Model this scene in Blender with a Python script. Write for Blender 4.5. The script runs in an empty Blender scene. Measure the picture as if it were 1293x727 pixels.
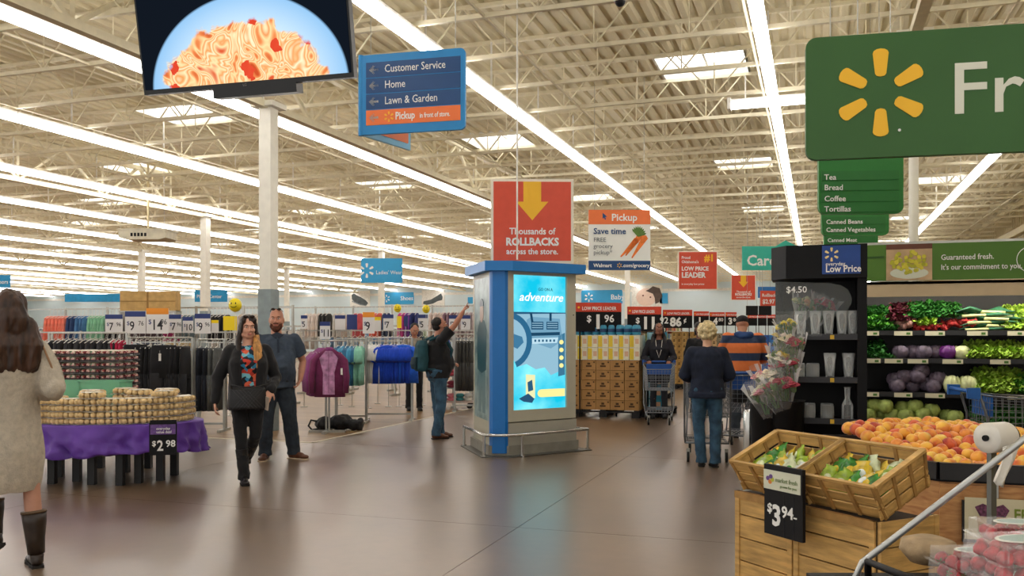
import bpy, bmesh, math, random
import numpy as np
from mathutils import Vector, Matrix, Euler, noise
PI = math.pi
scene = bpy.context.scene
COL = scene.collection
random.seed(7)

# ---------------------------------------------------------------- camera
F_PX, EYE, HOR, CX = 1130.0, 1.5, 422.0, 646.5
TH = math.radians(18.8)
cs, sn = math.cos(TH), math.sin(TH)
cd = bpy.data.cameras.new('camera'); cam = bpy.data.objects.new('camera', cd); COL.objects.link(cam)
cd.sensor_width = 36.0; cd.lens = F_PX / 1293 * 36.0; cd.shift_y = (HOR - 363.5) / 1293
cd.clip_start = 0.05; cd.clip_end = 300
cam.location = (0, 0, EYE); cam.rotation_euler = (PI/2, 0, TH)
scene.camera = cam
# ---------------------------------------------------------------- light and exposure
scene.view_settings.view_transform = 'Standard'; scene.view_settings.look = 'None'
scene.view_settings.gamma = 1.0; scene.view_settings.exposure = 0.25
scene.cycles.max_bounces = 8; scene.cycles.diffuse_bounces = 4; scene.cycles.glossy_bounces = 3
scene.cycles.transmission_bounces = 6; scene.cycles.transparent_max_bounces = 16
scene.cycles.sample_clamp_indirect = 4.0; scene.cycles.caustics_reflective = False; scene.cycles.caustics_refractive = False
wd = bpy.data.worlds.new('ambient_fill'); scene.world = wd; wd.use_nodes = True  # even fill light added through the left-out wall behind the camera
wd.node_tree.nodes['Background'].inputs[0].default_value = (1.0, 0.97, 0.92, 1)
wd.node_tree.nodes['Background'].inputs[1].default_value = 0.85
LAMP = 9.0          # strength of every ceiling strip
SKYL = 3.2          # strength of the skylight domes

# ---------------------------------------------------------------- helpers
def W(u, d, z=0.0):
    """a place given as metres right of / metres ahead of the camera's foot"""
    return Vector((u*cs - d*sn, d*cs + u*sn, z))
def at(px, py, d):
    return W((px-CX)/F_PX*d, d, EYE + (HOR-py)/F_PX*d)
def fl(px, py):
    d = EYE*F_PX/(py-HOR); return W((px-CX)/F_PX*d, d, 0)
def fd(px, d):
    return W((px-CX)/F_PX*d, d, 0)
def lin(c):
    return tuple(((v/12.92) if v <= 0.04045 else ((v+0.055)/1.055)**2.4) for v in c)
def hexc(h):
    return lin(tuple(int(h[i:i+2], 16)/255 for i in (0, 2, 4)))
MATS = {}
def mat(name, col='808080', rough=0.6, metal=0.0, var=0.08, scale=8.0, bump=0.0, bscale=60.0, emit=0.0, trans=0.0, alpha=1.0, coat=0.0, spec=0.5, ior=1.45, stretch=None, sheen=0.0):
    if name in MATS: return MATS[name]
    m = bpy.data.materials.new(name); m.use_nodes = True; MATS[name] = m
    nt = m.node_tree; b = nt.nodes['Principled BSDF']
    c = hexc(col) if isinstance(col, str) else col
    b.inputs['Base Color'].default_value = (*c, 1); b.inputs['Roughness'].default_value = rough
    b.inputs['Metallic'].default_value = metal; b.inputs['IOR'].default_value = ior
    b.inputs['Specular IOR Level'].default_value = spec
    b.inputs['Transmission Weight'].default_value = trans; b.inputs['Alpha'].default_value = alpha
    b.inputs['Coat Weight'].default_value = coat; b.inputs['Sheen Weight'].default_value = sheen
    if emit > 0:
        b.inputs['Emission Color'].default_value = (*c, 1); b.inputs['Emission Strength'].default_value = emit
    if var > 0 or bump > 0:
        tc = nt.nodes.new('ShaderNodeTexCoord'); vec = tc.outputs['Object']
        if stretch:
            mp = nt.nodes.new('ShaderNodeMapping'); mp.inputs['Scale'].default_value = stretch
            nt.links.new(vec, mp.inputs[0]); vec = mp.outputs[0]
    if var > 0:
        n = nt.nodes.new('ShaderNodeTexNoise'); n.inputs['Scale'].default_value = scale; n.inputs['Detail'].default_value = 4
        nt.links.new(vec, n.inputs['Vector'])
        r = nt.nodes.new('ShaderNodeValToRGB')
        r.color_ramp.elements[0].position = 0.3; r.color_ramp.elements[1].position = 0.7
        r.color_ramp.elements[0].color = (*[max(0, v*(1-var*1.6)) for v in c], 1)
        r.color_ramp.elements[1].color = (*[min(1, v*(1+var*1.2)+0.002) for v in c], 1)
        nt.links.new(n.outputs['Fac'], r.inputs[0]); nt.links.new(r.outputs[0], b.inputs['Base Color'])
    if bump > 0:
        n2 = nt.nodes.new('ShaderNodeTexNoise'); n2.inputs['Scale'].default_value = bscale; n2.inputs['Detail'].default_value = 3
        nt.links.new(vec, n2.inputs['Vector'])
        bp = nt.nodes.new('ShaderNodeBump'); bp.inputs['Strength'].default_value = bump; bp.inputs['Distance'].default_value = 0.01
        nt.links.new(n2.outputs['Fac'], bp.inputs['Height']); nt.links.new(bp.outputs[0], b.inputs['Normal'])
    return m
def emat(name, col, strength):
    """a surface that gives off light (tube, screen, skylight)"""
    if name in MATS: return MATS[name]
    m = bpy.data.materials.new(name); m.use_nodes = True; MATS[name] = m
    nt = m.node_tree; nt.nodes.clear()
    o = nt.nodes.new('ShaderNodeOutputMaterial'); e = nt.nodes.new('ShaderNodeEmission')
    e.inputs[0].default_value = (*(hexc(col) if isinstance(col, str) else col), 1); e.inputs[1].default_value = strength
    nt.links.new(e.outputs[0], o.inputs[0]); return m
def clear_mat(name, col='ffffff', alpha=0.16, rough=0.08, fres=0.55):
    """thin clear plastic or glass: mostly see-through with a gloss"""
    if name in MATS: return MATS[name]
    m = bpy.data.materials.new(name); m.use_nodes = True; MATS[name] = m
    nt = m.node_tree; nt.nodes.clear()
    o = nt.nodes.new('ShaderNodeOutputMaterial'); mx = nt.nodes.new('ShaderNodeMixShader')
    t = nt.nodes.new('ShaderNodeBsdfTransparent'); p = nt.nodes.new('ShaderNodeBsdfPrincipled')
    lw = nt.nodes.new('ShaderNodeLayerWeight'); lw.inputs[0].default_value = 0.35
    ma = nt.nodes.new('ShaderNodeMath'); ma.operation = 'MULTIPLY_ADD'; ma.inputs[1].default_value = fres; ma.inputs[2].default_value = alpha
    p.inputs['Base Color'].default_value = (*hexc(col), 1); p.inputs['Roughness'].default_value = rough
    nt.links.new(lw.outputs['Fresnel'], ma.inputs[0]); nt.links.new(ma.outputs[0], mx.inputs[0])
    nt.links.new(t.outputs[0], mx.inputs[1]); nt.links.new(p.outputs[0], mx.inputs[2]); nt.links.new(mx.outputs[0], o.inputs[0])
    return m

class MB:
    """collects shapes and links them as one mesh object"""
    def __init__(s): s.v = []; s.f = []; s.mi = []; s.sm = []; s.cur = 0; s.smooth = False
    def add(s, vs, fs):
        o = len(s.v); s.v.extend([tuple(p) for p in vs])
        for f in fs: s.f.append(tuple(i+o for i in f)); s.mi.append(s.cur); s.sm.append(s.smooth)
        return s
    def box(s, c, size, R=None):
        hx, hy, hz = size[0]/2, size[1]/2, size[2]/2; c = Vector(c)
        vs = [Vector((x, y, z)) for z in (-hz, hz) for y in (-hy, hy) for x in (-hx, hx)]
        if R is not None: vs = [R @ v for v in vs]
        vs = [v + c for v in vs]
        return s.add(vs, [(0,2,3,1),(4,5,7,6),(0,1,5,4),(2,6,7,3),(0,4,6,2),(1,3,7,5)])
    def b2(s, a, b):
        return s.box([(a[i]+b[i])/2 for i in range(3)], [abs(b[i]-a[i]) for i in range(3)])
    def ring(s, c, r, n, ax, ay, rx=None, ph=0):
        return [c + ax*(math.cos(2*PI*i/n+ph)*r) + ay*(math.sin(2*PI*i/n+ph)*(rx if rx else r)) for i in range(n)]
    def cyl(s, p0, p1, r0, r1=None, n=8, cap=True):
        p0, p1 = Vector(p0), Vector(p1); r1 = r0 if r1 is None else r1
        d = (p1-p0)
        if d.length < 1e-6: return s
        d.normalize(); a = d.orthogonal().normalized(); b = d.cross(a)
        vs = s.ring(p0, r0, n, a, b) + s.ring(p1, r1, n, a, b)
        fs = [(i, (i+1) % n, n+(i+1) % n, n+i) for i in range(n)]
        if cap: fs += [tuple(range(n-1, -1, -1)), tuple(range(n, 2*n))]
        return s.add(vs, fs)
    def tube(s, pts, r, n=6, closed=False):
        pts = [Vector(p) for p in pts]; m = len(pts); vs = []; fs = []; a = None
        for i, p in enumerate(pts):
            if closed: t = (pts[(i+1) % m]-pts[i-1])
            else: t = pts[min(i+1, m-1)]-pts[max(i-1, 0)]
            t.normalize()
            if a is None: a = t.orthogonal().normalized()
            else:
                a = a - t*a.dot(t)
                a = a.normalized() if a.length > 1e-6 else t.orthogonal().normalized()
            b = t.cross(a); rr = r[i] if isinstance(r, (list, tuple)) else r
            vs += s.ring(p, rr, n, a, b)
        for j in range(m if closed else m-1):
            k = (j+1) % m
            for i in range(n): fs.append((j*n+i, j*n+(i+1) % n, k*n+(i+1) % n, k*n+i))
        if not closed: fs += [tuple(range(n-1, -1, -1)), tuple((m-1)*n+i for i in range(n))]
        return s.add(vs, fs)
    def lathe(s, prof, n=16, c=(0, 0, 0), M=None):
        c = Vector(c); vs = []; fs = []
        for r, z in prof:
            for i in range(n):
                p = Vector((math.cos(2*PI*i/n)*r, math.sin(2*PI*i/n)*r, z)); vs.append((M @ p if M else p) + c)
        for j in range(len(prof)-1):
            for i in range(n): fs.append((j*n+i, j*n+(i+1) % n, (j+1)*n+(i+1) % n, (j+1)*n+i))
        fs += [tuple(range(n-1, -1, -1)), tuple((len(prof)-1)*n+i for i in range(n))]
        return s.add(vs, fs)
    def ell(s, c, r, n=10, m=7, R=None):
        c = Vector(c); r = r if hasattr(r, '__len__') else (r, r, r); vs = []; fs = []
        for j in range(1, m):
            t = PI*j/m
            for i in range(n):
                p = Vector((math.cos(2*PI*i/n)*math.sin(t)*r[0], math.sin(2*PI*i/n)*math.sin(t)*r[1], math.cos(t)*r[2]))
                vs.append((R @ p if R is not None else p) + c)
        for q in (r[2], -r[2]):
            p = Vector((0, 0, q)); vs.append((R @ p if R is not None else p) + c)
        T, B = (m-1)*n, (m-1)*n+1
        for j in range(m-2):
            for i in range(n): fs.append((j*n+i, (j+1)*n+i, (j+1)*n+(i+1) % n, j*n+(i+1) % n))
        for i in range(n): fs.append((T, i, (i+1) % n)); fs.append((B, (m-2)*n+(i+1) % n, (m-2)*n+i))
        return s.add(vs, fs)
    def loft(s, secs, n=16, R=None, off=(0, 0, 0)):
        """secs: (centre xyz, rx, ry[, wave amplitude, wave count, phase])"""
        vs = []; fs = []; off = Vector(off)
        for q in secs:
            c, rx, ry = Vector(q[0]), q[1], q[2]; wa, wk, wp = (q[3], q[4], q[5]) if len(q) > 3 else (0, 0, 0)
            for i in range(n):
                a = 2*PI*i/n; k = 1+wa*math.sin(wk*a+wp)
                p = c + Vector((math.cos(a)*rx*k, math.sin(a)*ry*k, 0)); vs.append((R @ p if R is not None else p) + off)
        m = len(secs)
        for j in range(m-1):
            for i in range(n): fs.append((j*n+i, j*n+(i+1) % n, (j+1)*n+(i+1) % n, (j+1)*n+i))
        fs += [tuple(range(n-1, -1, -1)), tuple((m-1)*n+i for i in range(n))]
        return s.add(vs, fs)
    def prism(s, poly, a, b, M=None):
        """poly in x,y; extruded from a to b along z; M maps to place"""
        n = len(poly); vs = [Vector((p[0], p[1], a)) for p in poly] + [Vector((p[0], p[1], b)) for p in poly]
        if M is not None: vs = [M @ v for v in vs]
        return s.add(vs, [tuple(range(n-1, -1, -1)), tuple(range(n, 2*n))] + [(i, (i+1) % n, n+(i+1) % n, n+i) for i in range(n)])
    def mesh(s, name, mats):
        me = bpy.data.meshes.new(name); me.from_pydata(s.v, [], s.f)
        for m in (mats if isinstance(mats, (list, tuple)) else [mats]): me.materials.append(m)
        if any(s.mi): me.polygons.foreach_set('material_index', s.mi)
        me.polygons.foreach_set('use_smooth', s.sm); me.update(); return me
    def build(s, name, mats, parent=None, loc=None, rot=None):
        return link(name, s.mesh(name, mats), parent, loc, rot)
def link(name, data, parent=None, loc=None, rot=None):
    o = bpy.data.objects.new(name, data); COL.objects.link(o)
    if parent is not None: o.parent = parent
    if loc is not None: o.location = loc
    if rot is not None: o.rotation_euler = rot if hasattr(rot, '__len__') else (0, 0, rot)
    return o
def tag(o, label=None, cat=None, group=None, kind=None):
    if label: o['label'] = label
    if cat: o['category'] = cat
    if group: o['group'] = group
    if kind: o['kind'] = kind
    return o
def thing(name, label, cat, loc=(0, 0, 0), rz=0.0, group=None):
    o = link(name, None, None, loc, rz if hasattr(rz, '__len__') else (0, 0, rz)); o.empty_display_size = 0.1
    return tag(o, label, cat, group)
def struct(name, parent=None, loc=None, rot=None):
    o = link(name, None, parent, loc, rot)
    if parent is None: o['kind'] = 'structure'
    return o
def copy_tree(o, parent=None):
    c = o.copy(); COL.objects.link(c)
    if parent is not None: c.parent = parent
    for ch in KIDS.get(o.name, None) or [x for x in o.children]: copy_tree(ch, c)
    return c
KIDS = {}
def put(o, loc, rz=None, label=None, group=None):
    o.location = loc
    if rz is not None: o.rotation_euler = rz if hasattr(rz, '__len__') else (0, 0, rz)
    if label: o['label'] = label
    if group: o['group'] = group
    return o
def text(body, size, m, parent, loc, rot=(PI/2, 0, 0), name='lettering', align='LEFT', bold=0.0, sx=1.0, ext=0.0015, shear=0.0, res=2):
    c = bpy.data.curves.new(name, 'FONT'); c.body = body; c.size = size; c.align_x = align; c.extrude = ext; c.offset = bold*size
    c.resolution_u = res; c.shear = shear
    c.materials.append(m); o = link(name, c, parent, loc, rot); o.scale = (sx, 1, 1); return o
def rrect(w, h, r, corners=(1, 1, 1, 1), n=4):
    """rounded rectangle centred on 0; corners BL BR TR TL"""
    pts = []
    for k, (sx, sy, a0) in enumerate(((-1, -1, PI), (1, -1, 1.5*PI), (1, 1, 0), (-1, 1, PI/2))):
        if corners[k] and r > 0:
            for i in range(n+1):
                a = a0 + PI/2*i/n; pts.append((sx*(w/2-r)+math.cos(a)*r, sy*(h/2-r)+math.sin(a)*r))
        else: pts.append((sx*w/2, sy*h/2))
    return pts
UP = Matrix.Rotation(PI/2, 4, 'X')      # x,y of a flat outline -> x,z ; extrusion -> -y
def spark(mb, R, c=(0, 0), y0=0, y1=-0.004, hole=0.42, wo=0.17, wi=0.11):
    """the six-rayed burst, drawn in the x-z plane around c"""
    for k in range(6):
        a = PI/2 + k*PI/3; pts = []
        for i in range(7):
            t = -PI/2 + PI*i/6; pts.append((R-R*wo*0.6+math.cos(t)*R*wo*0.6, math.sin(t)*R*wo))
        for i in range(5):
            t = PI/2 + PI*i/4; pts.append((R*hole+R*wi*.6+math.cos(t)*R*wi*0.6, math.sin(t)*R*wi))
        poly = [(c[0]+p[0]*math.cos(a)-p[1]*math.sin(a), c[1]+p[0]*math.sin(a)+p[1]*math.cos(a)) for p in pts]
        mb.prism(poly, -y0, -y1, UP)
# ---------------------------------------------------------------- common materials
WHITE = mat('white_paint', 'eeece4', 0.5)
CREAM = mat('cream_steel', 'dccfa6', 0.55, var=0.05)
CHROME = mat('chrome', 'c8c8c4', 0.22, 1.0, var=0.03)
STEEL = mat('satin_steel', 'a9a8a0', 0.35, 0.9, var=0.05)
BLACK = mat('black_plastic', '111115', 0.5, spec=.3)
RUBBER = mat('rubber', '1c1c1c', 0.8)
# ================================================================ the setting
XL, XR, YF, YB, ZD = -75.0, 6.6, -1.5, 68.0, 6.1
def floor_mat():
    m = bpy.data.materials.new('polished_concrete'); m.use_nodes = True; nt = m.node_tree; b = nt.nodes['Principled BSDF']
    tc = nt.nodes.new('ShaderNodeTexCoord')
    n1 = nt.nodes.new('ShaderNodeTexNoise'); n1.inputs['Scale'].default_value = 0.45; n1.inputs['Detail'].default_value = 6; n1.inputs['Roughness'].default_value = 0.62
    n2 = nt.nodes.new('ShaderNodeTexNoise'); n2.inputs['Scale'].default_value = 9.0; n2.inputs['Detail'].default_value = 5
    nt.links.new(tc.outputs['Object'], n1.inputs[0]); nt.links.new(tc.outputs['Object'], n2.inputs[0])
    r = nt.nodes.new('ShaderNodeValToRGB'); e = r.color_ramp.elements
    e[0].position = 0.32; e[0].color = (*hexc('5f4a36'), 1); e[1].position = 0.7; e[1].color = (*hexc('876e54'), 1)
    nt.links.new(n1.outputs['Fac'], r.inputs[0])
    r2 = nt.nodes.new('ShaderNodeValToRGB'); r2.color_ramp.elements[0].color = (0.72, 0.70, 0.68, 1); r2.color_ramp.elements[1].color = (1.08, 1.08, 1.08, 1)
    nt.links.new(n2.outputs['Fac'], r2.inputs[0])
    mx = nt.nodes.new('ShaderNodeMix'); mx.data_type = 'RGBA'; mx.blend_type = 'MULTIPLY'; mx.inputs[0].default_value = 1
    nt.links.new(r.outputs[0], mx.inputs[6]); nt.links.new(r2.outputs[0], mx.inputs[7]); nt.links.new(mx.outputs[2], b.inputs['Base Color'])
    rr = nt.nodes.new('ShaderNodeMapRange'); rr.inputs['To Min'].default_value = 0.285; rr.inputs['To Max'].default_value = 0.36
    nt.links.new(n1.outputs['Fac'], rr.inputs[0]); nt.links.new(rr.outputs[0], b.inputs['Roughness'])
    b.inputs['Specular IOR Level'].default_value = 1.0; b.inputs['IOR'].default_value = 1.6; b.inputs['Coat Weight'].default_value = 0.7; b.inputs['Coat Roughness'].default_value = 0.29
    return m
floor = struct('floor')
FM = floor_mat()
JM = mat('slab_joint', '6b5644', 0.5)
# concrete slabs with recessed saw-cut joints, laid out along the aisles
slab_m = {}
xs = [XR, 2.2, -2.2, -6.6]; ys = [YF, 2.4, 6.6, 10.85]
MB().b2((XL, YF, -0.12), (XR, YB, -0.008)).build('slab_bed', JM, floor)
def slab(x0, x1, y0, y1):
    g = 0.0025
    MB().b2((x0+g, y0+g, -0.1), (x1-g, y1-g, 0)).build('slab', FM, floor)
yy = [YF, 2.4, 6.6, 10.85] + [10.85+4.4*k for k in range(1, 14)]
xx = [-6.6, -2.2, 2.2, XR]
for j in range(len(yy)-1):
    for i in range(3): slab(xx[i], xx[i+1], yy[j], min(yy[j+1], YB))
xl = [XL, -60, -45, -32, -24, -19.8, -15.4, -11.0, -6.6]
for j in range(3):
    for i in range(len(xl)-1): slab(xl[i], xl[i+1], yy[j], yy[j+1])
# tile carpet of the clothing department, with a pale metal edge strip
tm = bpy.data.materials.new('vinyl_tile'); tm.use_nodes = True; nt = tm.node_tree; b = nt.nodes['Principled BSDF']
tc = nt.nodes.new('ShaderNodeTexCoord'); br = nt.nodes.new('ShaderNodeTexBrick'); br.offset = 0.5
br.inputs['Scale'].default_value = 1.0; br.inputs['Brick Width'].default_value = 0.9; br.inputs['Row Height'].default_value = 0.15; br.inputs['Mortar Size'].default_value = 0.003
br.inputs['Color1'].default_value = (*hexc('8f7148'), 1); br.inputs['Color2'].default_value = (*hexc('775a36'), 1); br.inputs['Mortar'].default_value = (*hexc('5f4a32'), 1)
nt.links.new(tc.outputs['Object'], br.inputs[0]); nt.links.new(br.outputs[0], b.inputs['Base Color']); b.inputs['Roughness'].default_value = 0.33
MB().b2((XL, 10.85, -0.1), (-6.62, YB, 0.0)).build('vinyl_planking', tm, floor)
ES = mat('edge_strip', 'd8d0ba', 0.35)
MB().b2((-6.63, 10.82, -0.01), (-6.58, YB, 0.006)).b2((XL, 10.82, -0.01), (-6.58, 10.87, 0.006)).build('edge_strip', ES, floor)

# walls
WB = mat('wall_paint_pale_blue', 'd7e6ea', 0.7, var=0.03, scale=0.5)
RIB = mat('ribbed_wall_panel', 'cdbf98', 0.6, var=0.05)
w = struct('wall_back')
MB().b2((XL, YB, 0), (XR, YB+0.2, ZD)).build('wall_panel', WB, w)
MB().b2((XL, YB-0.05, 4.75), (XR, YB, 4.95)).build('trim_band', WHITE, w)
w = struct('wall_left')
MB().b2((XL-0.2, YF, 0), (XL, YB, ZD)).build('wall_panel', WB, w)
w = struct('wall_right')
mb = MB(); mb.b2((XR+0.06, YF, 0), (XR+0.2, YB, ZD+0.3))
k = YF
while k < YB:
    mb.b2((XR, k, 0), (XR+0.07, k+0.12, ZD+0.3)); k += 0.3
mb.build('ribbed_panel', RIB, w)
MB().b2((XR-0.16, YF, 4.9), (XR, YB, 5.12)).b2((XR-0.1, YF, 5.85), (XR, YB, 6.02)).build('wall_beam', CREAM, w)

# ceiling: corrugated deck, bar joists, joist girders, skylights
ceil = struct('ceiling')
DK = mat('deck_paint', 'dbd0ae', 0.6, var=0.06, scale=0.7)
JO = mat('joist_paint', 'e6ddc0', 0.55, var=0.05)
SKY = [(-1.85-5.35*k, 15.6+(k % 2)*4.4+9.2*j) for k in range(-1, 13) for j in range(-1, 6)]
SKY = [(x, y) for x, y in SKY if XL+2 < x < XR-1 and 3 < y < YB-2]
mb = MB(); P = 0.24; x = XL; cols = []
skx = sorted({round(s[0], 2) for s in SKY})
def deck_run(xa, xb, ya, yb):
    n = max(1, round((xb-xa)/P)); p = (xb-xa)/n; vs = []; prof = [(0, 0.0), (0.36, 0.0), (0.5, 0.055), (0.86, 0.055)]
    for i in range(n):
        for a, z in prof: vs.append((xa+(i+a)*p, z))
    vs.append((xb, 0.0)); o = len(vs)
    mb.add([(q[0], ya, ZD+q[1]) for q in vs]+[(q[0], yb, ZD+q[1]) for q in vs], [(i, i+1, o+i+1, o+i) for i in range(o-1)])
edges = [XL]
for sx_ in skx: edges += [sx_-0.72, sx_+0.72]
edges.append(XR+0.2)
for i in range(len(edges)-1):
    xa, xb = edges[i], edges[i+1]
    if i % 2 == 0: deck_run(xa, xb, YF, YB)
    else:
        yh = sorted(s[1] for s in SKY if abs(s[0]-(xa+xb)/2) < 0.1); y0 = YF
        for h in yh: deck_run(xa, xb, y0, h-0.75); y0 = h+0.75
        deck_run(xa, xb, y0, YB)
mb.build('corrugated_deck', DK, ceil)
SKM = emat('skylight_dome', (1.0, 0.98, 0.93), SKYL)
sf = MB().b2((-0.76, -0.79, 0), (0.76, -0.75, 0.3)).b2((-0.76, 0.75, 0), (0.76, 0.79, 0.3)).b2((-0.76, -0.75, 0), (-0.72, 0.75, 0.3)).b2((0.72, -0.75, 0), (0.76, 0.75, 0.3)).b2((-0.02, -0.75, 0.2), (0.02, 0.75, 0.28)).mesh('skylight_frame', WHITE)
sd = MB().b2((-0.72, -0.75, 0.27), (0.72, 0.75, 0.3)).mesh('skylight_pane', SKM)
for x, y in SKY:
    link('skylight_frame', sf, ceil, (x, y, ZD)); link('skylight_pane', sd, ceil, (x, y, ZD))
frame = struct('trim_20')
# bar joist: two chords and a zigzag of rods, one per line, between walls
def truss(length, depth, panel, rc, rw, vert=True):
    mb = MB(); h = depth
    mb.box((0, 0, 0), (length, rc*2.2, rc*2)); mb.box((0, 0, -h), (length, rc*2.2, rc*2))
    n = int(length/panel); p = length/n
    for i in range(n):
        x0 = -length/2+i*p
        mb.cyl((x0, 0, 0), (x0+p/2, 0, -h), rw, n=4, cap=False); mb.cyl((x0+p/2, 0, -h), (x0+p, 0, 0), rw, n=4, cap=False)
        if vert: mb.cyl((x0+p/2, 0, -h), (x0+p/2, 0, 0), rw*0.8, n=3, cap=False)
    return mb
L = XR-XL
jm = truss(L, 0.72, 1.25, 0.028, 0.014).mesh('bar_joist', JO)
y = YF+1.0; k = 0
while y < YB-0.5:
    link('bar_joist', jm, frame, ((XL+XR)/2 - (0.31 if k % 2 else 0), y, ZD-0.03)); y += 1.52; k += 1
gm = truss(YB-YF, 0.95, 2.5, 0.055, 0.04).mesh('joist_girder', JO)
GX = [1.1, -8.1, -17.4, -27.2, -37, -46.5, -56, -65.5]
for gx in GX: link('joist_girder', gm, frame, (gx+0.0, (YB+YF)/2+0.6, ZD-0.09), (0, 0, PI/2))
# bridging bars running along the store between the joists
bm_ = MB()
for k in range(27):
    x = XR-1.4-3.0*k; bm_.box((x, (YB+YF)/2, ZD-0.76), (0.03, YB-YF, 0.03))
bm_.build('bridging_bar', JO, frame)
# columns
CP = mat('column_paint', 'f0ede0', 0.5, var=0.03); CB = mat('column_base_grey', '8d9a9c', 0.6)
ncol = 0
for gx, gy in ((1.1, 11.7), (-8.1, 12), (-8.1, 23), (-8.1, 40), (-17.4, 22.5), (-17.4, 34), (-17.4, 45), (-27.2, 31), (-27.2, 42), (-37, 42)):
    if 1:
        hw = 0.055 if gx > 0 else 0.105
        ncol += 1
        c = struct('trim_%d' % ncol, None, (gx, gy, 0))
        if gx > 0:
            MB().cyl((0, 0, 0), (0, 0, 5.1), hw, n=16).build('column_shaft', CP, c)
        else:
            MB().b2((-hw, -hw, 2.2), (hw, hw, 5.1)).build('column_shaft', CP, c)
            MB().b2((-hw-.01, -hw-.01, 0), (hw+.01, hw+.01, 2.2)).build('column_guard', CB, c)
        MB().b2((-0.2, -0.2, 5.02), (0.2, 0.2, 5.1)).build('cap_plate', CP, c)
# continuous fluorescent rows hung under the joists
LM = emat('lamp_tube', (1.0, 0.955, 0.93), LAMP)
HM = mat('lamp_housing', 'f4f2ec', 0.4)
rows = [3.45-4.09*k for k in range(19)]
ZL = 5.13
hb = MB(); n = int((YB-YF-1)/2.44)
for i in range(n):
    y0 = YF+1+i*2.44
    hb.b2((-0.05, y0, 0.1), (0.05, y0+2.43, 0.16)); hb.b2((-0.012, y0+1.2, 0.16), (0.012, y0+1.22, 0.86))
hm = hb.mesh('housing', HM)
db = MB()
for i in range(n):
    y0 = YF+1+i*2.44; db.b2((-0.075, y0+0.01, 0.0), (0.075, y0+2.42, 0.1))
dm = db.mesh('lamp_tube', LM)
rl = ['row of ceiling strip lights furthest right, descending beside the ribbed wall',
      'row of ceiling strip lights passing just left of the big green sign',
      'row of ceiling strip lights passing behind the top of the blue directory sign',
      'row of ceiling strip lights running behind the hanging television']
ORD = dict(zip(range(5, 20), 'sixth seventh eighth ninth tenth eleventh twelfth thirteenth fourteenth fifteenth sixteenth seventeenth eighteenth nineteenth twentieth'.split()))
for k, x in enumerate(rows):
    if x < XL+0.5: break
    t = thing('strip_light_row', rl[k] if k < 4 else ('fifth row of ceiling strip lights from the right, left of the television' if k == 4 else ORD[k]+' row of ceiling strip lights counting from the ribbed right wall'), 'ceiling light', (x, 0, ZL), 0, 'continuous ceiling strip light rows' if k < 5 else 'far ceiling strip light rows')
    link('housing', hm, t); link('lamp_tube', dm, t)
# one short cross fixture left of the big green sign
p = at(975, 133, 13.4)
t = thing('strip_light', 'single short strip light fixture hung crosswise left of the big green sign', 'ceiling light', (p.x+0.6, p.y, p.z), 0)
MB().b2((-1.22, -0.05, 0.07), (1.22, 0.05, 0.13)).b2((-1.25, -0.08, -0.02), (-1.2, 0.08, 0.15)).b2((1.2, -0.08, -0.02), (1.25, 0.08, 0.15)).b2((-1.0, -0.01, 0.13), (-0.98, 0.01, 0.5)).b2((0.98, -0.01, 0.13), (1.0, 0.01, 0.5)).build('housing', HM, t)
MB().b2((-1.2, -0.07, 0), (1.2, 0.07, 0.07)).build('lamp_tube', LM, t)
# ================================================================ signs, television, kiosk
def sign_root(name, label, cat, loc, rz, group=None): return thing(name, label, cat, loc, rz, group)
def yaw_to(u0, d0, u1, d1):
    """world yaw of a panel running from one (right, ahead) place to another"""
    a, b = W(u0, d0), W(u1, d1); return math.atan2(b.y-a.y, b.x-a.x)
def board(w, h, r, corners=(1, 1, 1, 1), t=0.03, c=(0, 0)):
    mb = MB(); mb.prism([(p[0]+c[0], p[1]+c[1]) for p in rrect(w, h, r, corners)], -t/2, t/2, UP); return mb
TW = mat('print_white', 'f2f2ee', 0.5, var=0.0)
BLU = mat('sign_blue', '1d86c8', 0.4, var=0.02); NAV = mat('sign_navy', '14467c', 0.4, var=0.02); ORG = mat('sign_orange', 'f0783a', 0.4, var=0.02)
YEL = mat('print_yellow', 'fbc22a', 0.45, var=0.0); RED = mat('sign_red', 'dd5238', 0.45, var=0.03); GRN = mat('sign_green', '3f6f2a', 0.45, var=0.04, scale=2)
GR2 = mat('sign_green_bright', '2f8038', 0.45, var=0.03); LBL = mat('sign_light_blue', '35a4dc', 0.45, var=0.02); PRB = mat('price_black', '0f0f12', 0.55, spec=.25)
def cable(parent, x, z0, z1, y=0): return MB().cyl((x, y, z0), (x, y, z1), 0.004, n=5).build('hanging_wire', STEEL, parent)
def arrow(mb, x, z, s, m):
    """left pointing arrow"""
    mb.prism([(x, z), (x+s*.45, z+s*.46), (x+s*.66, z+s*.36), (x+s*.42, z+s*.11), (x+s, z+s*.11), (x+s, z-s*.11), (x+s*.42, z-s*.11), (x+s*.66, z-s*.36), (x+s*.45, z-s*.46)], 0.019, 0.022, UP)

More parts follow.
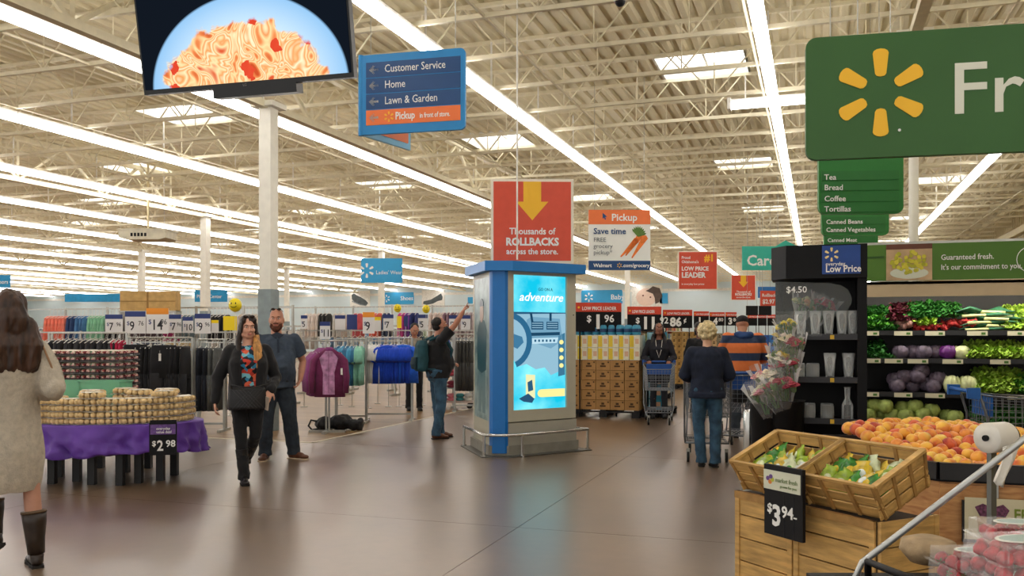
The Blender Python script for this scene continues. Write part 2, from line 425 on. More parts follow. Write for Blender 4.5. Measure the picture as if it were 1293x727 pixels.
# --- blue directory sign (two panels in a V)
rz = yaw_to((456-CX)/F_PX*8.65, 8.65, (588-CX)/F_PX*8.4, 8.4)
a = W((456-CX)/F_PX*8.65, 8.65); b = W((588-CX)/F_PX*8.4, 8.4); wdt = (b-a).length
zt, zb = EYE+(422-69)/F_PX*8.6, EYE+(422-171)/F_PX*8.65; h = zt-zb
t = thing('directory_sign', 'blue hanging directory sign listing Customer Service, Home and Lawn & Garden', 'sign', (a.x, a.y, zb), rz)
board(wdt, h, 0.05, (0, 1, 1, 0), 0.035, (wdt/2, h/2)).build('panel', BLU, t)
mb = MB(); mb.cyl((0.0, 0, -0.005), (0.0, 0, h+0.005), 0.028, n=10); mb.build('hinge_post', BLU, t)
names = ['Customer Service', 'Home', 'Lawn & Garden']
for i in range(4):
    z1 = h-0.075-i*h*0.2; x0 = 0.06
    MB().b2((x0, -0.022, z1-h*.188), (wdt-0.045, -0.016, z1)).build('name_strip', NAV if i < 3 else ORG, t)
    mb = MB(); arrow(mb, x0+0.03, z1-h*.094, 0.095, TW); mb.build('arrow', TW, t)
    if i < 3: text(names[i], 0.105, TW, t, (x0+0.19, -0.024, z1-h*.135), sx=0.8)
    else:
        mb = MB(); spark(mb, 0.05, (x0+0.235, z1-h*.094), -0.022, -0.026); mb.build('spark_emblem', YEL, t)
        text('Pickup', 0.1, TW, t, (x0+0.30, -0.024, z1-h*.132), bold=0.02, sx=0.75); text('in front of store.', 0.068, TW, t, (x0+0.545, -0.024, z1-h*.13), bold=0.015, sx=0.66)
c2 = W((517-CX)/F_PX*9.35, 9.35); r2 = math.atan2(c2.y-a.y, c2.x-a.x)-rz; l2 = (c2-a).length
p2 = board(l2, h, 0.03, (0, 0, 0, 0), 0.03, (l2/2, h/2)).build('rear_panel', mat('sign_pale_blue', '7cc0e8', 0.45, var=0.02), t, (0, 0, 0), (0, 0, r2))
MB().b2((0.06, -0.022, 0.06), (l2-0.05, -0.016, 0.24)).build('name_strip', ORG, p2)
for x in (0.1, wdt-0.1): cable(t, x, h, ZD+.01-zb)

# --- television
d1, d2 = 5.45, 5.15
a = W((182-CX)/F_PX*d1, d1); b = W((447-CX)/F_PX*d2, d2); wdt = (b-a).length; zb = EYE+(422-109)/F_PX*5.3
rz = math.atan2(b.y-a.y, b.x-a.x); mid = (a+b)/2; hT = wdt*0.56
t = thing('television', 'large black television hung from the ceiling showing a plate of pasta', 'television', (mid.x, mid.y, zb), (math.radians(9), math.radians(-1.0), rz))
BZ = mat('tv_bezel', '0b0b0d', 0.3)
MB().box((0, 0.03, hT/2), (wdt, 0.055, hT)).build('casing', BZ, t)
def tv_mat():
    m = bpy.data.materials.new('tv_picture'); m.use_nodes = True; nt = m.node_tree; nt.nodes.clear(); N = nt.nodes.new; Lk = nt.links.new
    tc = N('ShaderNodeTexCoord'); sp = N('ShaderNodeSeparateXYZ'); Lk(tc.outputs['Object'], sp.inputs[0])
    def mth(op, a, b=None, c=None):
        n = N('ShaderNodeMath'); n.operation = op
        for i, v in enumerate((a, b, c)):
            if v is None: continue
            if isinstance(v, (int, float)): n.inputs[i].default_value = v
            else: Lk(v, n.inputs[i])
        return n.outputs[0]
    def mixc(f, a, b):
        n = N('ShaderNodeMix'); n.data_type = 'RGBA'; Lk(f, n.inputs[0])
        for i, v in ((6, a), (7, b)):
            if isinstance(v, tuple): n.inputs[i].default_value = (*v, 1)
            else: Lk(v, n.inputs[i])
        return n.outputs[2]
    x, z = sp.outputs[0], sp.outputs[2]
    def ell_(cx, cz, rx, rz_, soft, nz=None, na=0.0):
        dx = mth('DIVIDE', mth('SUBTRACT', x, cx), rx); dz = mth('DIVIDE', mth('SUBTRACT', z, cz), rz_)
        r = mth('SQRT', mth('ADD', mth('MULTIPLY', dx, dx), mth('MULTIPLY', dz, dz)))
        if nz is not None: r = mth('ADD', r, mth('MULTIPLY', mth('SUBTRACT', nz, 0.5), na))
        q = N('ShaderNodeMapRange'); q.inputs['From Min'].default_value = 1+soft; q.inputs['From Max'].default_value = 1-soft; Lk(r, q.inputs[0]); return q.outputs[0], r
    n1 = N('ShaderNodeTexNoise'); n1.inputs['Scale'].default_value = 9; n1.inputs['Detail'].default_value = 5; Lk(tc.outputs['Object'], n1.inputs[0])
    wv = N('ShaderNodeTexNoise'); wv.inputs['Scale'].default_value = 3.4; wv.inputs['Distortion'].default_value = 2.6; wv.inputs['Detail'].default_value = 1; Lk(tc.outputs['Object'], wv.inputs[0])
    wr = N('ShaderNodeValToRGB'); wr.color_ramp.interpolation = 'LINEAR'
    cr = [(0.30, 'c8502a'), (0.37, 'e88a50'), (0.41, 'ffdca0'), (0.44, 'e8965a'), (0.48, 'ffe6b4'), (0.51, 'e89a54'), (0.55, 'ffeec4'), (0.59, 'eca060'), (0.63, 'ffe0a8'), (0.70, 'd85a34')]
    wr.color_ramp.elements[0].position = cr[0][0]; wr.color_ramp.elements[0].color = (*hexc(cr[0][1]), 1)
    wr.color_ramp.elements[1].position = cr[-1][0]; wr.color_ramp.elements[1].color = (*hexc(cr[-1][1]), 1)
    for p_, c_ in cr[1:-1]:
        e = wr.color_ramp.elements.new(p_); e.color = (*hexc(c_), 1)
    Lk(wv.outputs['Fac'], wr.inputs[0])
    vo = N('ShaderNodeTexVoronoi'); vo.inputs['Scale'].default_value = 6; va = N('ShaderNodeVectorMath'); va.operation = 'MULTIPLY_ADD'; Lk(n1.outputs['Color'], va.inputs[0]); va.inputs[1].default_value = (.16, .16, .16); Lk(tc.outputs['Object'], va.inputs[2]); Lk(va.outputs[0], vo.inputs[0])
    tom = mth('LESS_THAN', vo.outputs['Distance'], 0.30); tomc = mixc(n1.outputs['Fac'], hexc('c01f10'), hexc('f06040'))
    sel = N('ShaderNodeSeparateColor'); Lk(vo.outputs['Color'], sel.inputs[0]); tom = mth('MULTIPLY', tom, mth('GREATER_THAN', sel.outputs[0], 0.55))
    grn = mth('MULTIPLY', mth('LESS_THAN', vo.outputs['Distance'], 0.22), mth('GREATER_THAN', sel.outputs[1], 0.78))
    food = mixc(tom, wr.outputs[0], tomc); food = mixc(grn, food, hexc('2c6a1c'))
    pf, pr = ell_(0.02, 0.0, 0.63, 0.52, 0.012); rim = mth('MULTIPLY', pf, mth('LESS_THAN', pr, 0.985))
    q = N('ShaderNodeMapRange'); q.inputs['From Min'].default_value = 0.5; q.inputs['From Max'].default_value = 1.0; Lk(pr, q.inputs[0])
    platec = mixc(q.outputs[0], hexc('d8ecf8'), hexc('8fbfe8'))
    ff, _ = ell_(0.0, 0.03, 0.50, 0.34, 0.03, n1.outputs['Fac'], 0.6)
    c = mixc(pf, hexc('10161f'), platec); c = mixc(ff, c, food)
    e = N('ShaderNodeEmission'); e.inputs[1].default_value = 1.0; Lk(c, e.inputs[0])
    o = N('ShaderNodeOutputMaterial'); Lk(e.outputs[0], o.inputs[0]); return m
MB().box((0, -0.001, hT/2+0.005), (wdt-0.03, 0.008, hT-0.045)).build('screen', tv_mat(), t)
mb = MB().b2((0.30, -0.006, hT-0.115), (0.40, -0.0055, hT-0.02)); mb.build('corner_card', emat('screen_card', 'e8f4e8', 0.9), t)
MB().b2((0.30, -0.0065, hT-0.045), (0.40, -0.006, hT-0.02)).build('card_band', emat('screen_green', '3a8a3a', 0.9), t)
MB().b2((0.33, -0.0065, hT-0.08), (0.38, -0.006, hT-0.062)).build('card_mark', emat('screen_navy', '24406a', 0.9), t)
MB().b2((-0.22, 0.0, -0.055), (0.32, 0.09, 0.0)).build('sound_bar', BZ, t)
text('LG', 0.02, mat('bezel_print', '8a8a8a', 0.4), t, (-0.02, -0.0, 0.003))
MB().b2((-0.15, 0.06, hT*0.3), (0.15, 0.12, hT*0.7)).cyl((0, 0.12, hT*0.5), (0, 0.55, ZD-zb-.02), 0.025, n=10).build('mount', CREAM, t)

# --- kiosk: near corner post, front face, left face
def loc_(px, d): return W((px-CX)/F_PX*d, d)
P0, P1, P2, P3 = loc_(619, 11.02), loc_(641.5, 11.0), loc_(727, 11.62), loc_(598, 12.0)
cen = loc_(665, 11.9)
kz = yaw_to((641.5-CX)/F_PX*11.0, 11.0, (727-CX)/F_PX*11.62, 11.62)
t = thing('kiosk', 'tall grey and blue advertising kiosk with a glowing turquoise screen in the aisle', 'kiosk', (P1.x, P1.y, 0), kz)
Mi = (Matrix.Translation((P1.x, P1.y, 0)) @ Matrix.Rotation(kz, 4, 'Z')).inverted()
q0, q1, q2, q3 = [Mi @ p for p in (P0, P1, P2, P3)]
fw = q2.x; ld = (q3-q0)
q2b = Vector((fw+0.02, 0.18, 0)); q3b = q3+Vector((0.12, 0.12, 0))
KG = mat('kiosk_grey', 'a9a698', 0.45, var=0.03); KB = mat('kiosk_blue', '1673c4', 0.35, var=0.02); KT = mat('kiosk_top_blue', '1f7cc8', 0.4, var=0.02)
HK = 2.30
def frame_panel(mb, x0, x1, z0, z1, ix0, ix1, iz0, iz1, y0, y1):
    mb.b2((x0, y0, z0), (ix0, y1, z1)); mb.b2((ix1, y0, z0), (x1, y1, z1)); mb.b2((ix0, y0, z0), (ix1, y1, iz0)); mb.b2((ix0, y0, iz1), (ix1, y1, z1))
core = [(q1.x, 0.06), (fw-0.01, 0.06), (q2b.x-.01, q2b.y), (q3b.x, q3b.y), (q3.x+0.05, q3.y+.02), (q0.x+0.06, q0.y+0.06)]
MB().prism(core, 0.12, HK-0.02).build('cabinet', KG, t)
KX = 1.2
s0, s1, sz0, sz1 = 0.085, 0.085+0.70, 0.56, 2.24
mb = MB(); frame_panel(mb, 0.0, fw, 0.42, HK-0.02, s0, s0+.70*KX, sz0, sz1, 0, 0.055); mb.build('screen_surround', mat('kiosk_frame', 'b9b5a2', 0.4, var=0.02), t)
MB().b2((0, -0.012, 0.13), (fw, 0.055, 0.405)).build('service_panel', KG, t)
def kiosk_screen():
    m = bpy.data.materials.new('kiosk_picture'); m.use_nodes = True; nt = m.node_tree; nt.nodes.clear(); N = nt.nodes.new; Lk = nt.links.new
    tc = N('ShaderNodeTexCoord'); n = N('ShaderNodeTexNoise'); n.inputs['Scale'].default_value = 2.2; n.inputs['Detail'].default_value = 5; Lk(tc.outputs['Object'], n.inputs[0])
    r = N('ShaderNodeValToRGB'); r.color_ramp.elements[0].position = 0.35; r.color_ramp.elements[0].color = (*hexc('12bfe0'), 1)
    r.color_ramp.elements[1].position = 0.68; r.color_ramp.elements[1].color = (*hexc('8ff0f4'), 1); Lk(n.outputs[0], r.inputs[0])
    e = N('ShaderNodeEmission'); e.inputs[1].default_value = 1.0; Lk(r.outputs[0], e.inputs[0]); o = N('ShaderNodeOutputMaterial'); Lk(e.outputs[0], o.inputs[0]); return m
scr = MB().b2((s0, 0.03, sz0), (s1, 0.058, sz1)).build('screen', kiosk_screen(), t)
def E(c): return emat('screen_'+c, c, 0.95)
yy_ = 0.029
def flat(poly, col, dy, name): 
    return MB().prism(poly, -(yy_-dy), -(yy_-dy-0.001), UP).build(name, E(col), scr)
zc0, zc1 = 1.08, 1.78     # the dashboard picture on the screen
mid_ = [(s0, zc1), (s0, zc0+.12), (s0+.08, zc0+.02), (s0+.18, zc0+.05), (s0+.3, zc0-.02), (s0+.42, zc0+.0), (s0+.5, zc0-.1), (s0+.6, zc0-.06), (s1, zc0+.04), (s1, zc1)]
flat(mid_, '8fb8cc', 0.002, 'dashboard_picture')
flat([(s0, zc1-.03), (s0, zc1), (s1, zc1), (s1, zc1-.012)], '2b5878', 0.003, 'dashboard_line')
flat([(s0+.2, zc1-.36), (s0+.18, zc1-.1), (s0+.24, zc1-.06), (s0+.62, zc1-.08), (s0+.66, zc1-.36), (s0+.5, zc1-.46)], '6f9db8', 0.003, 'console')
for a_, b_ in ((.24, .4), (.44, .6)):
    flat([(s0+a_, zc1-.22), (s0+a_, zc1-.12), (s0+b_, zc1-.12), (s0+b_, zc1-.22)], '24506e', 0.004, 'air_vent')
    for k in range(3): flat([(s0+a_+.01, zc1-.2+k*.028), (s0+a_+.01, zc1-.192+k*.028), (s0+b_-.01, zc1-.192+k*.028), (s0+b_-.01, zc1-.2+k*.028)], '9cc4d8', 0.005, 'vent_slat')
flat([(s0+.23, zc1-.3), (s0+.24, zc1-.26), (s0+.62, zc1-.25), (s0+.62, zc1-.29)], '1d4460', 0.004, 'console_band')
flat([(s0+.25, zc1-.4), (s0+.23, zc1-.33), (s0+.6, zc1-.32), (s0+.58, zc1-.39)], 'b8d8e6', 0.004, 'console_controls')
for k in range(6): flat([(s0+.28+k*.05, zc1-.375), (s0+.28+k*.05, zc1-.345), (s0+.305+k*.05, zc1-.345), (s0+.305+k*.05, zc1-.375)], '2f5f7e', 0.005, 'control_key')
flat([(s0+.24, zc1-.13), (s0+.22, zc1-.01), (s0+.25, zc1-.01), (s0+.27, zc1-.13)], '1d4460', 0.004, 'window_post')
flat([(s0+.48, zc1-.11), (s0+.48, zc1-.0), (s0+.51, zc1-.0), (s0+.51, zc1-.11)], '1d4460', 0.004, 'window_post')
pts = []; cxw, czw = s0-.05, zc1-.36
for i in range(15):
    a_ = -PI/2+.35+i*(PI-.45)/14; pts.append((max(s0, cxw+.30*math.cos(a_)), czw+.35*math.sin(a_)))
for i in range(15):
    a_ = PI/2-.1-i*(PI-.45)/14; pts.append((max(s0, cxw+.23*math.cos(a_)), czw+.28*math.sin(a_)))
flat(pts, '2c6488', 0.006, 'steering_wheel')
flat([(s0, czw-.07), (s0, czw+.09), (s0+.12, czw+.05), (s0+.14, czw-.02), (s0+.06, czw-.1)], '3f7698', 0.006, 'wheel_hub')
for k in range(4):
    flat([(s0+.64+.03*math.cos(i*PI/5), zc1-.38-.1*k+.03*math.sin(i*PI/5)) for i in range(10)], 'f3ea9a', 0.007, 'yellow_dot')
flat([(s0+.60, zc0-.12), (s0+.6, zc1-.3), (s0+.69, zc1-.26), (s0+.69, zc0-.1)], '3d7390', 0.003, 'console_side')
flat([(s0+.17, .70), (s0+.17, 1.0), (s0+.29, .99), (s0+.29, .70)], 'e8e6b0', 0.004, 'product_box')
flat([(s0+.2, .78), (s0+.19, .9), (s0+.25, .93), (s0+.265, .8)], '2a5878', 0.006, 'product_picture')
flat([(s0+.08, .70), (s0+.2, .76), (s0+.28, .69), (s0+.25, .64), (s0+.14, .66)], '2a5070', 0.006, 'product_device')
flat([(s0+.37+.05*math.cos(i*PI/6+PI/2), .755+.05*math.sin(i*PI/6+PI/2)) for i in range(7)]+[(s1-.01, .705), (s1-.01, .805)], 'f2ea98', 0.006, 'yellow_bar')
text('GO ON A', 0.055, E('1c5060'), scr, (s0+.33, yy_-.006, 2.05), sx=.8); text('adventure', 0.15, E('ffffff'), scr, (s0+.08, yy_-.006, 1.92), bold=0.012, sx=.95, shear=0.3)
scr.scale = (KX, 1, 1); scr.location.x = s0-s0*KX
# blue corner post
pc = (q0+q1)/2; wv_ = (q1-q0); nv = Vector((wv_.y, -wv_.x, 0)).normalized()
pts = [q1+Vector((0.0, 0.03, 0)), q1, q1+nv*0.035+(q0-q1)*.15, q0+nv*0.035+(q1-q0)*.15, q0, q0+Vector((0.0, 0.03, 0))+(-nv)*.03]
MB().prism([(p.x, p.y) for p in reversed(pts)], 0.04, HK-0.02).build('corner_post', KB, t)
# left face with its own narrow screen
la = math.atan2(ld.y, ld.x); ll = ld.length
lf = MB(); frame_panel(lf, 0.03, ll, 0.12, HK-0.02, 0.09, ll-0.06, 0.42, 2.22, -0.02, 0.0)
lfo = lf.build('side_surround', mat('kiosk_frame', ''), t, (q0.x, q0.y, 0), (0, 0, la))
def side_pic():
    m = bpy.data.materials.new('side_picture'); m.use_nodes = True; nt = m.node_tree; b = nt.nodes['Principled BSDF']; N = nt.nodes.new; Lk = nt.links.new
    tc = N('ShaderNodeTexCoord'); n = N('ShaderNodeTexNoise'); n.inputs['Scale'].default_value = 5; n.inputs['Detail'].default_value = 3; Lk(tc.outputs['Object'], n.inputs[0])
    r = N('ShaderNodeValToRGB'); e = r.color_ramp.elements; e[0].position = .35; e[0].color = (*hexc('4a6a70'), 1); e[1].position = .65; e[1].color = (*hexc('9cb4b2'), 1)
    Lk(n.outputs[0], r.inputs[0]); Lk(r.outputs[0], b.inputs['Base Color']); b.inputs['Roughness'].default_value = .3; return m
MB().b2((0.09, -0.012, 0.42), (ll-0.06, -0.002, 2.22)).build('side_screen', side_pic(), lfo)
def sflat(poly, col, dy, name): return MB().prism(poly, 0.002, 0.001-dy, UP).build(name, mat('print_'+col, col, 0.3, var=0.05), lfo)
# printed figure in a knitted cap and teal coat
sflat([(.3, .5), (.32, 1.2), (.42, 1.22), (.48, .95), (.52, 1.22), (.64, 1.2), (.7, .5), (.55, .5), (.5, .85), (.45, .5)], '5e7f86', .001, 'printed_jeans')
sflat([(.25, 1.05), (.22, 1.55), (.36, 1.68), (.62, 1.68), (.78, 1.52), (.74, 1.05), (.5, 1.0)], '17505c', .002, 'printed_coat')
sflat([(.5+.11*math.cos(i*PI/6), 1.78+.13*math.sin(i*PI/6)) for i in range(12)], 'a88a78', .003, 'printed_face')
sflat([(.5+.12*math.cos(i*PI/6), 1.86+.1*math.sin(i*PI/6)) for i in range(7)], '24404e', .004, 'printed_cap')
# top slab and base
o = 0.09
top = [(q1.x-.0, -o*1.1), (fw+o, -o*1.1), (fw+o+.04, .35), (q3b.x+.1, q3b.y+o), (q3.x-o*.9, q3.y+o), (q0.x-o*1.15, q0.y-.04), (q0.x+.02, q0.y-o*1.5)]
MB().prism(top, HK-0.02, HK+0.10).build('top_slab', KT, t)
base = [(q1.x, -.02), (fw+.03, -.02), (fw+.04, .3), (q3b.x+.03, q3b.y+.02), (q3.x-.03, q3.y+.03), (q0.x-.04, q0.y-.02), (q0.x+.04, q0.y-.05)]
MB().prism(base, 0, .13).build('plinth', mat('kiosk_plinth', '8e8b80', .5), t)
plate = [(q1.x, -.16), (fw+.14, -.16), (fw+.16, .2), (q3.x-.14, q3.y+.1), (q0.x-.17, q0.y-.06), (q0.x+.0, q0.y-.19)]
MB().prism(plate, 0, .012).build('floor_plate', mat('dark_plate', '5c5a55', .4, .5), t)
rp = [(fw+.1, .15, .27), (fw+.12, -.1, .27), (q1.x+.02, -.13, .27), (q0.x-.0, q0.y-.15, .27), (q0.x-.12, q0.y-.04, .27), (q3.x-.12, q3.y+.05, .27)]
mb = MB(); mb.smooth = True; mb.tube(rp, .02, n=8)
rail = mb.build('bumper_rail', CHROME, t)
for p in (rp[1], ((q1.x+.12), -.13, .27), rp[4], rp[5]): MB().cyl((p[0], p[1], .01), (p[0], p[1], .26), .018, n=8).cyl((p[0], p[1], .0), (p[0], p[1], .025), .035, n=10).build('rail_post', CHROME, t)
for zz in (.3, 1.75): MB().cyl((fw-.04, -.004, zz), (fw-.04, 0.0, zz), .008, n=8).build('screw', BLACK, t)
# --- red sign on the kiosk top
def red_sign(w, h, label, loc, rz, lines, wires=None, frame=0.035, arrow_=True, one=False):
    t = thing('rollback_sign' if arrow_ else 'hanging_sign', label, 'sign', loc, rz)
    board(w, h, 0, t=0.03, c=(0, h/2)).build('frame', mat('sign_frame_cream', 'f1ead8', .5, var=.02), t)
    MB().b2((-w/2+frame, -.02, frame), (w/2-frame, -.014, h-frame)).build('face', RED, t)
    s = h
    if arrow_:
        mb = MB(); mb.prism([(-.105*s, h-frame), (-.105*s, h-.27*s), (-.19*s, h-.27*s), (0, h-.49*s), (.19*s, h-.27*s), (.105*s, h-.27*s), (.105*s, h-frame)], .02, .024, UP); mb.build('arrow', YEL, t)
    for body, size, zz, bd, xx, al, m_ in lines: text(body, size*s, m_, t, (xx*s, -.023, zz*s), bold=bd, align=al, sx=.92)
    if wires: [cable(t, x, h, wires-loc[2]) for x in (-w*.4, w*.4)]
    return t
c = at(672, 322, 11.45); 
red_sign(1.06, 1.08, 'red and yellow Rollbacks sign with a down arrow standing on the kiosk', (c.x, c.y, 2.405), TH+.03,
         [('Thousands of', .108, .345, .02, 0, 'CENTER', TW), ('ROLLBACKS', .125, .215, .04, 0, 'CENTER', TW), ('across the store.', .098, .11, .02, 0, 'CENTER', TW)])
p = at(653, 200, 10.9); tag(MB().cyl((p.x, p.y, 2.41), (p.x, p.y, 6.11), .011, n=8).build('hanging_rod', WHITE), 'thin white rod hanging from the ceiling in front of the red Rollbacks sign', 'rod')
# --- pickup sign with carrots
d = 16.0; c = at(782, 341, d); w, h = 78/F_PX*d, 76/F_PX*d
t = thing('hanging_sign', 'orange, white and blue hanging Pickup sign with a picture of carrots', 'sign', (c.x, c.y, c.z), TH)
board(w, h, 0, t=.03, c=(0, h/2)).build('panel', mat('sign_white', 'eef0ea', .5, var=.01), t)
MB().b2((-w/2, -.02, h*.76), (w/2, -.014, h)).build('header_band', ORG, t); MB().b2((-w/2, -.02, 0), (w/2, -.014, h*.155)).build('footer_band', NAV, t)
text('Pickup', .175, TW, t, (-w*.13, -.022, h*.82), bold=.02); mb = MB(); mb.prism([(-.3, .85*h), (-.3, .95*h), (-.22, .885*h), (-.255, .88*h), (-.24, .84*h), (-.26, .835*h), (-.275, .87*h)], .02, .024, UP); mb.build('pointer', NAV, t)
text('Save time', .15, NAV, t, (-w*.42, -.022, h*.6), bold=.015)
GY = mat('print_grey', '6d7478', .5, var=0)
for i, q in enumerate(('FREE', 'grocery', 'pickup*')): text(q, .11, GY, t, (-w*.42, -.022, h*(.47-.105*i)))
mb = MB(); mb.cur = 0
for (x0, z0, x1, z1) in ((.1, .24, .34, .58), (.2, .2, .42, .55), (.02, .22, .28, .5)):
    a_, b_ = Vector((x0*w, -.02, z0*h)), Vector((x1*w, -.02, z1*h)); d_ = (b_-a_).normalized(); n_ = Vector((-d_.z, 0, d_.x))*.055
    mb.add([a_-n_*.2, a_+n_*.2, b_+n_, b_+d_*.03, b_-n_], [(0, 1, 2, 3, 4)])
mb.build('carrot_print', mat('print_carrot', 'ef7d2c', .5, var=.15, scale=20), t)
mb = MB()
for k in range(9):
    a_ = math.radians(20+k*14); p_ = (.3*w, .55*h); mb.prism([(p_[0], p_[1]), (p_[0]+.13*math.cos(a_-.12), p_[1]+.16*math.sin(a_-.12)), (p_[0]+.16*math.cos(a_), p_[1]+.2*math.sin(a_)), (p_[0]+.13*math.cos(a_+.12), p_[1]+.16*math.sin(a_+.12))], .02, .023, UP)
mb.build('leaf_print', mat('print_leaf', '5c7f34', .5, var=.15), t)
text('Walmart', .09, TW, t, (-w*.42, -.022, h*.05), bold=.02); mb = MB(); spark(mb, .045, (.0, h*.078), -.02, -.024); mb.build('spark_emblem', YEL, t); text('.com/grocery', .09, TW, t, (.05, -.022, h*.05), bold=.02)
for x in (-w*.4, w*.4): cable(t, x, h, ZD+.01-c.z)
# --- low price leader, small rollback, candy sign
d = 22.0; c = at(881, 366, d); w, h = 50/F_PX*d, 49/F_PX*d
red_sign(w, h, 'square red hanging Low Price Leader sign with a yellow number one', tuple(c), TH, [('Proud', .1, .80, .02, -.42, 'LEFT', TW), ("Oklahoma's", .1, .69, .02, -.42, 'LEFT', TW), ('LOW PRICE', .145, .5, .03, -.42, 'LEFT', TW), ('LEADER', .19, .32, .04, -.42, 'LEFT', TW), ('#1', .25, .74, .04, .17, 'LEFT', YEL), ('in everyday low prices', .07, .13, .01, -.42, 'LEFT', TW)], wires=ZD+.01, frame=.025, arrow_=False)
d = 30.0; c = at(938.5, 379, d); w, h = 31/F_PX*d, 32/F_PX*d
red_sign(w, h, 'small distant red Rollbacks sign hung above the aisle', tuple(c), TH, [('Thousands of', .11, .3, .02, 0, 'CENTER', TW), ('ROLLBACKS', .13, .19, .04, 0, 'CENTER', TW), ('across the store.', .09, .09, .02, 0, 'CENTER', TW)], wires=ZD+.01, frame=.02)
d = 22.0; c = at(972, 341, d); w, h = 70/F_PX*d, 30/F_PX*d
t = thing('hanging_sign', 'turquoise peaked sign for cards, partly hidden behind the black display tower', 'sign', tuple(c), TH)
TQ = mat('sign_turquoise', '35b9a2', .45, var=.03)
mb = MB(); mb.prism([(-w/2, 0), (w/2, 0), (w/2, h), (w*.28, h*1.25), (w*.1, h), (-w/2, h)], -.02, .02, UP); mb.build('panel', TQ, t)
text('Cards', .36, TW, t, (-w*.42, -.022, h*.2), bold=.02)
for x in (-w*.4, w*.4): cable(t, x, h, ZD+.01-c.z)
# small signs far down the aisle between the turquoise sign and the display
def plain_sign(px0, px1, py0, py1, d, m, label, lines=(), wires=True, name='hanging_sign', dz=0, hang=6.11, sp=None):
    c = at((px0+px1)/2, py1, d); w, h = (px1-px0)/F_PX*d, (py1-py0)/F_PX*d
    t = thing(name, label, 'sign', tuple(c), TH+dz)
    board(w, h, 0, t=.03, c=(0, h/2)).build('panel', m, t)
    for body, size, xx, zz, bd, m_ in lines: text(body, size*h, m_, t, (xx*w-w/2, -.018, zz*h), bold=bd, sx=.9)
    if sp: mb = MB(); spark(mb, sp[0]*h, ((sp[1]-.5)*w, sp[2]*h), -.015, -.02); mb.build('spark_emblem', sp[3], t)
    if wires:
        for x in (-w*.4, w*.4): cable(t, x, h, hang-c.z)
    return t
plain_sign(957, 984, 362, 376, 26, mat('sign_mid_blue', '2a6fb4', .5), 'small dark blue hanging sign under the turquoise sign', [('Greeting', .45, .08, .3, .02, TW)])
plain_sign(960, 985, 367, 386, 24, RED, 'small red hanging price sign beside the black display tower', [('Rollback', .3, .08, .6, .02, TW), ('$2.97', .4, .1, .15, .03, TW)])
plain_sign(942, 957, 386, 398, 28, BLACK, 'left of two black hanging boxes at the end of the aisle')
plain_sign(958, 974, 386, 398, 28, BLACK, 'right of two black hanging boxes at the end of the aisle')
# department signs over the clothing area
plain_sign(456, 508, 326, 357, 28, LBL, "light blue hanging Ladies' Wear sign", [("Ladies' Wear", .22, .36, .35, .0, TW)], sp=(.3, .14, .5, TW))
plain_sign(246, 287, 366, 381, 36, mat('sign_deep_cyan', '2094cc', .5), 'blue hanging Photo Center sign beside the white column', [('Photo Center', .42, .06, .32, .005, TW)])
plain_sign(-12, 13, 347, 363, 30, mat('sign_deep_cyan', ''), 'blue hanging sign cut off by the left edge of the picture', [('Indoors', .45, .1, .3, .01, TW)])
plain_sign(82, 152, 371, 381, 44, mat('sign_deep_cyan', ''), 'long low blue department sign above the far clothing racks', wires=True)
# signs on the back wall
def wall_sign(px0, px1, py0, py1, m, label, txt=None, name='wall_sign', sp=None, tx=.5):
    k = (px0+px1)/2; d = (YB-.12)/(cs+(k-CX)/F_PX*sn); c = at(k, py1, d); w = (px1-px0)/F_PX*d*1.0; h = (py1-py0)/F_PX*d
    t = thing(name, label, 'sign', (c.x, YB-.03, c.z))
    board(w, h, .0 if sp is None else .1*h, t=.06, c=(0, h/2)).build('panel', m, t)
    if txt: text(txt, h*.5, TW, t, (w*(tx-.5), -.035, h*.33), bold=.01)
    if sp: mb = MB(); spark(mb, h*.32, (-w*.5+h*.55, h*.5), -.03, -.04); mb.build('spark_emblem', TW, t)
    return t, w, h
wall_sign(478, 524, 369, 384, LBL, 'blue Shoes sign on the back wall between two shoe pictures', 'Shoes', sp=1, tx=.6)
wall_sign(733, 786, 366, 384, LBL, 'blue wall sign with a white burst left of the baby picture', 'Baby', sp=1, tx=.72)
wall_sign(833, 843, 370, 383, LBL, 'small blue wall sign right of the baby picture', None)
wall_sign(590, 598, 375, 383, LBL, 'small blue wall sign just left of the kiosk', None)
SD = mat('print_shoe', '50585a', .5, var=.2, scale=3); SL = mat('print_shoe_light', '8f989a', .5)
t, w, h = wall_sign(440, 468, 367, 388, WHITE, 'white wall picture of a grey laced shoe', name='wall_picture')
MB().prism([(-w*.4, h*.5), (-w*.42, h*.75), (-w*.3, h*.85), (-w*.15, h*.72), (w*.05, h*.62), (w*.3, h*.42), (w*.42, h*.25), (w*.3, h*.12), (-.0, h*.2), (-w*.3, h*.36)], .03, .045, UP).build('shoe_print', SD, t)
MB().prism([(-w*.4, h*.42), (-w*.3, h*.36), (0, h*.2), (w*.3, h*.12), (w*.41, h*.2), (w*.3, h*.08), (0, h*.14), (-w*.4, h*.34)], .03, .05, UP).build('sole_print', SL, t)
t, w, h = wall_sign(531, 562, 366, 388, WHITE, 'white wall picture of a dark slip-on shoe', name='wall_picture')
MB().prism([(-w*.45, h*.22), (-w*.42, h*.36), (-w*.1, h*.45), (w*.1, h*.6), (w*.35, h*.8), (w*.42, h*.6), (w*.4, h*.42), (w*.2, h*.36), (0, h*.22), (-w*.3, h*.15)], .03, .045, UP).build('shoe_print', SD, t)
t, w, h = wall_sign(797, 836, 360, 387, WHITE, "wall picture of a smiling baby's face", name='wall_picture')
BSK = mat('print_skin', 'f0d4c2', .6, var=.03)
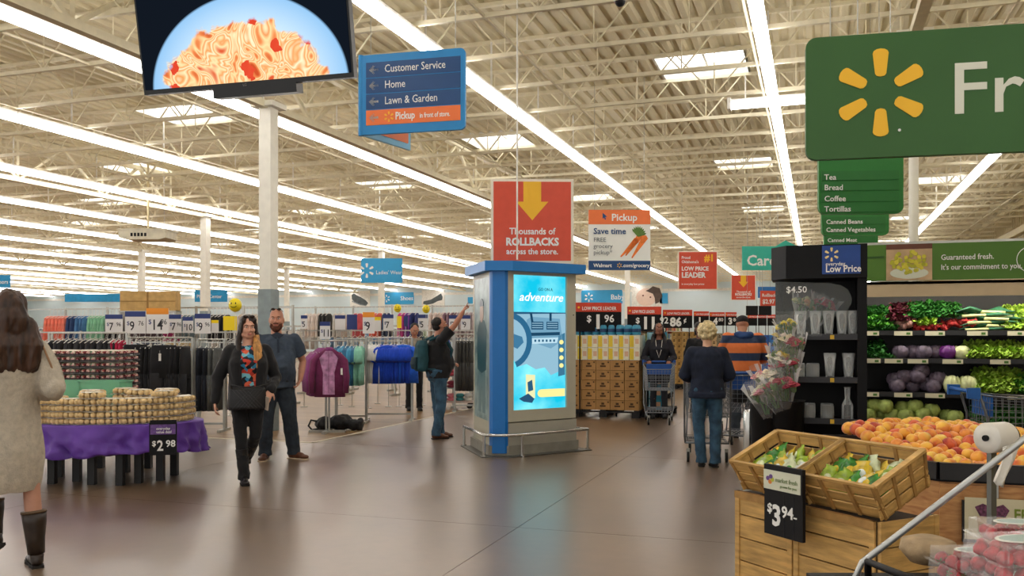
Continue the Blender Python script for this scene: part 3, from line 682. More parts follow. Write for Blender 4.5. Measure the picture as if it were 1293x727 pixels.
MB().prism([(-w*.02+w*.33*math.cos(i*PI/8), h*.44+h*.42*math.sin(i*PI/8)) for i in range(16)], .03, .04, UP).build('face_print', BSK, t)
MB().prism([(w*.06, h*.8), (w*.2, h*.95), (w*.42, h*.85), (w*.5, h*.5), (w*.4, h*.2), (w*.28, h*.12), (w*.26, h*.4), (w*.2, h*.6), (-.04*w, h*.74)], .03, .046, UP).build('hair_print', mat('print_hair', '5f5048', .7, var=.15, scale=3), t)
mb = MB()
for x_, z_ in ((-.12, .52), (.12, .44)): mb.prism([(w*x_+w*.03*math.cos(i*PI/4), h*z_+h*.04*math.sin(i*PI/4)) for i in range(8)], .03, .048, UP)
mb.build('feature_print', mat('print_features', '6e3a30', .6), t)

# --- big green sign (front edge near) with burst and lettering
d0 = 5.2; A = W((1017-CX)/F_PX*5.45, 5.45)
zb_, zt_ = EYE+(422-203)/F_PX*5.45, EYE+(422-50)/F_PX*5.45; h = zt_-zb_; w = 2.75
# edge slopes show the board comes nearer towards the right
rz = TH-math.radians(12.5)
t = thing('hanging_sign', 'big dark green rounded sign with a yellow six-ray burst and the letters Fre', 'sign', (A.x, A.y, zb_), rz)
board(w, h, .06, (1, 1, 1, 1), .05, (w/2, h/2)).build('panel', mat('sign_forest_green', '33622a', .5, var=.05, scale=1.5), t)
mb = MB(); spark(mb, .262, (.425, h*.52), -.025, -.032, hole=.36, wo=.17, wi=.12); mb.build('spark_emblem', YEL, t)
text('Fresh', .43, mat('letter_ivory', 'e4e6d6', .5, var=0), t, (.80, -.027, h*.32), sx=1.08, bold=.004)
mb = MB(); mb.cyl((.53, -.026, .155), (.53, -.03, .155), .009, n=8); mb.build('emblem_dot', TW, t)
for x in (.3, 2.4): cable(t, x, h, ZD+.01-zb_)
# --- column of green aisle signs behind it
def aisle_sign(px0, px1, py0, py1, d, lines, label, rows_, tx=.06):
    a = W((px0-CX)/F_PX*d, d); w = (px1-px0)/F_PX*d; z0 = EYE+(422-py1)/F_PX*d; h = (py1-py0)/F_PX*d
    t = thing('aisle_sign', label, 'sign', (a.x, a.y, z0), TH-math.radians(5), 'green aisle signs hung one behind another')
    board(w, h, .06, (1, 1, 0, 0), .05, (w/2, h/2)).build('panel', GR2, t)
    for k, (body, py) in enumerate(lines):
        s = h/(py1-py0); z = (py1-py)*s
        MB().b2((.02, -.034, z-.3*rows_*s), (w-.04, -.025, z+.62*rows_*s)).build('name_strip', mat('strip_green', '2b7434', .4, var=.03), t)
        text(body, rows_*.78*s, TW, t, (w*tx, -.037, z-.02), bold=.012)
    for x in (.1, w-.1): cable(t, x, h, ZD+.01-z0)
    return t
aisle_sign(1033, 1136, 190, 271, 7.6, [('Tea', 225), ('Bread', 238), ('Coffee', 252), ('Tortillas', 265)], 'nearest green aisle sign listing Tea, Bread, Coffee and Tortillas', 12.5)
aisle_sign(1037, 1119, 262, 298, 10.0, [('Canned Beans', 281), ('Canned Vegetables', 291)], 'second green aisle sign listing Canned Beans and Canned Vegetables', 10)
aisle_sign(1040, 1106, 290, 316, 12.5, [('Canned Meat', 304), ('Pasta Sauce', 313)], 'third green aisle sign headed Canned Meat', 8.5)
aisle_sign(1054, 1092, 306, 334, 15.0, [('Rice', 327)], 'furthest green aisle sign, almost hidden by the black display tower', 8)

# --- air handler, camera dome, bell
c = at(187, 304, 24)
t = thing('air_unit', 'cream ceiling air handling unit hanging by the far column', 'air unit', tuple(c), TH)
mb = MB(); mb.prism([(-.62, .05), (-.45, 0), (.45, 0), (.62, .05), (.62, .26), (-.62, .26)], -.4, .4, UP); mb.build('casing', mat('air_unit_paint', 'd9d3bd', .5), t)
for k in range(5): MB().b2((-.3+k*.09, -.41, .08), (-.24+k*.09, -.405, .17)).build('grille', BLACK, t)
MB().b2((-.66, -.42, .24), (.66, .42, .28)).build('lid', mat('air_unit_paint', ''), t)
MB().cyl((0, 0, .26), (0, 0, ZD-c.z), .03, n=8).build('hanger_pipe', CREAM, t)
c = at(783, 2, 9.5)
t = thing('security_camera', 'small white security camera with a black dome at the top edge', 'camera', tuple(c))
mb = MB(); mb.smooth = True; mb.ell((0, 0, -.0), (.055, .055, .055), 14, 8); mb.build('dome', BLACK, t)
MB().lathe([(.03, .16), (.06, .12), (.07, .02), (.07, 0)], 16).cyl((0, 0, .15), (0, 0, ZD-c.z), .015, n=6).build('housing', WHITE, t)
# ================================================================ people
def remesh(mb, name, mats, parent, voxel=0.009, smooth=3, folds=None, loc=None, shade=True, dec=None):
    """unites overlapping closed shapes into one continuous skin"""
    me = mb.mesh(name, mats); o = link(name, me, parent, loc)
    m = o.modifiers.new('r', 'REMESH'); m.mode = 'VOXEL'; m.voxel_size = voxel
    if smooth: s = o.modifiers.new('s', 'SMOOTH'); s.factor = 0.5; s.iterations = smooth
    dg = bpy.context.evaluated_depsgraph_get(); dg.update()
    nm = bpy.data.meshes.new_from_object(o.evaluated_get(dg)); o.modifiers.clear(); o.data = nm; bpy.data.meshes.remove(me)
    nm.materials.clear()
    for q in (mats if isinstance(mats, (list, tuple)) else [mats]): nm.materials.append(q)
    if folds:
        amp, sc, st = folds; n = len(nm.vertices); co = np.empty(n*3); nm.vertices.foreach_get('co', co); co = co.reshape(-1, 3)
        no = np.empty(n*3); nm.vertex_normals.foreach_get('vector', no); no = no.reshape(-1, 3)
        p = co*np.array(st)*sc
        f = np.array([noise.noise(Vector(q)) for q in p])
        g = np.array([noise.noise(Vector(q*2.3+5.0)) for q in p])
        co += no*((f*0.7+0.4*g)*amp)[:, None]; nm.vertices.foreach_set('co', co.ravel())
    nm.polygons.foreach_set('use_smooth', [True]*len(nm.polygons)); nm.update()
    return o
def limb(mb, pts, rs, n=14):
    """tapering limb through joints with rounded joints"""
    pts = [Vector(p) for p in pts]; mb.tube(pts, list(rs), n)
    for p, r in zip(pts, rs): mb.ell(p, r*0.985, 12, 8)
def hand(mb, wr, d, nrm, side=1, curl=0.3, s=1.0, point=False):
    """palm, four unequal fingers and a thumb; d = finger direction, nrm = palm-facing direction"""
    d = Vector(d).normalized(); nrm = Vector(nrm); nrm = (nrm-d*nrm.dot(d)).normalized(); lat = d.cross(nrm)*side
    wr = Vector(wr); R = Matrix((lat, d, nrm)).transposed()
    mb.ell(wr+d*.045*s, (.040*s, .052*s, .016*s), 12, 8, R); mb.ell(wr+d*.01*s, (.027*s, .035*s, .018*s), 10, 7, R)
    for i, (o, L, c0) in enumerate(((.030, .072, 1.0), (.010, .080, 1.05), (-.010, .075, 1.1), (-.030, .058, 1.2))):
        cu = curl*c0
        if point: cu = 0.05 if i == 0 else 1.35
        p = wr+d*.082*s+lat*o*s; a = cu*.5; seg = [p-d*.03*s, p]
        for k, f in enumerate((.45, .31, .24)):
            dr = d*math.cos(a)+nrm*math.sin(a)+lat*o*1.5; p = p+dr.normalized()*L*f*s; seg.append(p); a += cu*.85
        mb.tube(seg, [.0095*s, .0098*s, .0088*s, .0078*s, .0062*s], 8); mb.ell(seg[-1], .0062*s, 8, 5)
    p = wr+d*.02*s+lat*.025*s; seg = [p]
    for k, f in enumerate((.035, .03, .024)):
        dr = (lat*(.9-.2*k)+d*(.75+.2*k)+nrm*(.25+.35*curl*k)).normalized(); p = p+dr*f*s; seg.append(p)
    mb.tube(seg, [.013*s, .0115*s, .010*s, .0075*s], 8); mb.ell(seg[-1], .0075*s, 8, 5)
def head(mb, c, R, s=1.0, fat=1.0):
    def e(o, r, rot=None): mb.ell(Vector(c)+R @ (Vector(o)*s), [q*s for q in r], 16, 11, R)
    e((0, .012, .03), (.077, .096, .092)); e((0, -.022, -.03), (.064*fat, .07, .082)); e((0, -.04, -.083), (.044*fat, .045, .036))
    e((0, -.078, .025), (.05, .022, .02))
    for x in (-1, 1):
        e((x*.036, -.066, -.028), (.026*fat, .026, .03)); e((x*.079, .008, -.015), (.010, .02, .032)); e((x*.05*fat, -.01, -.07), (.022, .045, .032))
    P = lambda o: Vector(c)+R @ (Vector(o)*s)
    mb.tube([P((0, -.088, .012)), P((0, -.102, -.012)), P((0, -.112, -.033))], [.008*s, .010*s, .014*s], 8); mb.ell(P((0, -.110, -.034)), .014*s, 8, 6)
    for x in (-1, 1): mb.ell(P((x*.013, -.1, -.037)), .009*s, 8, 6)
    mb.ell(P((0, -.088, -.062)), (.026*s, .012*s, .008*s), 10, 6, R); mb.ell(P((0, -.086, -.073)), (.022*s, .012*s, .009*s), 10, 6, R)
def face_parts(root, c, R, s, brow, lips, eye='3a2a20', eyewhite=True, smile=False):
    def P(o): return Vector(c)+R @ (Vector(o)*s)
    for x in (-1, 1):
        mb = MB(); mb.smooth = True; mb.ell(P((x*.031, -.086, .006)), (.0135*s, .008*s, .0065*s), 10, 6, R)
        e = mb.build('eye', mat('eye_white', 'e8e2da', .3), root)
        mb = MB(); mb.smooth = True; mb.ell(P((x*.031, -.0915, .006)), (.0055*s, .004*s, .0058*s), 8, 6, R); mb.build('iris', mat('iris_'+eye, eye, .2), e)
        mb = MB(); mb.smooth = True; mb.tube([P((x*.014, -.0975, .022)), P((x*.032, -.096, .029)), P((x*.049, -.083, .023))], [.003*s, .0045*s, .0025*s], 6); mb.build('eyebrow', brow, root)
    mb = MB(); mb.smooth = True; k = .006 if smile else 0
    mb.tube([P((-.025, -.089, -.065+k)), P((-.012, -.1, -.067)), P((0, -.102, -.069)), P((.012, -.1, -.067)), P((.025, -.089, -.065+k))], [.002*s, .0055*s, .0065*s, .0055*s, .002*s], 8); mb.build('mouth', lips, root)
def shoe(root, ank, yaw, m, sole, s=1.0, high=0.0, heel=0.0, pitch=0.0):
    """shoe under an ankle; yaw turns the toe from local -y"""
    ank = Vector(ank); R = (Matrix.Rotation(yaw, 3, 'Z') @ Matrix.Rotation(pitch, 3, 'X')); mb = MB()
    def P(x, y, z): return ank+R @ Vector((x*s, y*s, (z-.085)*s))
    mb.loft([((0, 0, 0), .038, .052), ((0, 0, .05+high), .045, .05)], 14, R, ank+R @ Vector((0, .01, -.05*s)))
    mb.ell(P(0, .015, .045), (.041*s, .055*s, .04*s), 14, 8, R); mb.ell(P(0, -.06, .045), (.042*s, .08*s, .038*s), 14, 8, R); mb.ell(P(0, -.13, .032), (.045*s, .06*s, .026*s), 14, 8, R)
    o = remesh(mb, 'shoe', m, root, .008, 3)
    q = [(-.034, .065), (.034, .065), (.042, .0), (.038, -.06), (.049, -.12), (.04, -.175), (0, -.195), (-.04, -.175), (-.049, -.12), (-.038, -.06), (-.042, 0)]
    mb = MB(); Mx = Matrix.Translation(ank) @ R.to_4x4() @ Matrix.Translation((0, 0, -.085*s)) @ Matrix.Scale(s, 4)
    mb.prism(q, .0, .016, Mx)
    if heel: mb.prism([(-.03, .062), (.03, .062), (.03, .0), (-.03, .0)], -heel, .01, Mx)
    mb.build('sole', sole, o); return o
def rotm(yaw=0, pitch=0, roll=0): return (Matrix.Rotation(yaw, 3, 'Z') @ Matrix.Rotation(roll, 3, 'Y') @ Matrix.Rotation(pitch, 3, 'X'))
JB = dict(pelvis=(0, 0, .93), waist=(0, 0, 1.08), chest=(0, 0, 1.28), neck=(0, .01, 1.46), head=(0, -.015, 1.635),
          sL=(.172, .01, 1.385), sR=(-.172, .01, 1.385), eL=(.24, .03, 1.12), eR=(-.24, .03, 1.12), wL=(.26, -.05, .87), wR=(-.26, -.05, .87),
          hL=(.09, 0, .90), hR=(-.09, 0, .90), kL=(.10, -.02, .49), kR=(-.10, -.02, .49), aL=(.11, .02, .085), aR=(-.11, .02, .085))
def torso(mb, J, w, dp, belly=0.0, top=True, low=None, grow=0.0, bust=0.0, hem=None):
    pv, wa, ch, nk = [Vector(J[k]) for k in ('pelvis', 'waist', 'chest', 'neck')]; g = grow
    secs = []
    if low is not None:
        for z, k in low: secs.append(((pv.x, pv.y, z), .165*w*k+g, .12*dp*k+g))
    else: secs.append((pv-Vector((0, 0, .10)), .13*w+g, .10*dp+g))
    secs += [(pv-Vector((0, 0, .02)), .168*w+g, .118*dp+g), (pv.lerp(wa, .55)+Vector((0, -.3*belly, 0)), .158*w+g+belly*.3, .112*dp+g+belly*.7),
             (wa+Vector((0, -.5*belly, 0)), .145*w+g+belly*.35, .105*dp+g+belly), (wa.lerp(ch, .5)+Vector((0, -.3*belly, 0)), .158*w+g+belly*.2, .112*dp+g+belly*.6+bust*.4), (ch+Vector((0, -bust*.5, 0)), .172*w+g, .118*dp+g+bust*.8),
             (ch.lerp(nk, .45), .172*w+g, .105*dp+g), (ch.lerp(nk, .7), .135*w+g, .088*dp+g), (ch.lerp(nk, .86), .095*w+g*.8, .075*dp+g*.8)]
    if top: secs.append((nk-Vector((0, 0, .01)), .07*w+g*.6, .065*dp+g*.6))
    mb.loft(secs, 22)
    for a in ('sL', 'sR'):
        s = Vector(J[a]); mb.tube([nk-Vector((0, 0, .07)), s+Vector((0, 0, -.01))], [.058*dp+g, .05*dp+g], 12); mb.ell(s, .052*dp+g, 12, 8)
def person(label, loc, rz, H=1.75, w=1.0, dp=1.0, J=None, skin='d9a98c', belly=0.0, bust=0.0, hd=(0, 0, 0), hs=1.0, fat=1.0, hands=((0, 0, -1), (0, 0, -1), .3), hn=((1, 0, 0), (-1, 0, 0)), point=None,
           shirt=None, sleeve='short', trousers=None, limbw=1.0, shoes=None, face=None, voxel=.009, legs_bare=False, hem=None, group=None):
    k = H/1.75; root = thing('person', label, 'person', loc, rz, group); root.scale = (k, k, k)
    Q = dict(JB); Q.update(J or {}); lw = limbw
    R = rotm(*[math.radians(v) for v in hd]); SK = mat('skin_'+skin, skin, .5, var=.05, scale=14, spec=.4)
    mb = MB(); nk, hc = Vector(Q['neck']), Vector(Q['head'])
    torso(mb, Q, w*.93, dp*.9, belly*.85); limb(mb, [nk-Vector((0, 0, .06)), nk+(hc-nk)*.3, hc+R @ Vector((0, .02, -.06))], [.06*fat, .054*fat, .052*fat]); head(mb, hc, R, hs, fat)
    for i, s in enumerate('LR'):
        sh, el, wr = [Vector(Q[a+s]) for a in 'sew']; limb(mb, [sh, sh.lerp(el, .45), el, el.lerp(wr, .35), wr], [.047*lw, .045*lw, .037*lw, .038*lw, .025*lw])
        hdir = hands[i]; hdir = Vector(hdir) if hdir is not None else (wr-el); hand(mb, wr, hdir, hn[i], 1 if s == 'L' else -1, hands[2] if len(hands) < 5 else hands[2+i], .98, point == s)
        hp, kn, an = [Vector(Q[a+s]) for a in 'hka']; limb(mb, [hp, hp.lerp(kn, .5), kn, kn.lerp(an, .35), an], [.082*lw, .070*lw, .052*lw, .053*lw, .034*lw])
    body = remesh(mb, 'body', SK, root, voxel, 3)
    if face: face_parts(root, hc, R, hs, *face)
    if trousers:
        m, tw = trousers[0], trousers[1]; mb = MB(); pv = Vector(Q['pelvis'])
        mb.loft([(pv-Vector((0, 0, .10)), .12*w+.012, .10*dp+.012), (pv-Vector((0, 0, .02)), .168*w+.014, .118*dp+.014), (pv.lerp(Vector(Q['waist']), .5), .158*w+.01+belly*.3, .112*dp+.01+belly*.5)], 20)
        for s in 'LR':
            hp, kn, an = [Vector(Q[a+s]) for a in 'hka']; r = .083*lw
            limb(mb, [hp, hp.lerp(kn, .5), kn, kn.lerp(an, .5), an+Vector((0, 0, .02))], [r+.012, .074*lw*tw+.008, .062*lw*tw+.004, .060*lw*tw+.004, .056*tw+.006])
            mb.cyl(an+Vector((0, 0, .03)), an-Vector((0, 0, .035)), .058*tw+.006, .064*tw+.004, 16)
            mb.ell(Vector((hp.x, hp.y+.045*dp, hp.z+.03)), (.085*w, .075*dp, .085), 12, 9)
        remesh(mb, 'trousers', m, root, .011, 2, (.010, 14, (1, 1, .9)))
    if shirt:
        m, g, low = shirt[0], shirt[1], shirt[2]; mb = MB(); torso(mb, Q, w, dp, belly, low=low, grow=g, bust=bust, top=shirt[3] if len(shirt) > 3 else True)
        for s in 'LR':
            sh, el, wr = [Vector(Q[a+s]) for a in 'sew']
            if sleeve == 'short':
                e_ = sh.lerp(el, .72); mb.tube([sh, sh.lerp(el, .35), e_], [.058*lw+g, .060*lw+g, .064*lw+g], 14); mb.ell(sh, .058*lw+g, 12, 8)
            elif sleeve == 'long':
                limb(mb, [sh, sh.lerp(el, .45), el, el.lerp(wr, .4), el.lerp(wr, .93)], [.054*lw+g, .052*lw+g, .047*lw+g, .044*lw+g, .034*lw+g])
        sf_ = (shirt[4] if len(shirt) > 4 else (.012, 11, (1, 1, .7)))
        remesh(mb, 'shirt', m, root, .011, 2, sf_)
    if shoes:
        for s, (yw, pt) in zip('LR', shoes[2]): shoe(root, Q['a'+s], math.radians(yw), shoes[0], shoes[1], shoes[3] if len(shoes) > 3 else 1.0, pitch=math.radians(pt))
    return root, Q, R, hc
def pattern_mat(name, cols, scale, kind='voronoi', rough=.8):
    m = bpy.data.materials.new(name); m.use_nodes = True; nt = m.node_tree; b = nt.nodes['Principled BSDF']; b.inputs['Roughness'].default_value = rough
    tc = nt.nodes.new('ShaderNodeTexCoord'); v = nt.nodes.new('ShaderNodeTexVoronoi'); v.inputs['Scale'].default_value = scale; v.inputs['Randomness'].default_value = 1
    s = nt.nodes.new('ShaderNodeSeparateColor'); r = nt.nodes.new('ShaderNodeValToRGB'); r.color_ramp.interpolation = 'CONSTANT'
    n = len(cols); r.color_ramp.elements[0].color = (*hexc(cols[0]), 1); r.color_ramp.elements[1].position = 1/n; r.color_ramp.elements[1].color = (*hexc(cols[1]), 1)
    for i in range(2, n): e = r.color_ramp.elements.new(i/n); e.color = (*hexc(cols[i]), 1)
    nt.links.new(tc.outputs['Object'], v.inputs[0]); nt.links.new(v.outputs['Color'], s.inputs[0]); nt.links.new(s.outputs[0], r.inputs[0]); nt.links.new(r.outputs[0], b.inputs['Base Color']); MATS[name] = m; return m
def stripe_mat(name, c1, c2, period, duty=.5, phase=0.0, axis=2):
    m = bpy.data.materials.new(name); m.use_nodes = True; nt = m.node_tree; b = nt.nodes['Principled BSDF']; b.inputs['Roughness'].default_value = .8
    tc = nt.nodes.new('ShaderNodeTexCoord'); s = nt.nodes.new('ShaderNodeSeparateXYZ'); a = nt.nodes.new('ShaderNodeMath'); a.operation = 'MULTIPLY_ADD'; a.inputs[1].default_value = 1/period; a.inputs[2].default_value = phase+10
    f = nt.nodes.new('ShaderNodeMath'); f.operation = 'FRACT'; g = nt.nodes.new('ShaderNodeMath'); g.operation = 'GREATER_THAN'; g.inputs[1].default_value = duty
    x = nt.nodes.new('ShaderNodeMix'); x.data_type = 'RGBA'; x.inputs[6].default_value = (*hexc(c1), 1); x.inputs[7].default_value = (*hexc(c2), 1)
    L = nt.links.new; L(tc.outputs['Object'], s.inputs[0]); L(s.outputs[axis], a.inputs[0]); L(a.outputs[0], f.inputs[0]); L(f.outputs[0], g.inputs[0]); L(g.outputs[0], x.inputs[0]); L(x.outputs[2], b.inputs['Base Color']); MATS[name] = m; return m
def hair_blob(root, c, R, s, m, parts, strands=(), voxel=.009, folds=(.012, 30, (1, 1, .35)), name='hair'):
    mb = MB()
    for o, r in parts: mb.ell(Vector(c)+R @ (Vector(o)*s), [q*s for q in r], 16, 11, R)
    for pts, rs in strands: limb(mb, [Vector(p) for p in pts], rs, 10)
    return remesh(mb, name, m, root, voxel, 2, folds)
def face_cam(p, extra=0.0):
    """yaw that makes a figure's local -y look at the camera"""
    return math.atan2(-p.x, p.y)+math.radians(extra)
DENIM = mat('denim_dark', '27303a', .8, var=.25, scale=9, bump=.3, bscale=300); JEAN = mat('denim_blue', '35566f', .8, var=.35, scale=7, bump=.3, bscale=300)
BLK = mat('black_cloth', '101014', .85, var=.2, sheen=.1); NVY = mat('navy_cloth', '161f33', .85, var=.2); LIP = mat('lips', 'b5645c', .5)
BRN = mat('brown_leather', '5a3420', .5, var=.2); SOLE = mat('shoe_sole', 'c9b79c', .7); SOLD = mat('dark_sole', '1a1614', .7)

# 1 bearded man
p = fl(349, 580); p.z = 0
root, Q, R, hc = person('bald bearded man in navy polo and jeans standing behind the woman in black', p, face_cam(p, 6), 1.80, 1.2, 1.22, skin='c98f76', belly=.07, hs=1.02, fat=1.1, limbw=1.14, hd=(-12, 0, 0),
    J=dict(eL=(.31, .06, 1.14), wL=(.27, -.03, .93), eR=(-.31, .03, 1.13), wR=(-.31, -.08, .9), sL=(.205, .01, 1.39), sR=(-.205, .01, 1.39), aL=(.2, .02, .085), kL=(.15, -.01, .49), aR=(-.12, .04, .085), kR=(-.12, -.02, .49)),
    hands=((-.5, -.2, -1), (0, -.1, -1), .7), hn=((-1, 0, 0), (1, 0, 0)),
    shirt=(mat('polo_slate', '3a4656', .85, var=.12, scale=20), .014, [(.84, 1.02)]), trousers=(DENIM, 1.18), shoes=(BRN, SOLE, ((48, 0), (-20, 0)), 1.08), face=(mat('brow_auburn', '5e3826', .8), LIP, '3a5060', True, True), voxel=.0075)
s = 1.02
BEARD = mat('beard_auburn', '5a3222', .9, var=.3, scale=60)
mb = MB()
for o, r in (((0, -.05, -.105), (.052, .05, .045)), ((.045, -.03, -.075), (.026, .05, .045)), ((-.045, -.03, -.075), (.026, .05, .045)), ((0, -.098, -.052), (.032, .012, .007))): mb.ell(hc+R @ (Vector(o)*s), [q*s for q in r], 14, 9, R)
remesh(mb, 'beard', BEARD, root, .007, 1, (.008, 60, (1, 1, 1)))
mb = MB(); mb.smooth = True; P_ = lambda o: hc+R @ (Vector(o)*s)
for x in (-1, 1): mb.ell(P_((x*.033, -.055, .112)), (.026, .02, .016), 10, 6, R)
mb.tube([P_((-.07, .0, .085)), P_((-.055, -.05, .108)), P_((0, -.065, .115)), P_((.055, -.05, .108)), P_((.07, .0, .085))], .004, 6); mb.build('sunglasses', mat('dark_lens', '2a1a14', .15), root)
mb = MB(); mb.prism([(-.075, 0), (-.015, -.055), (0, -.02), (.015, -.055), (.075, 0), (.0, .035)], .0, .006, Matrix.Translation((0, -.088, 1.452)) @ Matrix.Rotation(-.5, 4, 'X') @ UP); mb.build('collar', mat('polo_collar', '26303e', .85), root)
mb = MB(); mb.prism([(-.012, -.16), (.012, -.16), (.012, 0), (-.012, 0)], 0, .004, Matrix.Translation((0, -.165, 1.40)) @ Matrix.Rotation(-.32, 4, 'X') @ UP); mb.build('placket', mat('polo_collar', ''), root)

# 2 woman in black cardigan
p = fl(313, 610)
FLOR = pattern_mat('floral_print', ['14181f', 'd8452c', '2f86b0', 'e86a4a', '1a2a3a', '7cc0d0', 'c23a2a', '101418'], 26)
root, Q, R, hc = person('woman with long hair in black cardigan and floral top carrying a black handbag', p, face_cam(p, 4), 1.68, 1.08, 1.08, skin='dba58c', bust=.045, belly=.02, hs=1.0, hd=(6, 2, 0),
    J=dict(eL=(.29, .03, 1.10), wL=(.21, -.20, .985), eR=(-.30, .02, 1.11), wR=(-.33, -.02, .86), aL=(-.005, .27, .20), kL=(.075, -.01, .50), hL=(.085, 0, .9), aR=(-.045, -.05, .085), kR=(-.075, -.05, .49)),
    hands=((-.35, -.3, -.9), (.05, -.1, -1), .55), hn=((0, 1, 0), (1, 0, 0)), limbw=1.05,
    shirt=(FLOR, .006, [(.80, 1.0)]), sleeve='none', trousers=(BLK, .92), shoes=(mat('black_boot', '141214', .35), SOLD, ((0, 42), (4, 0)), .95), face=(mat('brow_dark', '3a2a20', .8), LIP), voxel=.0075)
mb = MB()
g = .03   # open cardigan: two fronts, a back and sleeves
for sx_ in (-1, 1):
    mb.loft([((sx_*.135, -.035, .78), .075, .155), ((sx_*.13, -.035, .93), .075, .165), ((sx_*.12, -.035, 1.08), .07, .155), ((sx_*.125, -.05, 1.27), .072, .155), ((sx_*.115, -.025, 1.38), .06, .105), ((sx_*.09, .0, 1.45), .035, .055)], 14)
mb.loft([((0, .07, .78), .19, .06), ((0, .07, .95), .19, .06), ((0, .07, 1.1), .165, .05), ((0, .07, 1.3), .18, .05), ((0, .05, 1.42), .13, .04)], 16)
for s_ in 'LR':
    sh, el, wr = [Vector(Q[a+s_]) for a in 'sew']; limb(mb, [sh, sh.lerp(el, .45), el, el.lerp(wr, .4), el.lerp(wr, .95)], [.078, .073, .064, .058, .048])
remesh(mb, 'cardigan', BLK, root, .011, 2, (.014, 10, (1, 1, .6)))
HB = mat('hair_dark_brown', '24160f', .45, var=.3, scale=40, stretch=(1, 1, .15)); HO = mat('hair_golden', 'c08a48', .45, var=.35, scale=40, stretch=(1, 1, .15))
hair_blob(root, hc, R, 1.0, HB, [((0, .025, .06), (.086, .1, .078)), ((.052, -.04, .07), (.032, .04, .04)), ((-.052, -.04, .07), (.032, .04, .04)), ((.072, -.03, .0), (.02, .035, .07)), ((-.072, -.03, .0), (.02, .035, .07)), ((.07, .02, -.02), (.026, .06, .09)), ((-.07, .02, -.02), (.026, .06, .09)), ((0, .07, -.05), (.075, .05, .1))],
    [([hc+Vector((-.075, .02, -.03)), hc+Vector((-.10, -.02, -.16)), hc+Vector((-.10, -.08, -.24))], [.03, .03, .02]), ([hc+Vector((.07, .02, .0)), hc+Vector((.088, .01, -.10))], [.028, .03])])
hair_blob(root, hc, R, 1.0, HO, [], [([hc+Vector((.088, .01, -.09)), hc+Vector((.10, -.06, -.20)), hc+Vector((.10, -.125, -.30)), hc+Vector((.085, -.15, -.42))], [.03, .038, .038, .016]), ([hc+Vector((.07, -.02, -.10)), hc+Vector((.07, -.09, -.2)), hc+Vector((.065, -.14, -.36))], [.022, .03, .014])], name='golden_hair')
mb = MB(); mb.smooth = True
for x in (-1, 1): mb.ell(hc+R @ Vector((x*.035, -.05, .118)), (.026, .02, .014), 10, 6, R)
mb.build('sunglasses', mat('dark_lens', ''), root)
# boots shafts
for s_ in 'LR':
    kn, an = Vector(Q['k'+s_]), Vector(Q['a'+s_]); mb = MB(); mb.tube([kn.lerp(an, .30), kn.lerp(an, .6), an], [.066, .058, .047], 16); mb.smooth = True; mb.build('boot_shaft', mat('black_boot', ''), root)
# handbag held in front: top-level thing
rp = root; bm_loc = Matrix.Translation(p) @ Matrix.Rotation(root.rotation_euler.z, 4, 'Z') @ Matrix.Scale(1.68/1.75, 4)
hp = bm_loc @ Vector((-.02, -.245, .80))
hbg = thing('handbag', "quilted black handbag held in front of the woman in the black cardigan", 'bag', hp, root.rotation_euler.z+.06)
QLT = mat('quilted_leather', '1b1b1e', .4, var=.1); mb = MB(); w_, h_ = .36, .21
mb.loft([((0, 0, 0), .17, .038), ((0, 0, .02), .18, .05), ((0, 0, .1), .18, .05), ((0, 0, .19), .172, .038), ((0, 0, .21), .16, .02)], 28); bb = mb.build('bag_body', QLT, hbg)
mb = MB()
for k in range(-5, 6):
    x = k*.034
    for sg in (-1, 1):
        a_ = Vector((x-.09*sg*.9, -.05, .01)); b_ = Vector((x+.09*sg*.9, -.05, .19))
        n_ = [a_.lerp(b_, t_) for t_ in (0, 1)]
        if max(abs(n_[0].x), abs(n_[1].x)) < .165: mb.cyl(n_[0], n_[1], .0022, n=4)
mb.build('quilting', mat('quilt_seam', '3c3c40', .4), hbg)
mb = MB(); mb.smooth = True; mb.tube([(-.15, -.0, .2), (-.16, -.03, .24), (-.05, -.045, .215), (.08, -.045, .215), (.2, -.02, .24), (.23, 0, .3)], .008, 6); mb.build('strap', QLT, hbg)
pm = bm_loc @ Vector((.17, -.27, .80))
ph = thing('phone', "pale mobile phone in the left hand of the woman in the black cardigan", 'phone', pm, root.rotation_euler.z)
MB().box((0, 0, .05), (.012, .06, .13), rotm(.4, .2)).build('case', mat('phone_case', 'b8a89a', .3), ph)

# 3 pointing man with backpack, seen from his left side turned away
p = fl(553, 553); az = TH+math.radians(55)   # his -y (front) points right of the view and away
# front direction: right (+u) and a little away
front = W(.93, .36)-W(0, 0); rz = math.atan2(front.x, -front.y)
root, Q, R, hc = person('bearded man in black T-shirt and jeans wearing a backpack and pointing up', p, rz, 1.74, 1.1, 1.28, skin='b98068', belly=.075, hs=1.0, hd=(8, -14, 0), limbw=1.08,
    J=dict(sR=(-.17, .0, 1.43), eR=(-.19, -.19, 1.63), wR=(-.17, -.33, 1.84), eL=(.24, -.04, 1.13), wL=(.16, -.24, 1.08), aL=(.09, -.06, .085), aR=(-.12, .06, .085), head=(0, -.03, 1.64)),
    hands=((-.6, -.6, .0), (.0, -.45, .95), .8), hn=((0, 0, -1), (0, -1, -.4)), point='R',
    shirt=(BLK, .014, [(.88, 1.02)]), trousers=(JEAN, 1.05), shoes=(BRN, SOLD, ((-4, 0), (6, 0)), 1.02), face=(mat('brow_dark', ''), LIP), voxel=.0075)
hair_blob(root, hc, R, 1.0, mat('hair_black', '17110e', .6, var=.3), [((0, .035, .05), (.084, .088, .078)), ((0, .06, -.01), (.07, .06, .06))], folds=(.006, 50, (1, 1, 1)))
mb = MB()
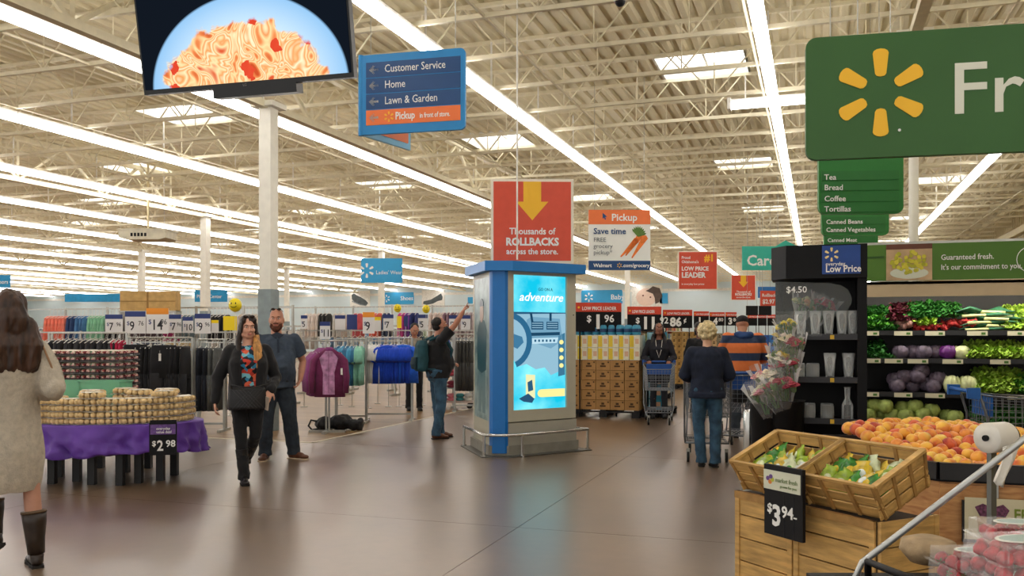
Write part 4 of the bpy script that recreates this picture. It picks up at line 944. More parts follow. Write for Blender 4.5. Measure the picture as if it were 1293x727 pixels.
for o, r in (((0, -.055, -.1), (.05, .05, .045)), ((.045, -.03, -.07), (.026, .05, .045)), ((-.045, -.03, -.07), (.026, .05, .045)), ((0, -.098, -.052), (.032, .012, .007))): mb.ell(hc+R @ Vector(o), r, 14, 9, R)
remesh(mb, 'beard', mat('hair_black', ''), root, .007, 1, (.008, 60, (1, 1, 1)))
M3 = Matrix.Translation(p) @ Matrix.Rotation(rz, 4, 'Z') @ Matrix.Scale(1.74/1.75, 4)
bp = thing('backpack', 'teal backpack on the back of the man pointing upwards', 'backpack', M3 @ Vector((0, 0, .98)), rz)
TEAL = mat('backpack_teal', '1d4852', .8, var=.2); mb = MB()
mb.loft([((0, .245, 0), .13, .08), ((0, .255, .04), .155, .105), ((0, .25, .2), .155, .105), ((0, .24, .36), .145, .095), ((0, .23, .44), .10, .06)], 20)
remesh(mb, 'pack', TEAL, bp, .012, 2, (.012, 12, (1, 1, .8)))
mb = MB(); mb.loft([((0, .35, .03), .10, .035), ((0, .36, .1), .11, .045), ((0, .35, .2), .10, .03)], 14); mb.smooth = True; mb.build('front_pocket', mat('backpack_dark', '142f38', .8), bp)
for x in (-1, 1):
    mb = MB(); mb.smooth = True; mb.tube([(x*.11, .16, .44), (x*.125, .03, .495), (x*.13, -.08, .45), (x*.135, -.17, .30), (x*.16, -.12, .12), (x*.17, .08, .03), (x*.14, .2, .03)], [.02, .026, .026, .024, .016, .012, .012], 8); mb.build('shoulder_strap', TEAL, bp)
mb = MB(); mb.tube([(-.04, .22, .44), (-.03, .22, .49), (.03, .22, .49), (.04, .22, .44)], .008, 6); mb.build('grab_loop', TEAL, bp)

# 4 left woman in a long pale sweater, near, seen from behind to the right
front = W(-.72, .70)-W(0, 0); rz = math.atan2(front.x, -front.y)
p = W((12-CX)/F_PX*5.75, 5.75)
SWT = mat('oatmeal_knit', 'bdb3a2', .95, var=.10, scale=30, bump=.6, bscale=120)
root, Q, R, hc = person('woman in long oatmeal sweater dress and tall brown boots seen from behind at left', p, rz, 1.76, 1.02, 1.05, skin='c4917a', hs=1.0, hd=(-8, 0, 0), limbw=.98,
    J=dict(eR=(-.22, .13, 1.14), wR=(-.22, -.12, 1.1), eL=(.24, .05, 1.13), wL=(.2, -.2, 1.04), aR=(-.13, .09, .085), kR=(-.115, .05, .49), aL=(.06, -.10, .20), kL=(.08, -.14, .54)),
    hands=((0, -1, .1), (0, -1, 0), .5), hn=((-1, 0, 0), (1, 0, 0)), voxel=.008)
mb = MB(); torso(mb, Q, 1.02, 1.05, 0, low=[(.485, .98), (.56, 1.06), (.75, 1.1)], grow=.018)
for s_ in 'LR':
    sh, el, wr = [Vector(Q[a+s_]) for a in 'sew']; limb(mb, [sh, sh.lerp(el, .45), el, el.lerp(wr, .4), el.lerp(wr, .96)], [.082, .085, .085, .072, .048])
remesh(mb, 'sweater_dress', SWT, root, .010, 2, (.02, 6, (1, 1, .55)))
HN = mat('hair_brown', '3b2417', .45, var=.45, scale=30, stretch=(1, 1, .12))
hair_blob(root, hc, R, 1.0, HN, [((0, .03, .04), (.10, .12, .105)), ((0, .08, -.06), (.105, .09, .14)), ((-.08, .0, -.06), (.035, .08, .12)), ((.08, .0, -.06), (.035, .08, .12))],
    [([hc+Vector((x, .08, -.08)), hc+Vector((x*1.25, .11, -.22)), hc+Vector((x*1.05, .115, -.34)), hc+Vector((x*.7+.03, .12, -.44+abs(x)))], [.055, .065, .055, .02]) for x in (-.085, -.03, .03, .085)], voxel=.008, folds=(.016, 24, (1, 1, .3)))
BOOT = mat('boot_leather', '2c2018', .38, var=.35, scale=10)
for s_, yw in zip('LR', (5, -8)):
    kn, an = Vector(Q['k'+s_]), Vector(Q['a'+s_]); o = shoe(root, an, math.radians(yw), BOOT, SOLD, 1.0, heel=.0, pitch=math.radians(25 if s_ == 'L' else 0))
    o.name = 'boot'; mb = MB(); mb.smooth = True; mb.tube([kn.lerp(an, .34)+Vector((0, .01, 0)), kn.lerp(an, .5)+Vector((0, .012, 0)), kn.lerp(an, .75), an], [.075, .070, .058, .05], 22); mb.build('shaft', BOOT, o)
    mb = MB(); mb.smooth = True; mb.tube([kn.lerp(an, .32)+Vector((0, .01, 0)), kn.lerp(an, .36)+Vector((0, .01, 0))], [.077, .077], 22); mb.build('cuff', mat('boot_cuff', '5a4630', .5), o)
M4 = Matrix.Translation(p) @ Matrix.Rotation(rz, 4, 'Z')
mb = MB(); mb.smooth = True; s4 = 1.76/1.75
mb.tube([M4 @ Vector(q)*1 for q in ((-.16, -.14, 1.2), (-.165, -.10, 1.44), (-.15, .01, 1.515), (-.15, .10, 1.47), (-.2, .15, 1.3), (-.26, .12, 1.12))], [.007]*6, 6)
tag(mb.build('shoulder_strap_bag', mat('tan_strap', 'a07c5c', .6)), 'thin tan bag strap over the shoulder of the woman in the oatmeal sweater', 'strap')

# 5 blonde woman in navy sweater pushing a cart, from behind
p = fl(893, 589); front = W(.14, .99)-W(0, 0); rz = math.atan2(front.x, -front.y)
root, Q, R, hc = person('woman with curly pale blonde hair in navy sweatshirt and jeans seen from behind', p, rz, 1.63, 1.12, 1.12, skin='d9a98c', hs=1.0, belly=.0, limbw=1.06,
    J=dict(eL=(.27, -.03, 1.12), wL=(.2, -.26, 1.06), eR=(-.27, -.03, 1.12), wR=(-.2, -.26, 1.06), aR=(-.09, .04, .085), aL=(.07, .0, .085), head=(0, -.03, 1.63)),
    hands=((0, -1, -.1), (0, -1, -.1), .9), hn=((0, 0, -1), (0, 0, -1)), shirt=(NVY, .024, [(.84, 1.06), (.9, 1.1)]), sleeve='long', trousers=(JEAN, 1.02), shoes=(mat('black_sneaker', '17181c', .6), SOLD, ((-6, 0), (10, 0)), .95), voxel=.009)
mb = MB(); rnd = random.Random(3)
for i in range(150):
    v = Vector((rnd.gauss(0, 1), rnd.gauss(0, 1), rnd.gauss(0, 1))).normalized()
    if v.y < -.45 and v.z < .3: continue
    mb.ell(hc+Vector((v.x*.095, .02+v.y*.095, .025+v.z*.105)), rnd.uniform(.02, .034), 8, 6)
mb.ell(hc+Vector((0, .02, .025)), (.095, .095, .1), 12, 8)
remesh(mb, 'hair', mat('hair_blonde_pale', 'dcc898', .6, var=.25, scale=40), root, .008, 1, (.01, 40, (1, 1, 1)))

# 6 woman in dark clothes with a cart, facing the camera
p = fl(832, 528)
root, Q, R, hc = person('woman with long black hair in dark top pushing a cart towards the camera', p, face_cam(p, 0), 1.70, 1.05, 1.05, skin='8a5a46', hs=1.0, hd=(4, -16, 0), bust=.03,
    J=dict(eL=(.27, -.03, 1.12), wL=(.17, -.25, 1.05), eR=(-.27, -.03, 1.12), wR=(-.17, -.25, 1.05)), hands=((0, -1, -.1), (0, -1, -.1), .9), hn=((0, 0, -1), (0, 0, -1)),
    shirt=(mat('top_midnight', '14141e', .85, var=.2), .016, [(.66, 1.05), (.8, 1.06)]), sleeve='long', trousers=(mat('dark_trousers', '22262e', .8), .9), shoes=(BLK, SOLD, ((0, 0), (0, 0)), .95), face=(mat('brow_dark', ''), mat('lips_dark', '6a2f2c', .5)), voxel=.009)
hair_blob(root, hc, R, 1.0, mat('hair_jet', '0f0c0b', .5, var=.3, scale=40, stretch=(1, 1, .2)), [((0, .03, .04), (.092, .1, .09)), ((0, .07, -.06), (.09, .05, .13)), ((.075, .01, -.04), (.026, .05, .1)), ((-.075, .01, -.04), (.026, .05, .1))],
    [([hc+Vector((x, .04, -.1)), hc+Vector((x*1.2, -.01, -.22)), hc+Vector((x*1.2, -.06, -.36))], [.034, .04, .02]) for x in (-.095, .095)])
mb = MB(); mb.tube([(-.06, -.1, 1.44), (-.04, -.17, 1.25), (0, -.185, 1.12), (.04, -.17, 1.25), (.06, -.1, 1.44)], .004, 5); mb.build('lanyard', WHITE, root)

# 7 dark-haired shopper mostly hidden behind the blonde woman
p = fl(883, 524); front = W(.2, -.98)-W(0, 0); rz = math.atan2(front.x, -front.y)
root, Q, R, hc = person('dark-haired shopper in black almost hidden behind the blonde woman', p, rz, 1.72, 1.05, 1.05, skin='7a5040', hs=1.0,
    shirt=(BLK, .02, [(.8, 1.03)]), sleeve='long', trousers=(DENIM, 1.0), shoes=(BLK, SOLD, ((0, 0), (0, 0)), 1.0), voxel=.011)
hair_blob(root, hc, R, 1.0, mat('hair_jet', ''), [((0, .03, .045), (.092, .1, .085)), ((0, .07, -.04), (.08, .05, .1))], voxel=.012)

# 8 man in striped hoodie with cap, leaning on a cart
d = 13.1; p = fd(939, d); front = W(.10, .99)-W(0, 0); rz = math.atan2(front.x, -front.y)
STR = stripe_mat('rugby_stripes', 'd9743a', '1d3050', .25, .56, .22)
root, Q, R, hc = person('man in a cap and orange and navy striped top seen from behind', p, rz, 1.80, 1.32, 1.28, skin='c08c70', hs=1.0, hd=(0, 10, 0), limbw=1.1,
    J=dict(chest=(0, -.03, 1.28), neck=(0, -.07, 1.45), head=(0, -.13, 1.61), sL=(.215, -.05, 1.39), sR=(-.215, -.05, 1.39), eL=(.33, -.10, 1.13), wL=(.2, -.34, 1.06), eR=(-.33, -.10, 1.13), wR=(-.2, -.34, 1.06), aL=(.13, .1, .085), aR=(-.1, -.1, .085)),
    hands=((0, -1, -.1), (0, -1, -.1), .9), hn=((0, 0, -1), (0, 0, -1)), shirt=(STR, .03, [(.86, 1.08), (.92, 1.1)]), sleeve='long', trousers=(DENIM, 1.1), shoes=(BLK, SOLD, ((0, 0), (0, 0)), 1.05), voxel=.010)
mb = MB(); mb.ell((0, .02, 1.44), (.13, .08, .06), 14, 8); mb.ell((.07, .04, 1.46), (.07, .05, .04), 10, 7); mb.ell((-.07, .04, 1.46), (.07, .05, .04), 10, 7)
remesh(mb, 'hood', mat('hood_blue', '2d4a7c', .85, var=.15), root, .012, 2, (.012, 16, (1, 1, 1)))
mb = MB(); mb.ell((0, .015, .05), (.088, .105, .07), 18, 10); mb.b2((-.07, -.2, .03), (.07, -.06, .045)); co_ = link('cap', mb.mesh('cap', mat('cap_dark', '1a1a1c', .8)), root, hc, (math.radians(10), 0, 0))

# 9 man behind the shirt rack, head bent
d = 17.6; p = fd(523, d)
root, Q, R, hc = person('man with short dark hair looking down behind the rack of blue shirts', p, face_cam(p, 8), 1.72, 1.05, 1.05, skin='b5806a', hs=1.0, hd=(0, 26, 0),
    J=dict(head=(0, -.07, 1.62), eL=(.25, -.04, 1.14), wL=(.17, -.22, 1.1), eR=(-.25, -.04, 1.14), wR=(-.17, -.22, 1.1)), hands=((0, -1, 0), (0, -1, 0), .6), hn=((-1, 0, 0), (1, 0, 0)),
    shirt=(mat('shirt_grey_beige', '8f8678', .85), .016, [(.82, 1.04)]), sleeve='long', trousers=(BLK, 1.0), shoes=(BLK, SOLD, ((0, 0), (0, 0)), 1.0), face=(mat('brow_dark', ''), LIP), voxel=.010)
hair_blob(root, hc, R, 1.0, mat('hair_black', ''), [((0, .03, .05), (.085, .095, .08))], folds=(.005, 50, (1, 1, 1)))
# ================================================================ purple table with trays of rolls
GOLD = mat('baked_gold', 'e2c48e', .6, var=.15, scale=30); CLR = clear_mat('clear_plastic', 'ffffff', .13); CLG = clear_mat('green_plastic', '8fd8ae', .5, .2)
PUR = mat('purple_cloth', '6238a0', .5, var=.12, scale=3, sheen=.1); TBK = mat('table_black', '141416', .5)
tc_ = W((136-CX)/F_PX*9.35, 9.35); RX, RY = .98, .62
t = thing('display_table', 'black-legged oval table under the purple cloth', 'table', (tc_.x, tc_.y, 0), TH)
MB().lathe([(1, .56), (1, .60)], 32).build('table_top', TBK, t).scale = (RX-.05, RY-.05, 1)
for px, d in ((57, 8.85), (67, 9.3), (89, 9.0), (108, 8.8), (144, 8.75), (152, 9.6), (168, 8.9), (181, 9.9), (196, 9.05), (214, 9.4), (120, 9.9)):
    q = W((px-CX)/F_PX*d, d)-tc_; q = Matrix.Rotation(-TH, 3, 'Z') @ q
    q.y += .14
    MB().b2((q.x-.035, q.y-.035, 0), (q.x+.035, q.y+.035, .565)).build('leg', TBK, t)
# cloth with hanging folds
rnd = random.Random(5); n = 168; vs = []; fs = []
zt = .605
def edge(i, k):
    a = 2*PI*i/n; dr = .30+.025*math.sin(a*3+1)
    if 3.5 < a < 4.0: dr = .40
    fld = math.sin(a*17+2*math.sin(a*3))*.034*k+math.sin(a*37+1.5*math.sin(a*5))*.014*k
    r = 1+.04*k; return Vector((math.cos(a)*(RX*r+fld), math.sin(a)*(RY*r+fld), zt-dr*k+ .008*math.sin(a*26)*(k > .9)))
vs.append(Vector((0, 0, zt)))
lv = [0, .04, .12, .22, .32, .42, .52, .62, .72, .82, .92, 1.0]
for k in lv:
    for i in range(n):
        v = edge(i, k)
        if 0 < k < 1: v += Vector((noise.noise(v*6)*.07, noise.noise(v*6+Vector((3, 1, 2)))*.09, 0))*k + Vector((noise.noise(v*15)*.03, noise.noise(v*15+Vector((7, 1, 2)))*.045, 0))*min(1, k*2)
        vs.append(v)
for i in range(n): fs.append((0, 1+i, 1+(i+1) % n))
for j in range(len(lv)-1):
    for i in range(n): fs.append((1+j*n+i, 1+(j+1)*n+i, 1+(j+1)*n+(i+1) % n, 1+j*n+(i+1) % n))
mb = MB(); mb.smooth = True; mb.add(vs, fs)
o = mb.build('tablecloth', PUR, None, (tc_.x, tc_.y, 0), TH); sol = o.modifiers.new('t', 'SOLIDIFY'); sol.thickness = .004
tag(o, 'wrinkled purple tablecloth draped over the oval table', 'tablecloth')
# trays
def make_tray(m_roll, lidm, seed=1, nx=4, ny=3, r=.0295, w=.235, l=.175, hh=.062):
    r_ = random.Random(seed); root = thing('tray', 'x', 'tray')
    mb = MB(); mb.smooth = True
    for i in range(nx):
        for j in range(ny):
            mb.ell(((i-(nx-1)/2)*w/nx*.98, (j-(ny-1)/2)*l/ny*.98, .03), (r*r_.uniform(.93, 1.05), r, r*.95), 8, 6)
    mb.build('rolls', m_roll, root)
    mb = MB(); mb.b2((-w/2-.004, -l/2-.004, 0), (w/2+.004, l/2+.004, .006)); mb.build('base', CLR, root)
    MB().loft([((0, 0, .056), w/2, l/2), ((0, 0, .064), w/2*.9, l/2*.9)], 4).build('lid', lidm, root)
    return root
LIDM = mat('frosted_lid', 'd9cfba', .25, var=.08)
tr_gold = make_tray(GOLD, LIDM, 1)
tr_gold['label'] = 'clear tray of small round golden rolls stacked on the purple tablecloth'; tr_gold['group'] = 'trays of golden rolls on the purple tablecloth'
def place(src, loc, rz, used, label=None, group=None):
    o = src if not used[0] else copy_tree(src); used[0] = True; put(o, loc, rz, label, group); return o
us = [False]; LV = .0645; rnd = random.Random(11)
MT = Matrix.Translation((tc_.x, tc_.y, 0)) @ Matrix.Rotation(TH, 4, 'Z')
spots = []
for i in range(13):
    a = math.radians(193+i*13.6); spots.append((math.cos(a)*(RX-.17), math.sin(a)*(RY-.14), a+PI/2, 4 if i % 4 != 2 else 5))
for (x, y, a, k) in spots:
    for z in range(k):
        q = MT @ Vector((x+rnd.uniform(-.006, .006), y+rnd.uniform(-.006, .006), zt+.006+z*LV)); place(tr_gold, q, TH+a+rnd.uniform(-.05, .05), us)
for (x, y, k) in ((-.52, -.06, 4), (-.1, -.12, 5), (.36, -.06, 5), (.58, .1, 5), (.1, .2, 5)):
    for z in range(k): q = MT @ Vector((x, y, zt+.006+z*LV)); place(tr_gold, q, TH+rnd.uniform(-.08, .08), us)
# two green translucent bins behind the trays
for k, (px, w_) in enumerate(((80, .52), (134, .44))):
    q = W((px-CX)/F_PX*9.75, 9.75, .0); tt = thing('bin', ('left' if k == 0 else 'right')+' of two translucent green plastic bins behind the stacked trays', 'bin', (q.x, q.y, zt+.006), TH)
    mb = MB(); h_ = .38; a_ = .9
    for (x0, x1, y0, y1) in ((-1, 1, -1, -.97), (-1, 1, .97, 1), (-1, -.97, -1, 1), (.97, 1, -1, 1)):
        mb.b2((x0*w_/2, y0*.16, 0), (x1*w_/2, y1*.16, h_))
    mb.b2((-w_/2, -.16, 0), (w_/2, .16, .01)); mb.build('shell', CLG, tt)
    MB().b2((-w_/2-.01, -.17, h_-.01), (w_/2+.01, -.155, h_+.006)).b2((-w_/2-.01, .155, h_-.01), (w_/2+.01, .17, h_+.006)).b2((-w_/2-.01, -.17, h_-.01), (-w_/2+.005, .17, h_+.006)).b2((w_/2-.005, -.17, h_-.01), (w_/2+.01, .17, h_+.006)).build('rim', CLG, tt)
# price card hooked on the cloth
q = MT @ Vector((.62, -.61, .0)); pz = EYE+(422-572)/F_PX*8.75
q = W((206-CX)/F_PX*8.62, 8.62)
t = thing('price_sign', 'black $2.98 price sign clipped to the purple tablecloth', 'sign', (q.x, q.y, pz), TH+.22)
board(.25, .32, .012, t=.02, c=(0, .16)).build('board', PRB, t)
MB().b2((-.115, -.016, .20), (.115, -.011, .295)).build('header_card', mat('header_purple', '6a4a8e', .5, var=.3, scale=30), t)
text('everyday', .035, TW, t, (-.06, -.018, .245), bold=.01); text('value deal', .035, TW, t, (-.06, -.018, .212), bold=.01)
text('$', .07, TW, t, (-.1, -.013, .09), bold=.02); text('2', .14, TW, t, (-.055, -.013, .045), bold=.02, sx=.85); text('98', .09, TW, t, (.025, -.013, .08), bold=.02)
MB().b2((-.12, .0, .31), (.12, .03, .335)).build('clip', PRB, t)
# second table behind: dark and green trays, five layers and more
tc2 = W((112-CX)/F_PX*11.6, 11.6)
t = thing('display_table', 'second display table with a dark skirt behind the purple table', 'table', (tc2.x, tc2.y, 0), TH)
MB().b2((-.95, -.4, .66), (.62, .4, .7)).build('table_top', TBK, t)
for x in (-.9, .57):
    for y in (-.35, .35): MB().b2((x-.03, y-.03, 0), (x+.03, y+.03, .66)).build('leg', TBK, t)
MB().b2((-.95, -.41, .40), (.62, -.4, .68)).build('skirt', mat('skirt_dark', '1c2a24', .8), t)
PNK = pattern_mat('berry_cakes', ['d8a0a0', 'e8c0b0', '7a2a30', '86b890', 'f0d8c8', '9a3a3a'], 40)
tr2 = make_tray(PNK, LIDM, 4, 4, 3, .028, .24, .18); tr2['label'] = 'clear tray of pink and green iced cakes stacked on the second table'; tr2['group'] = 'trays of iced cakes on the second table'
tr3 = make_tray(mat('yellow_rolls', 'c7b45a', .6, var=.25, scale=30), CLG, 5); tr3['label'] = 'green-lidded tray of yellow rolls stacked on the second table'; tr3['group'] = 'green-lidded trays on the second table'
us2, us3 = [False], [False]
MT2 = Matrix.Translation((tc2.x, tc2.y, 0)) @ Matrix.Rotation(TH, 4, 'Z')
DKB = mat('tray_dark', '2a1a18', .5)
MB().b2((-.12, -.09, 0), (.12, .09, .022)).build('black_base', DKB, tr2)
for i, x in enumerate((-.82, -.57, -.32, -.07, .18, .43)):
    for j, y in enumerate((-.27, -.05, .18)):
        src, u, dz = (tr3, us3, .0655) if i in (1,) and j == 0 else (tr2, us2, .0645)
        for z in range(8 if i < 4 else 8): place(src, MT2 @ Vector((x, y, .70+z*(dz+.012))), TH+rnd.uniform(-.04, .04), u)

# ================================================================ clothing department
HNG = mat('hanger_white', 'e6e4de', .4); RK = mat('rack_chrome', 'b4b4ae', .3, .85)
def cloth(name, hexa, var=.12): return mat(name, hexa, .85, var=var, scale=12, sheen=.1)
GM = {}
def gmesh(kind, seed):
    if (kind, seed) in GM: return GM[(kind, seed)]
    r = random.Random(seed*31+len(kind)); mb = MB(); mb.smooth = True; ph = r.uniform(0, 6); k = r.choice((3, 4, 5))
    if kind == 'tee':
        mb.loft([((0, 0, -.68), .25, .05, .14, k, ph), ((0, 0, -.45), .24, .055, .12, k, ph), ((0, 0, -.2), .225, .06, .06, k, ph), ((0, 0, -.08), .20, .05), ((0, 0, -.035), .12, .04), ((0, 0, -.02), .07, .03)], 20)
        for s in (-1, 1): mb.tube([(s*.14, 0, -.08), (s*.22, 0, -.14), (s*.285, -.01, -.30)], [.05, .06, .068], 10)
    elif kind == 'jacket':
        mb.loft([((0, 0, -.72), .23, .06, .07, k, ph), ((0, 0, -.45), .22, .065, .05, k, ph), ((0, 0, -.2), .22, .065, .03, k, ph), ((0, 0, -.07), .19, .055), ((0, 0, -.02), .11, .045), ((0, 0, .02), .06, .035)], 22)
        for s in (-1, 1): mb.tube([(s*.13, 0, -.07), (s*.225, -.01, -.18), (s*.26, -.035, -.42), (s*.255, -.05, -.66)], [.05, .06, .052, .04], 10)
    elif kind == 'trousers':
        mb.loft([((0, 0, -.52), .20, .05, .05, k, ph), ((0, 0, -.3), .2, .05, .05, k, ph), ((0, 0, -.06), .18, .035), ((0, 0, -.03), .17, .03)], 18)
        for s in (-1, 1): mb.loft([((s*.10, 0, -1.0), .085, .045, .1, k, ph), ((s*.10, 0, -.7), .095, .05, .1, k, ph), ((s*.10, 0, -.45), .105, .05)], 14)
    else:  # folded/short top
        mb.loft([((0, 0, -.50), .18, .05, .16, k, ph), ((0, 0, -.25), .17, .05, .12, k, ph), ((0, 0, -.06), .15, .04), ((0, 0, -.02), .08, .03)], 16)
    GM[(kind, seed)] = mb; return mb
HG = MB(); HG.smooth = True; HG.tube([(0, 0, .0), (0, 0, .05), (.02, 0, .085), (0, 0, .11), (-.018, 0, .095)], .004, 5); HG.tube([(-.19, 0, -.06), (0, 0, .0), (.19, 0, -.06)], .006, 5)
HGM = HG.mesh('hanger', HNG); GC = {}
def garment(kind, seed, m, loc, rz, label, group, cat='clothing', hs=1.0):
    key = (kind, seed, m.name); nm = {'tee': 'tee_shirt', 'jacket': 'zip_jacket', 'trousers': 'trousers', 'top': 'folded_top'}[kind]
    if key not in GC: GC[key] = gmesh(kind, seed).mesh(nm, m)
    o = link(nm, GC[key], None, loc, rz); o.scale = (1, 1, hs); tag(o, label, cat, group); link('hanger', HGM, o); return o
def tstand(px, d, h, label, bar=.5, rz=TH, base=.55, name='clothes_rack'):
    p = fd(px, d); t = thing(name, label, 'rack', (p.x, p.y, 0), rz)
    MB().b2((-base/2, -.03, 0), (base/2, .03, .035)).b2((-.03, -base/2, 0), (.03, base/2, .035)).build('base', RK, t)
    MB().b2((-.025, -.012, .03), (.0, .012, h)).b2((.02, -.012, .03), (.045, .012, h)).build('upright', RK, t)
    MB().cyl((-bar/2, 0, h), (bar/2, 0, h), .012, n=8).build('hang_bar', RK, t); return t, p
# --- black trousers rack
d = 13.6
def rack(px0, px1, d, zb, label, depth=.5, rz=TH, foot=True):
    a, b = fd(px0, d), fd(px1, d); L_ = (b-a).length; m_ = (a+b)/2; t = thing('clothes_rack', label, 'rack', (m_.x, m_.y, 0), rz)
    for x in (-L_/2, L_/2):
        MB().b2((x-.015, -.015, 0.03), (x+.015, .015, zb)).b2((x-.015, .08, 0.03), (x+.015, .11, zb)).build('upright', RK, t)
        if foot: MB().b2((x-.03, -depth/2, 0), (x+.03, depth/2, .035)).build('foot', RK, t)
    MB().cyl((-L_/2, 0, zb), (L_/2, 0, zb), .013, n=8).build('hang_bar', RK, t)
    if foot: MB().b2((-L_/2, -.02, .10), (L_/2, .02, .13)).build('lower_bar', RK, t)
    return t, m_, L_
def fill(t, m_, L_, zb, kinds, mats_, step, label, group, face=PI/2, seed0=0, jit=.01, hs=1.0, rz=TH, x0=None, x1=None, extra=0.0):
    x = (-L_/2+.05) if x0 is None else x0; x1 = (L_/2-.04) if x1 is None else x1; i = 0; R = Matrix.Rotation(rz, 3, 'Z'); out = []
    while x < x1:
        q = m_+R @ Vector((x, random.uniform(-jit, jit), 0)); mm = mats_[i % len(mats_)] if isinstance(mats_, list) else mats_
        lab = label[i % len(label)] if isinstance(label, list) else label
        out.append(garment(kinds, (i+seed0) % 5, mm, (q.x, q.y, zb-.10), rz+face+random.uniform(-.12, .12), lab, group, hs=hs)); x += step; i += 1
    return out
BT = cloth('trousers_black', '131318'); NT = cloth('trousers_navy', '1e2430'); GT = cloth('trousers_grey', '5d605e')
t, m_, L_ = rack(161, 243, 13.6, 1.45, 'chrome rack of black trousers behind the purple table')
fill(t, m_, L_, 1.45, 'trousers', BT, .075, 'pair of black trousers hanging on the rack behind the purple table', 'black trousers on the chrome rack', extra=0)
q = m_+Matrix.Rotation(TH, 3, 'Z') @ Vector((-.30, -.14, 0)); garment('trousers', 2, BT, (q.x, q.y, 1.38), TH+.5, 'pair of black trousers with a white tag at the left end of the rack', None)
q = m_+Matrix.Rotation(TH, 3, 'Z') @ Vector((.12, -.16, 0)); garment('trousers', 3, BT, (q.x, q.y, 1.37), TH+.2, 'pair of black trousers hung face-out in the middle of the rack', None)
for x in (-.32, .1):
    q = m_+Matrix.Rotation(TH, 3, 'Z') @ Vector((x, -.26, 1.16)); tag(MB().box((0, 0, 0), (.035, .003, .11), rotm(.1)).b2((-.001, -.001, .05), (.001, .001, .1)).build('price_tag', WHITE, None, q, TH), 'white tag hanging on the %s black trousers' % ('left end' if x < 0 else 'middle'), 'tag')
t, m_, L_ = rack(250, 283, 13.9, 1.42, 'short chrome rack of navy and grey trousers behind the woman in the cardigan')
fill(t, m_, L_, 1.42, 'trousers', NT, .085, 'pair of navy trousers behind the woman in the cardigan', 'navy trousers on the short rack', x1=.0); fill(t, m_, L_, 1.42, 'trousers', GT, .08, 'pair of grey trousers beside the navy ones', 'grey trousers on the short rack', x0=.02)
# --- plum zip jackets
PL = cloth('jacket_plum', '8a3c78'); PD = cloth('jacket_plum_dark', '6e2350'); PLH = cloth('jacket_heather', 'c08ab4', .3)
t, p = tstand(413, 13.7, 1.40, 'chrome stand holding the plum zip jackets', .6)
Rz = Matrix.Rotation(TH, 3, 'Z')
for i in range(6):
    q = p+Rz @ Vector((-.16+.028*i, .38-.07*i, 0)); garment('jacket', i % 3, PL, (q.x, q.y, 1.27), TH+.1, 'plum zip jacket in the row behind the front jacket', 'plum jackets on the chrome stand')
q = p+Rz @ Vector((.06, -.12, 0)); fj = garment('jacket', 3, PD, (q.x, q.y, 1.27), TH+.05, 'plum zip jacket with a pale heather front facing the aisle', None)
mb = MB(); mb.prism([(-.09, -.68), (.09, -.68), (.085, -.35), (.14, -.13), (.05, -.02), (-.05, -.02), (-.14, -.13), (-.085, -.35)], .062, .070, UP); mb.build('front_panel', PLH, fj)
MB().b2((-.003, -.074, -.66), (.003, -.068, -.03)).build('zip', PD, fj); MB().b2((.18, -.085, -.38), (.21, -.08, -.28)).build('swing_tag', WHITE, fj)
mb = MB(); mb.smooth = True; mb.lathe([(.055, -.03), (.06, .0), (.055, .035)], 14); mb.build('collar', PL, fj)
# --- blue, mint, white and royal tees
t, m_, L_ = rack(424, 462, 15.2, 1.42, 'chrome rack of blue and mint shirts right of the plum jackets')
BLS = [cloth('tee_steel_blue', '2e6d94'), cloth('tee_sky', '3f8fb4')]
fill(t, m_, L_, 1.42, 'tee', BLS, .07, ['steel blue shirt right of the plum jackets', 'sky blue shirt right of the plum jackets'], 'blue shirts right of the plum jackets', x1=.08); fill(t, m_, L_, 1.42, 'tee', cloth('tee_mint', '86c8b0'), .07, 'mint green shirt between the blue and the white shirts', 'mint shirts', x0=.1)
t, m_, L_ = rack(462, 520, 15.6, 1.44, 'chrome rack of white and royal blue shirts left of the pointing man')
fill(t, m_, L_, 1.44, 'tee', cloth('tee_white', 'dcdcd8', .05), .06, 'white shirt beside the royal blue shirts', 'white shirts on the rack', x1=-.16)
RB = cloth('tee_royal', '1446c4'); fill(t, m_, L_, 1.44, 'tee', RB, .06, 'royal blue shirt left of the pointing man', 'royal blue shirts on the rack', x0=-.14, x1=.38)
q = m_+Rz @ Vector((.0, -.17, 0)); garment('tee', 1, RB, (q.x, q.y, 1.33), TH+.2, 'royal blue shirt hung face-out at the front of the rack', None, hs=1.0)
q = m_+Rz @ Vector((.27, -.15, 0)); garment('tee', 2, cloth('tee_azure', '1f62dc'), (q.x, q.y, 1.34), TH-.1, 'brighter blue shirt hung face-out beside the royal blue one', None)
fill(t, m_, L_, 1.44, 'tee', cloth('tee_grey', '8d8f8c'), .06, 'grey shirt at the right end of the royal blue shirts', 'grey shirts on the rack', x0=.38)
t, m_, L_ = rack(574, 600, 17.5, 1.5, 'chrome rack of charcoal trousers left of the kiosk'); fill(t, m_, L_, 1.5, 'trousers', cloth('trousers_charcoal', '3c3c3a'), .07, 'pair of charcoal trousers left of the kiosk', 'charcoal trousers left of the kiosk')
t, m_, L_ = rack(548, 572, 18.5, 1.5, 'chrome rack of blue tops behind the pointing man'); fill(t, m_, L_, 1.5, 'top', RB, .08, 'royal blue top behind the pointing man', 'royal blue tops behind the pointing man')
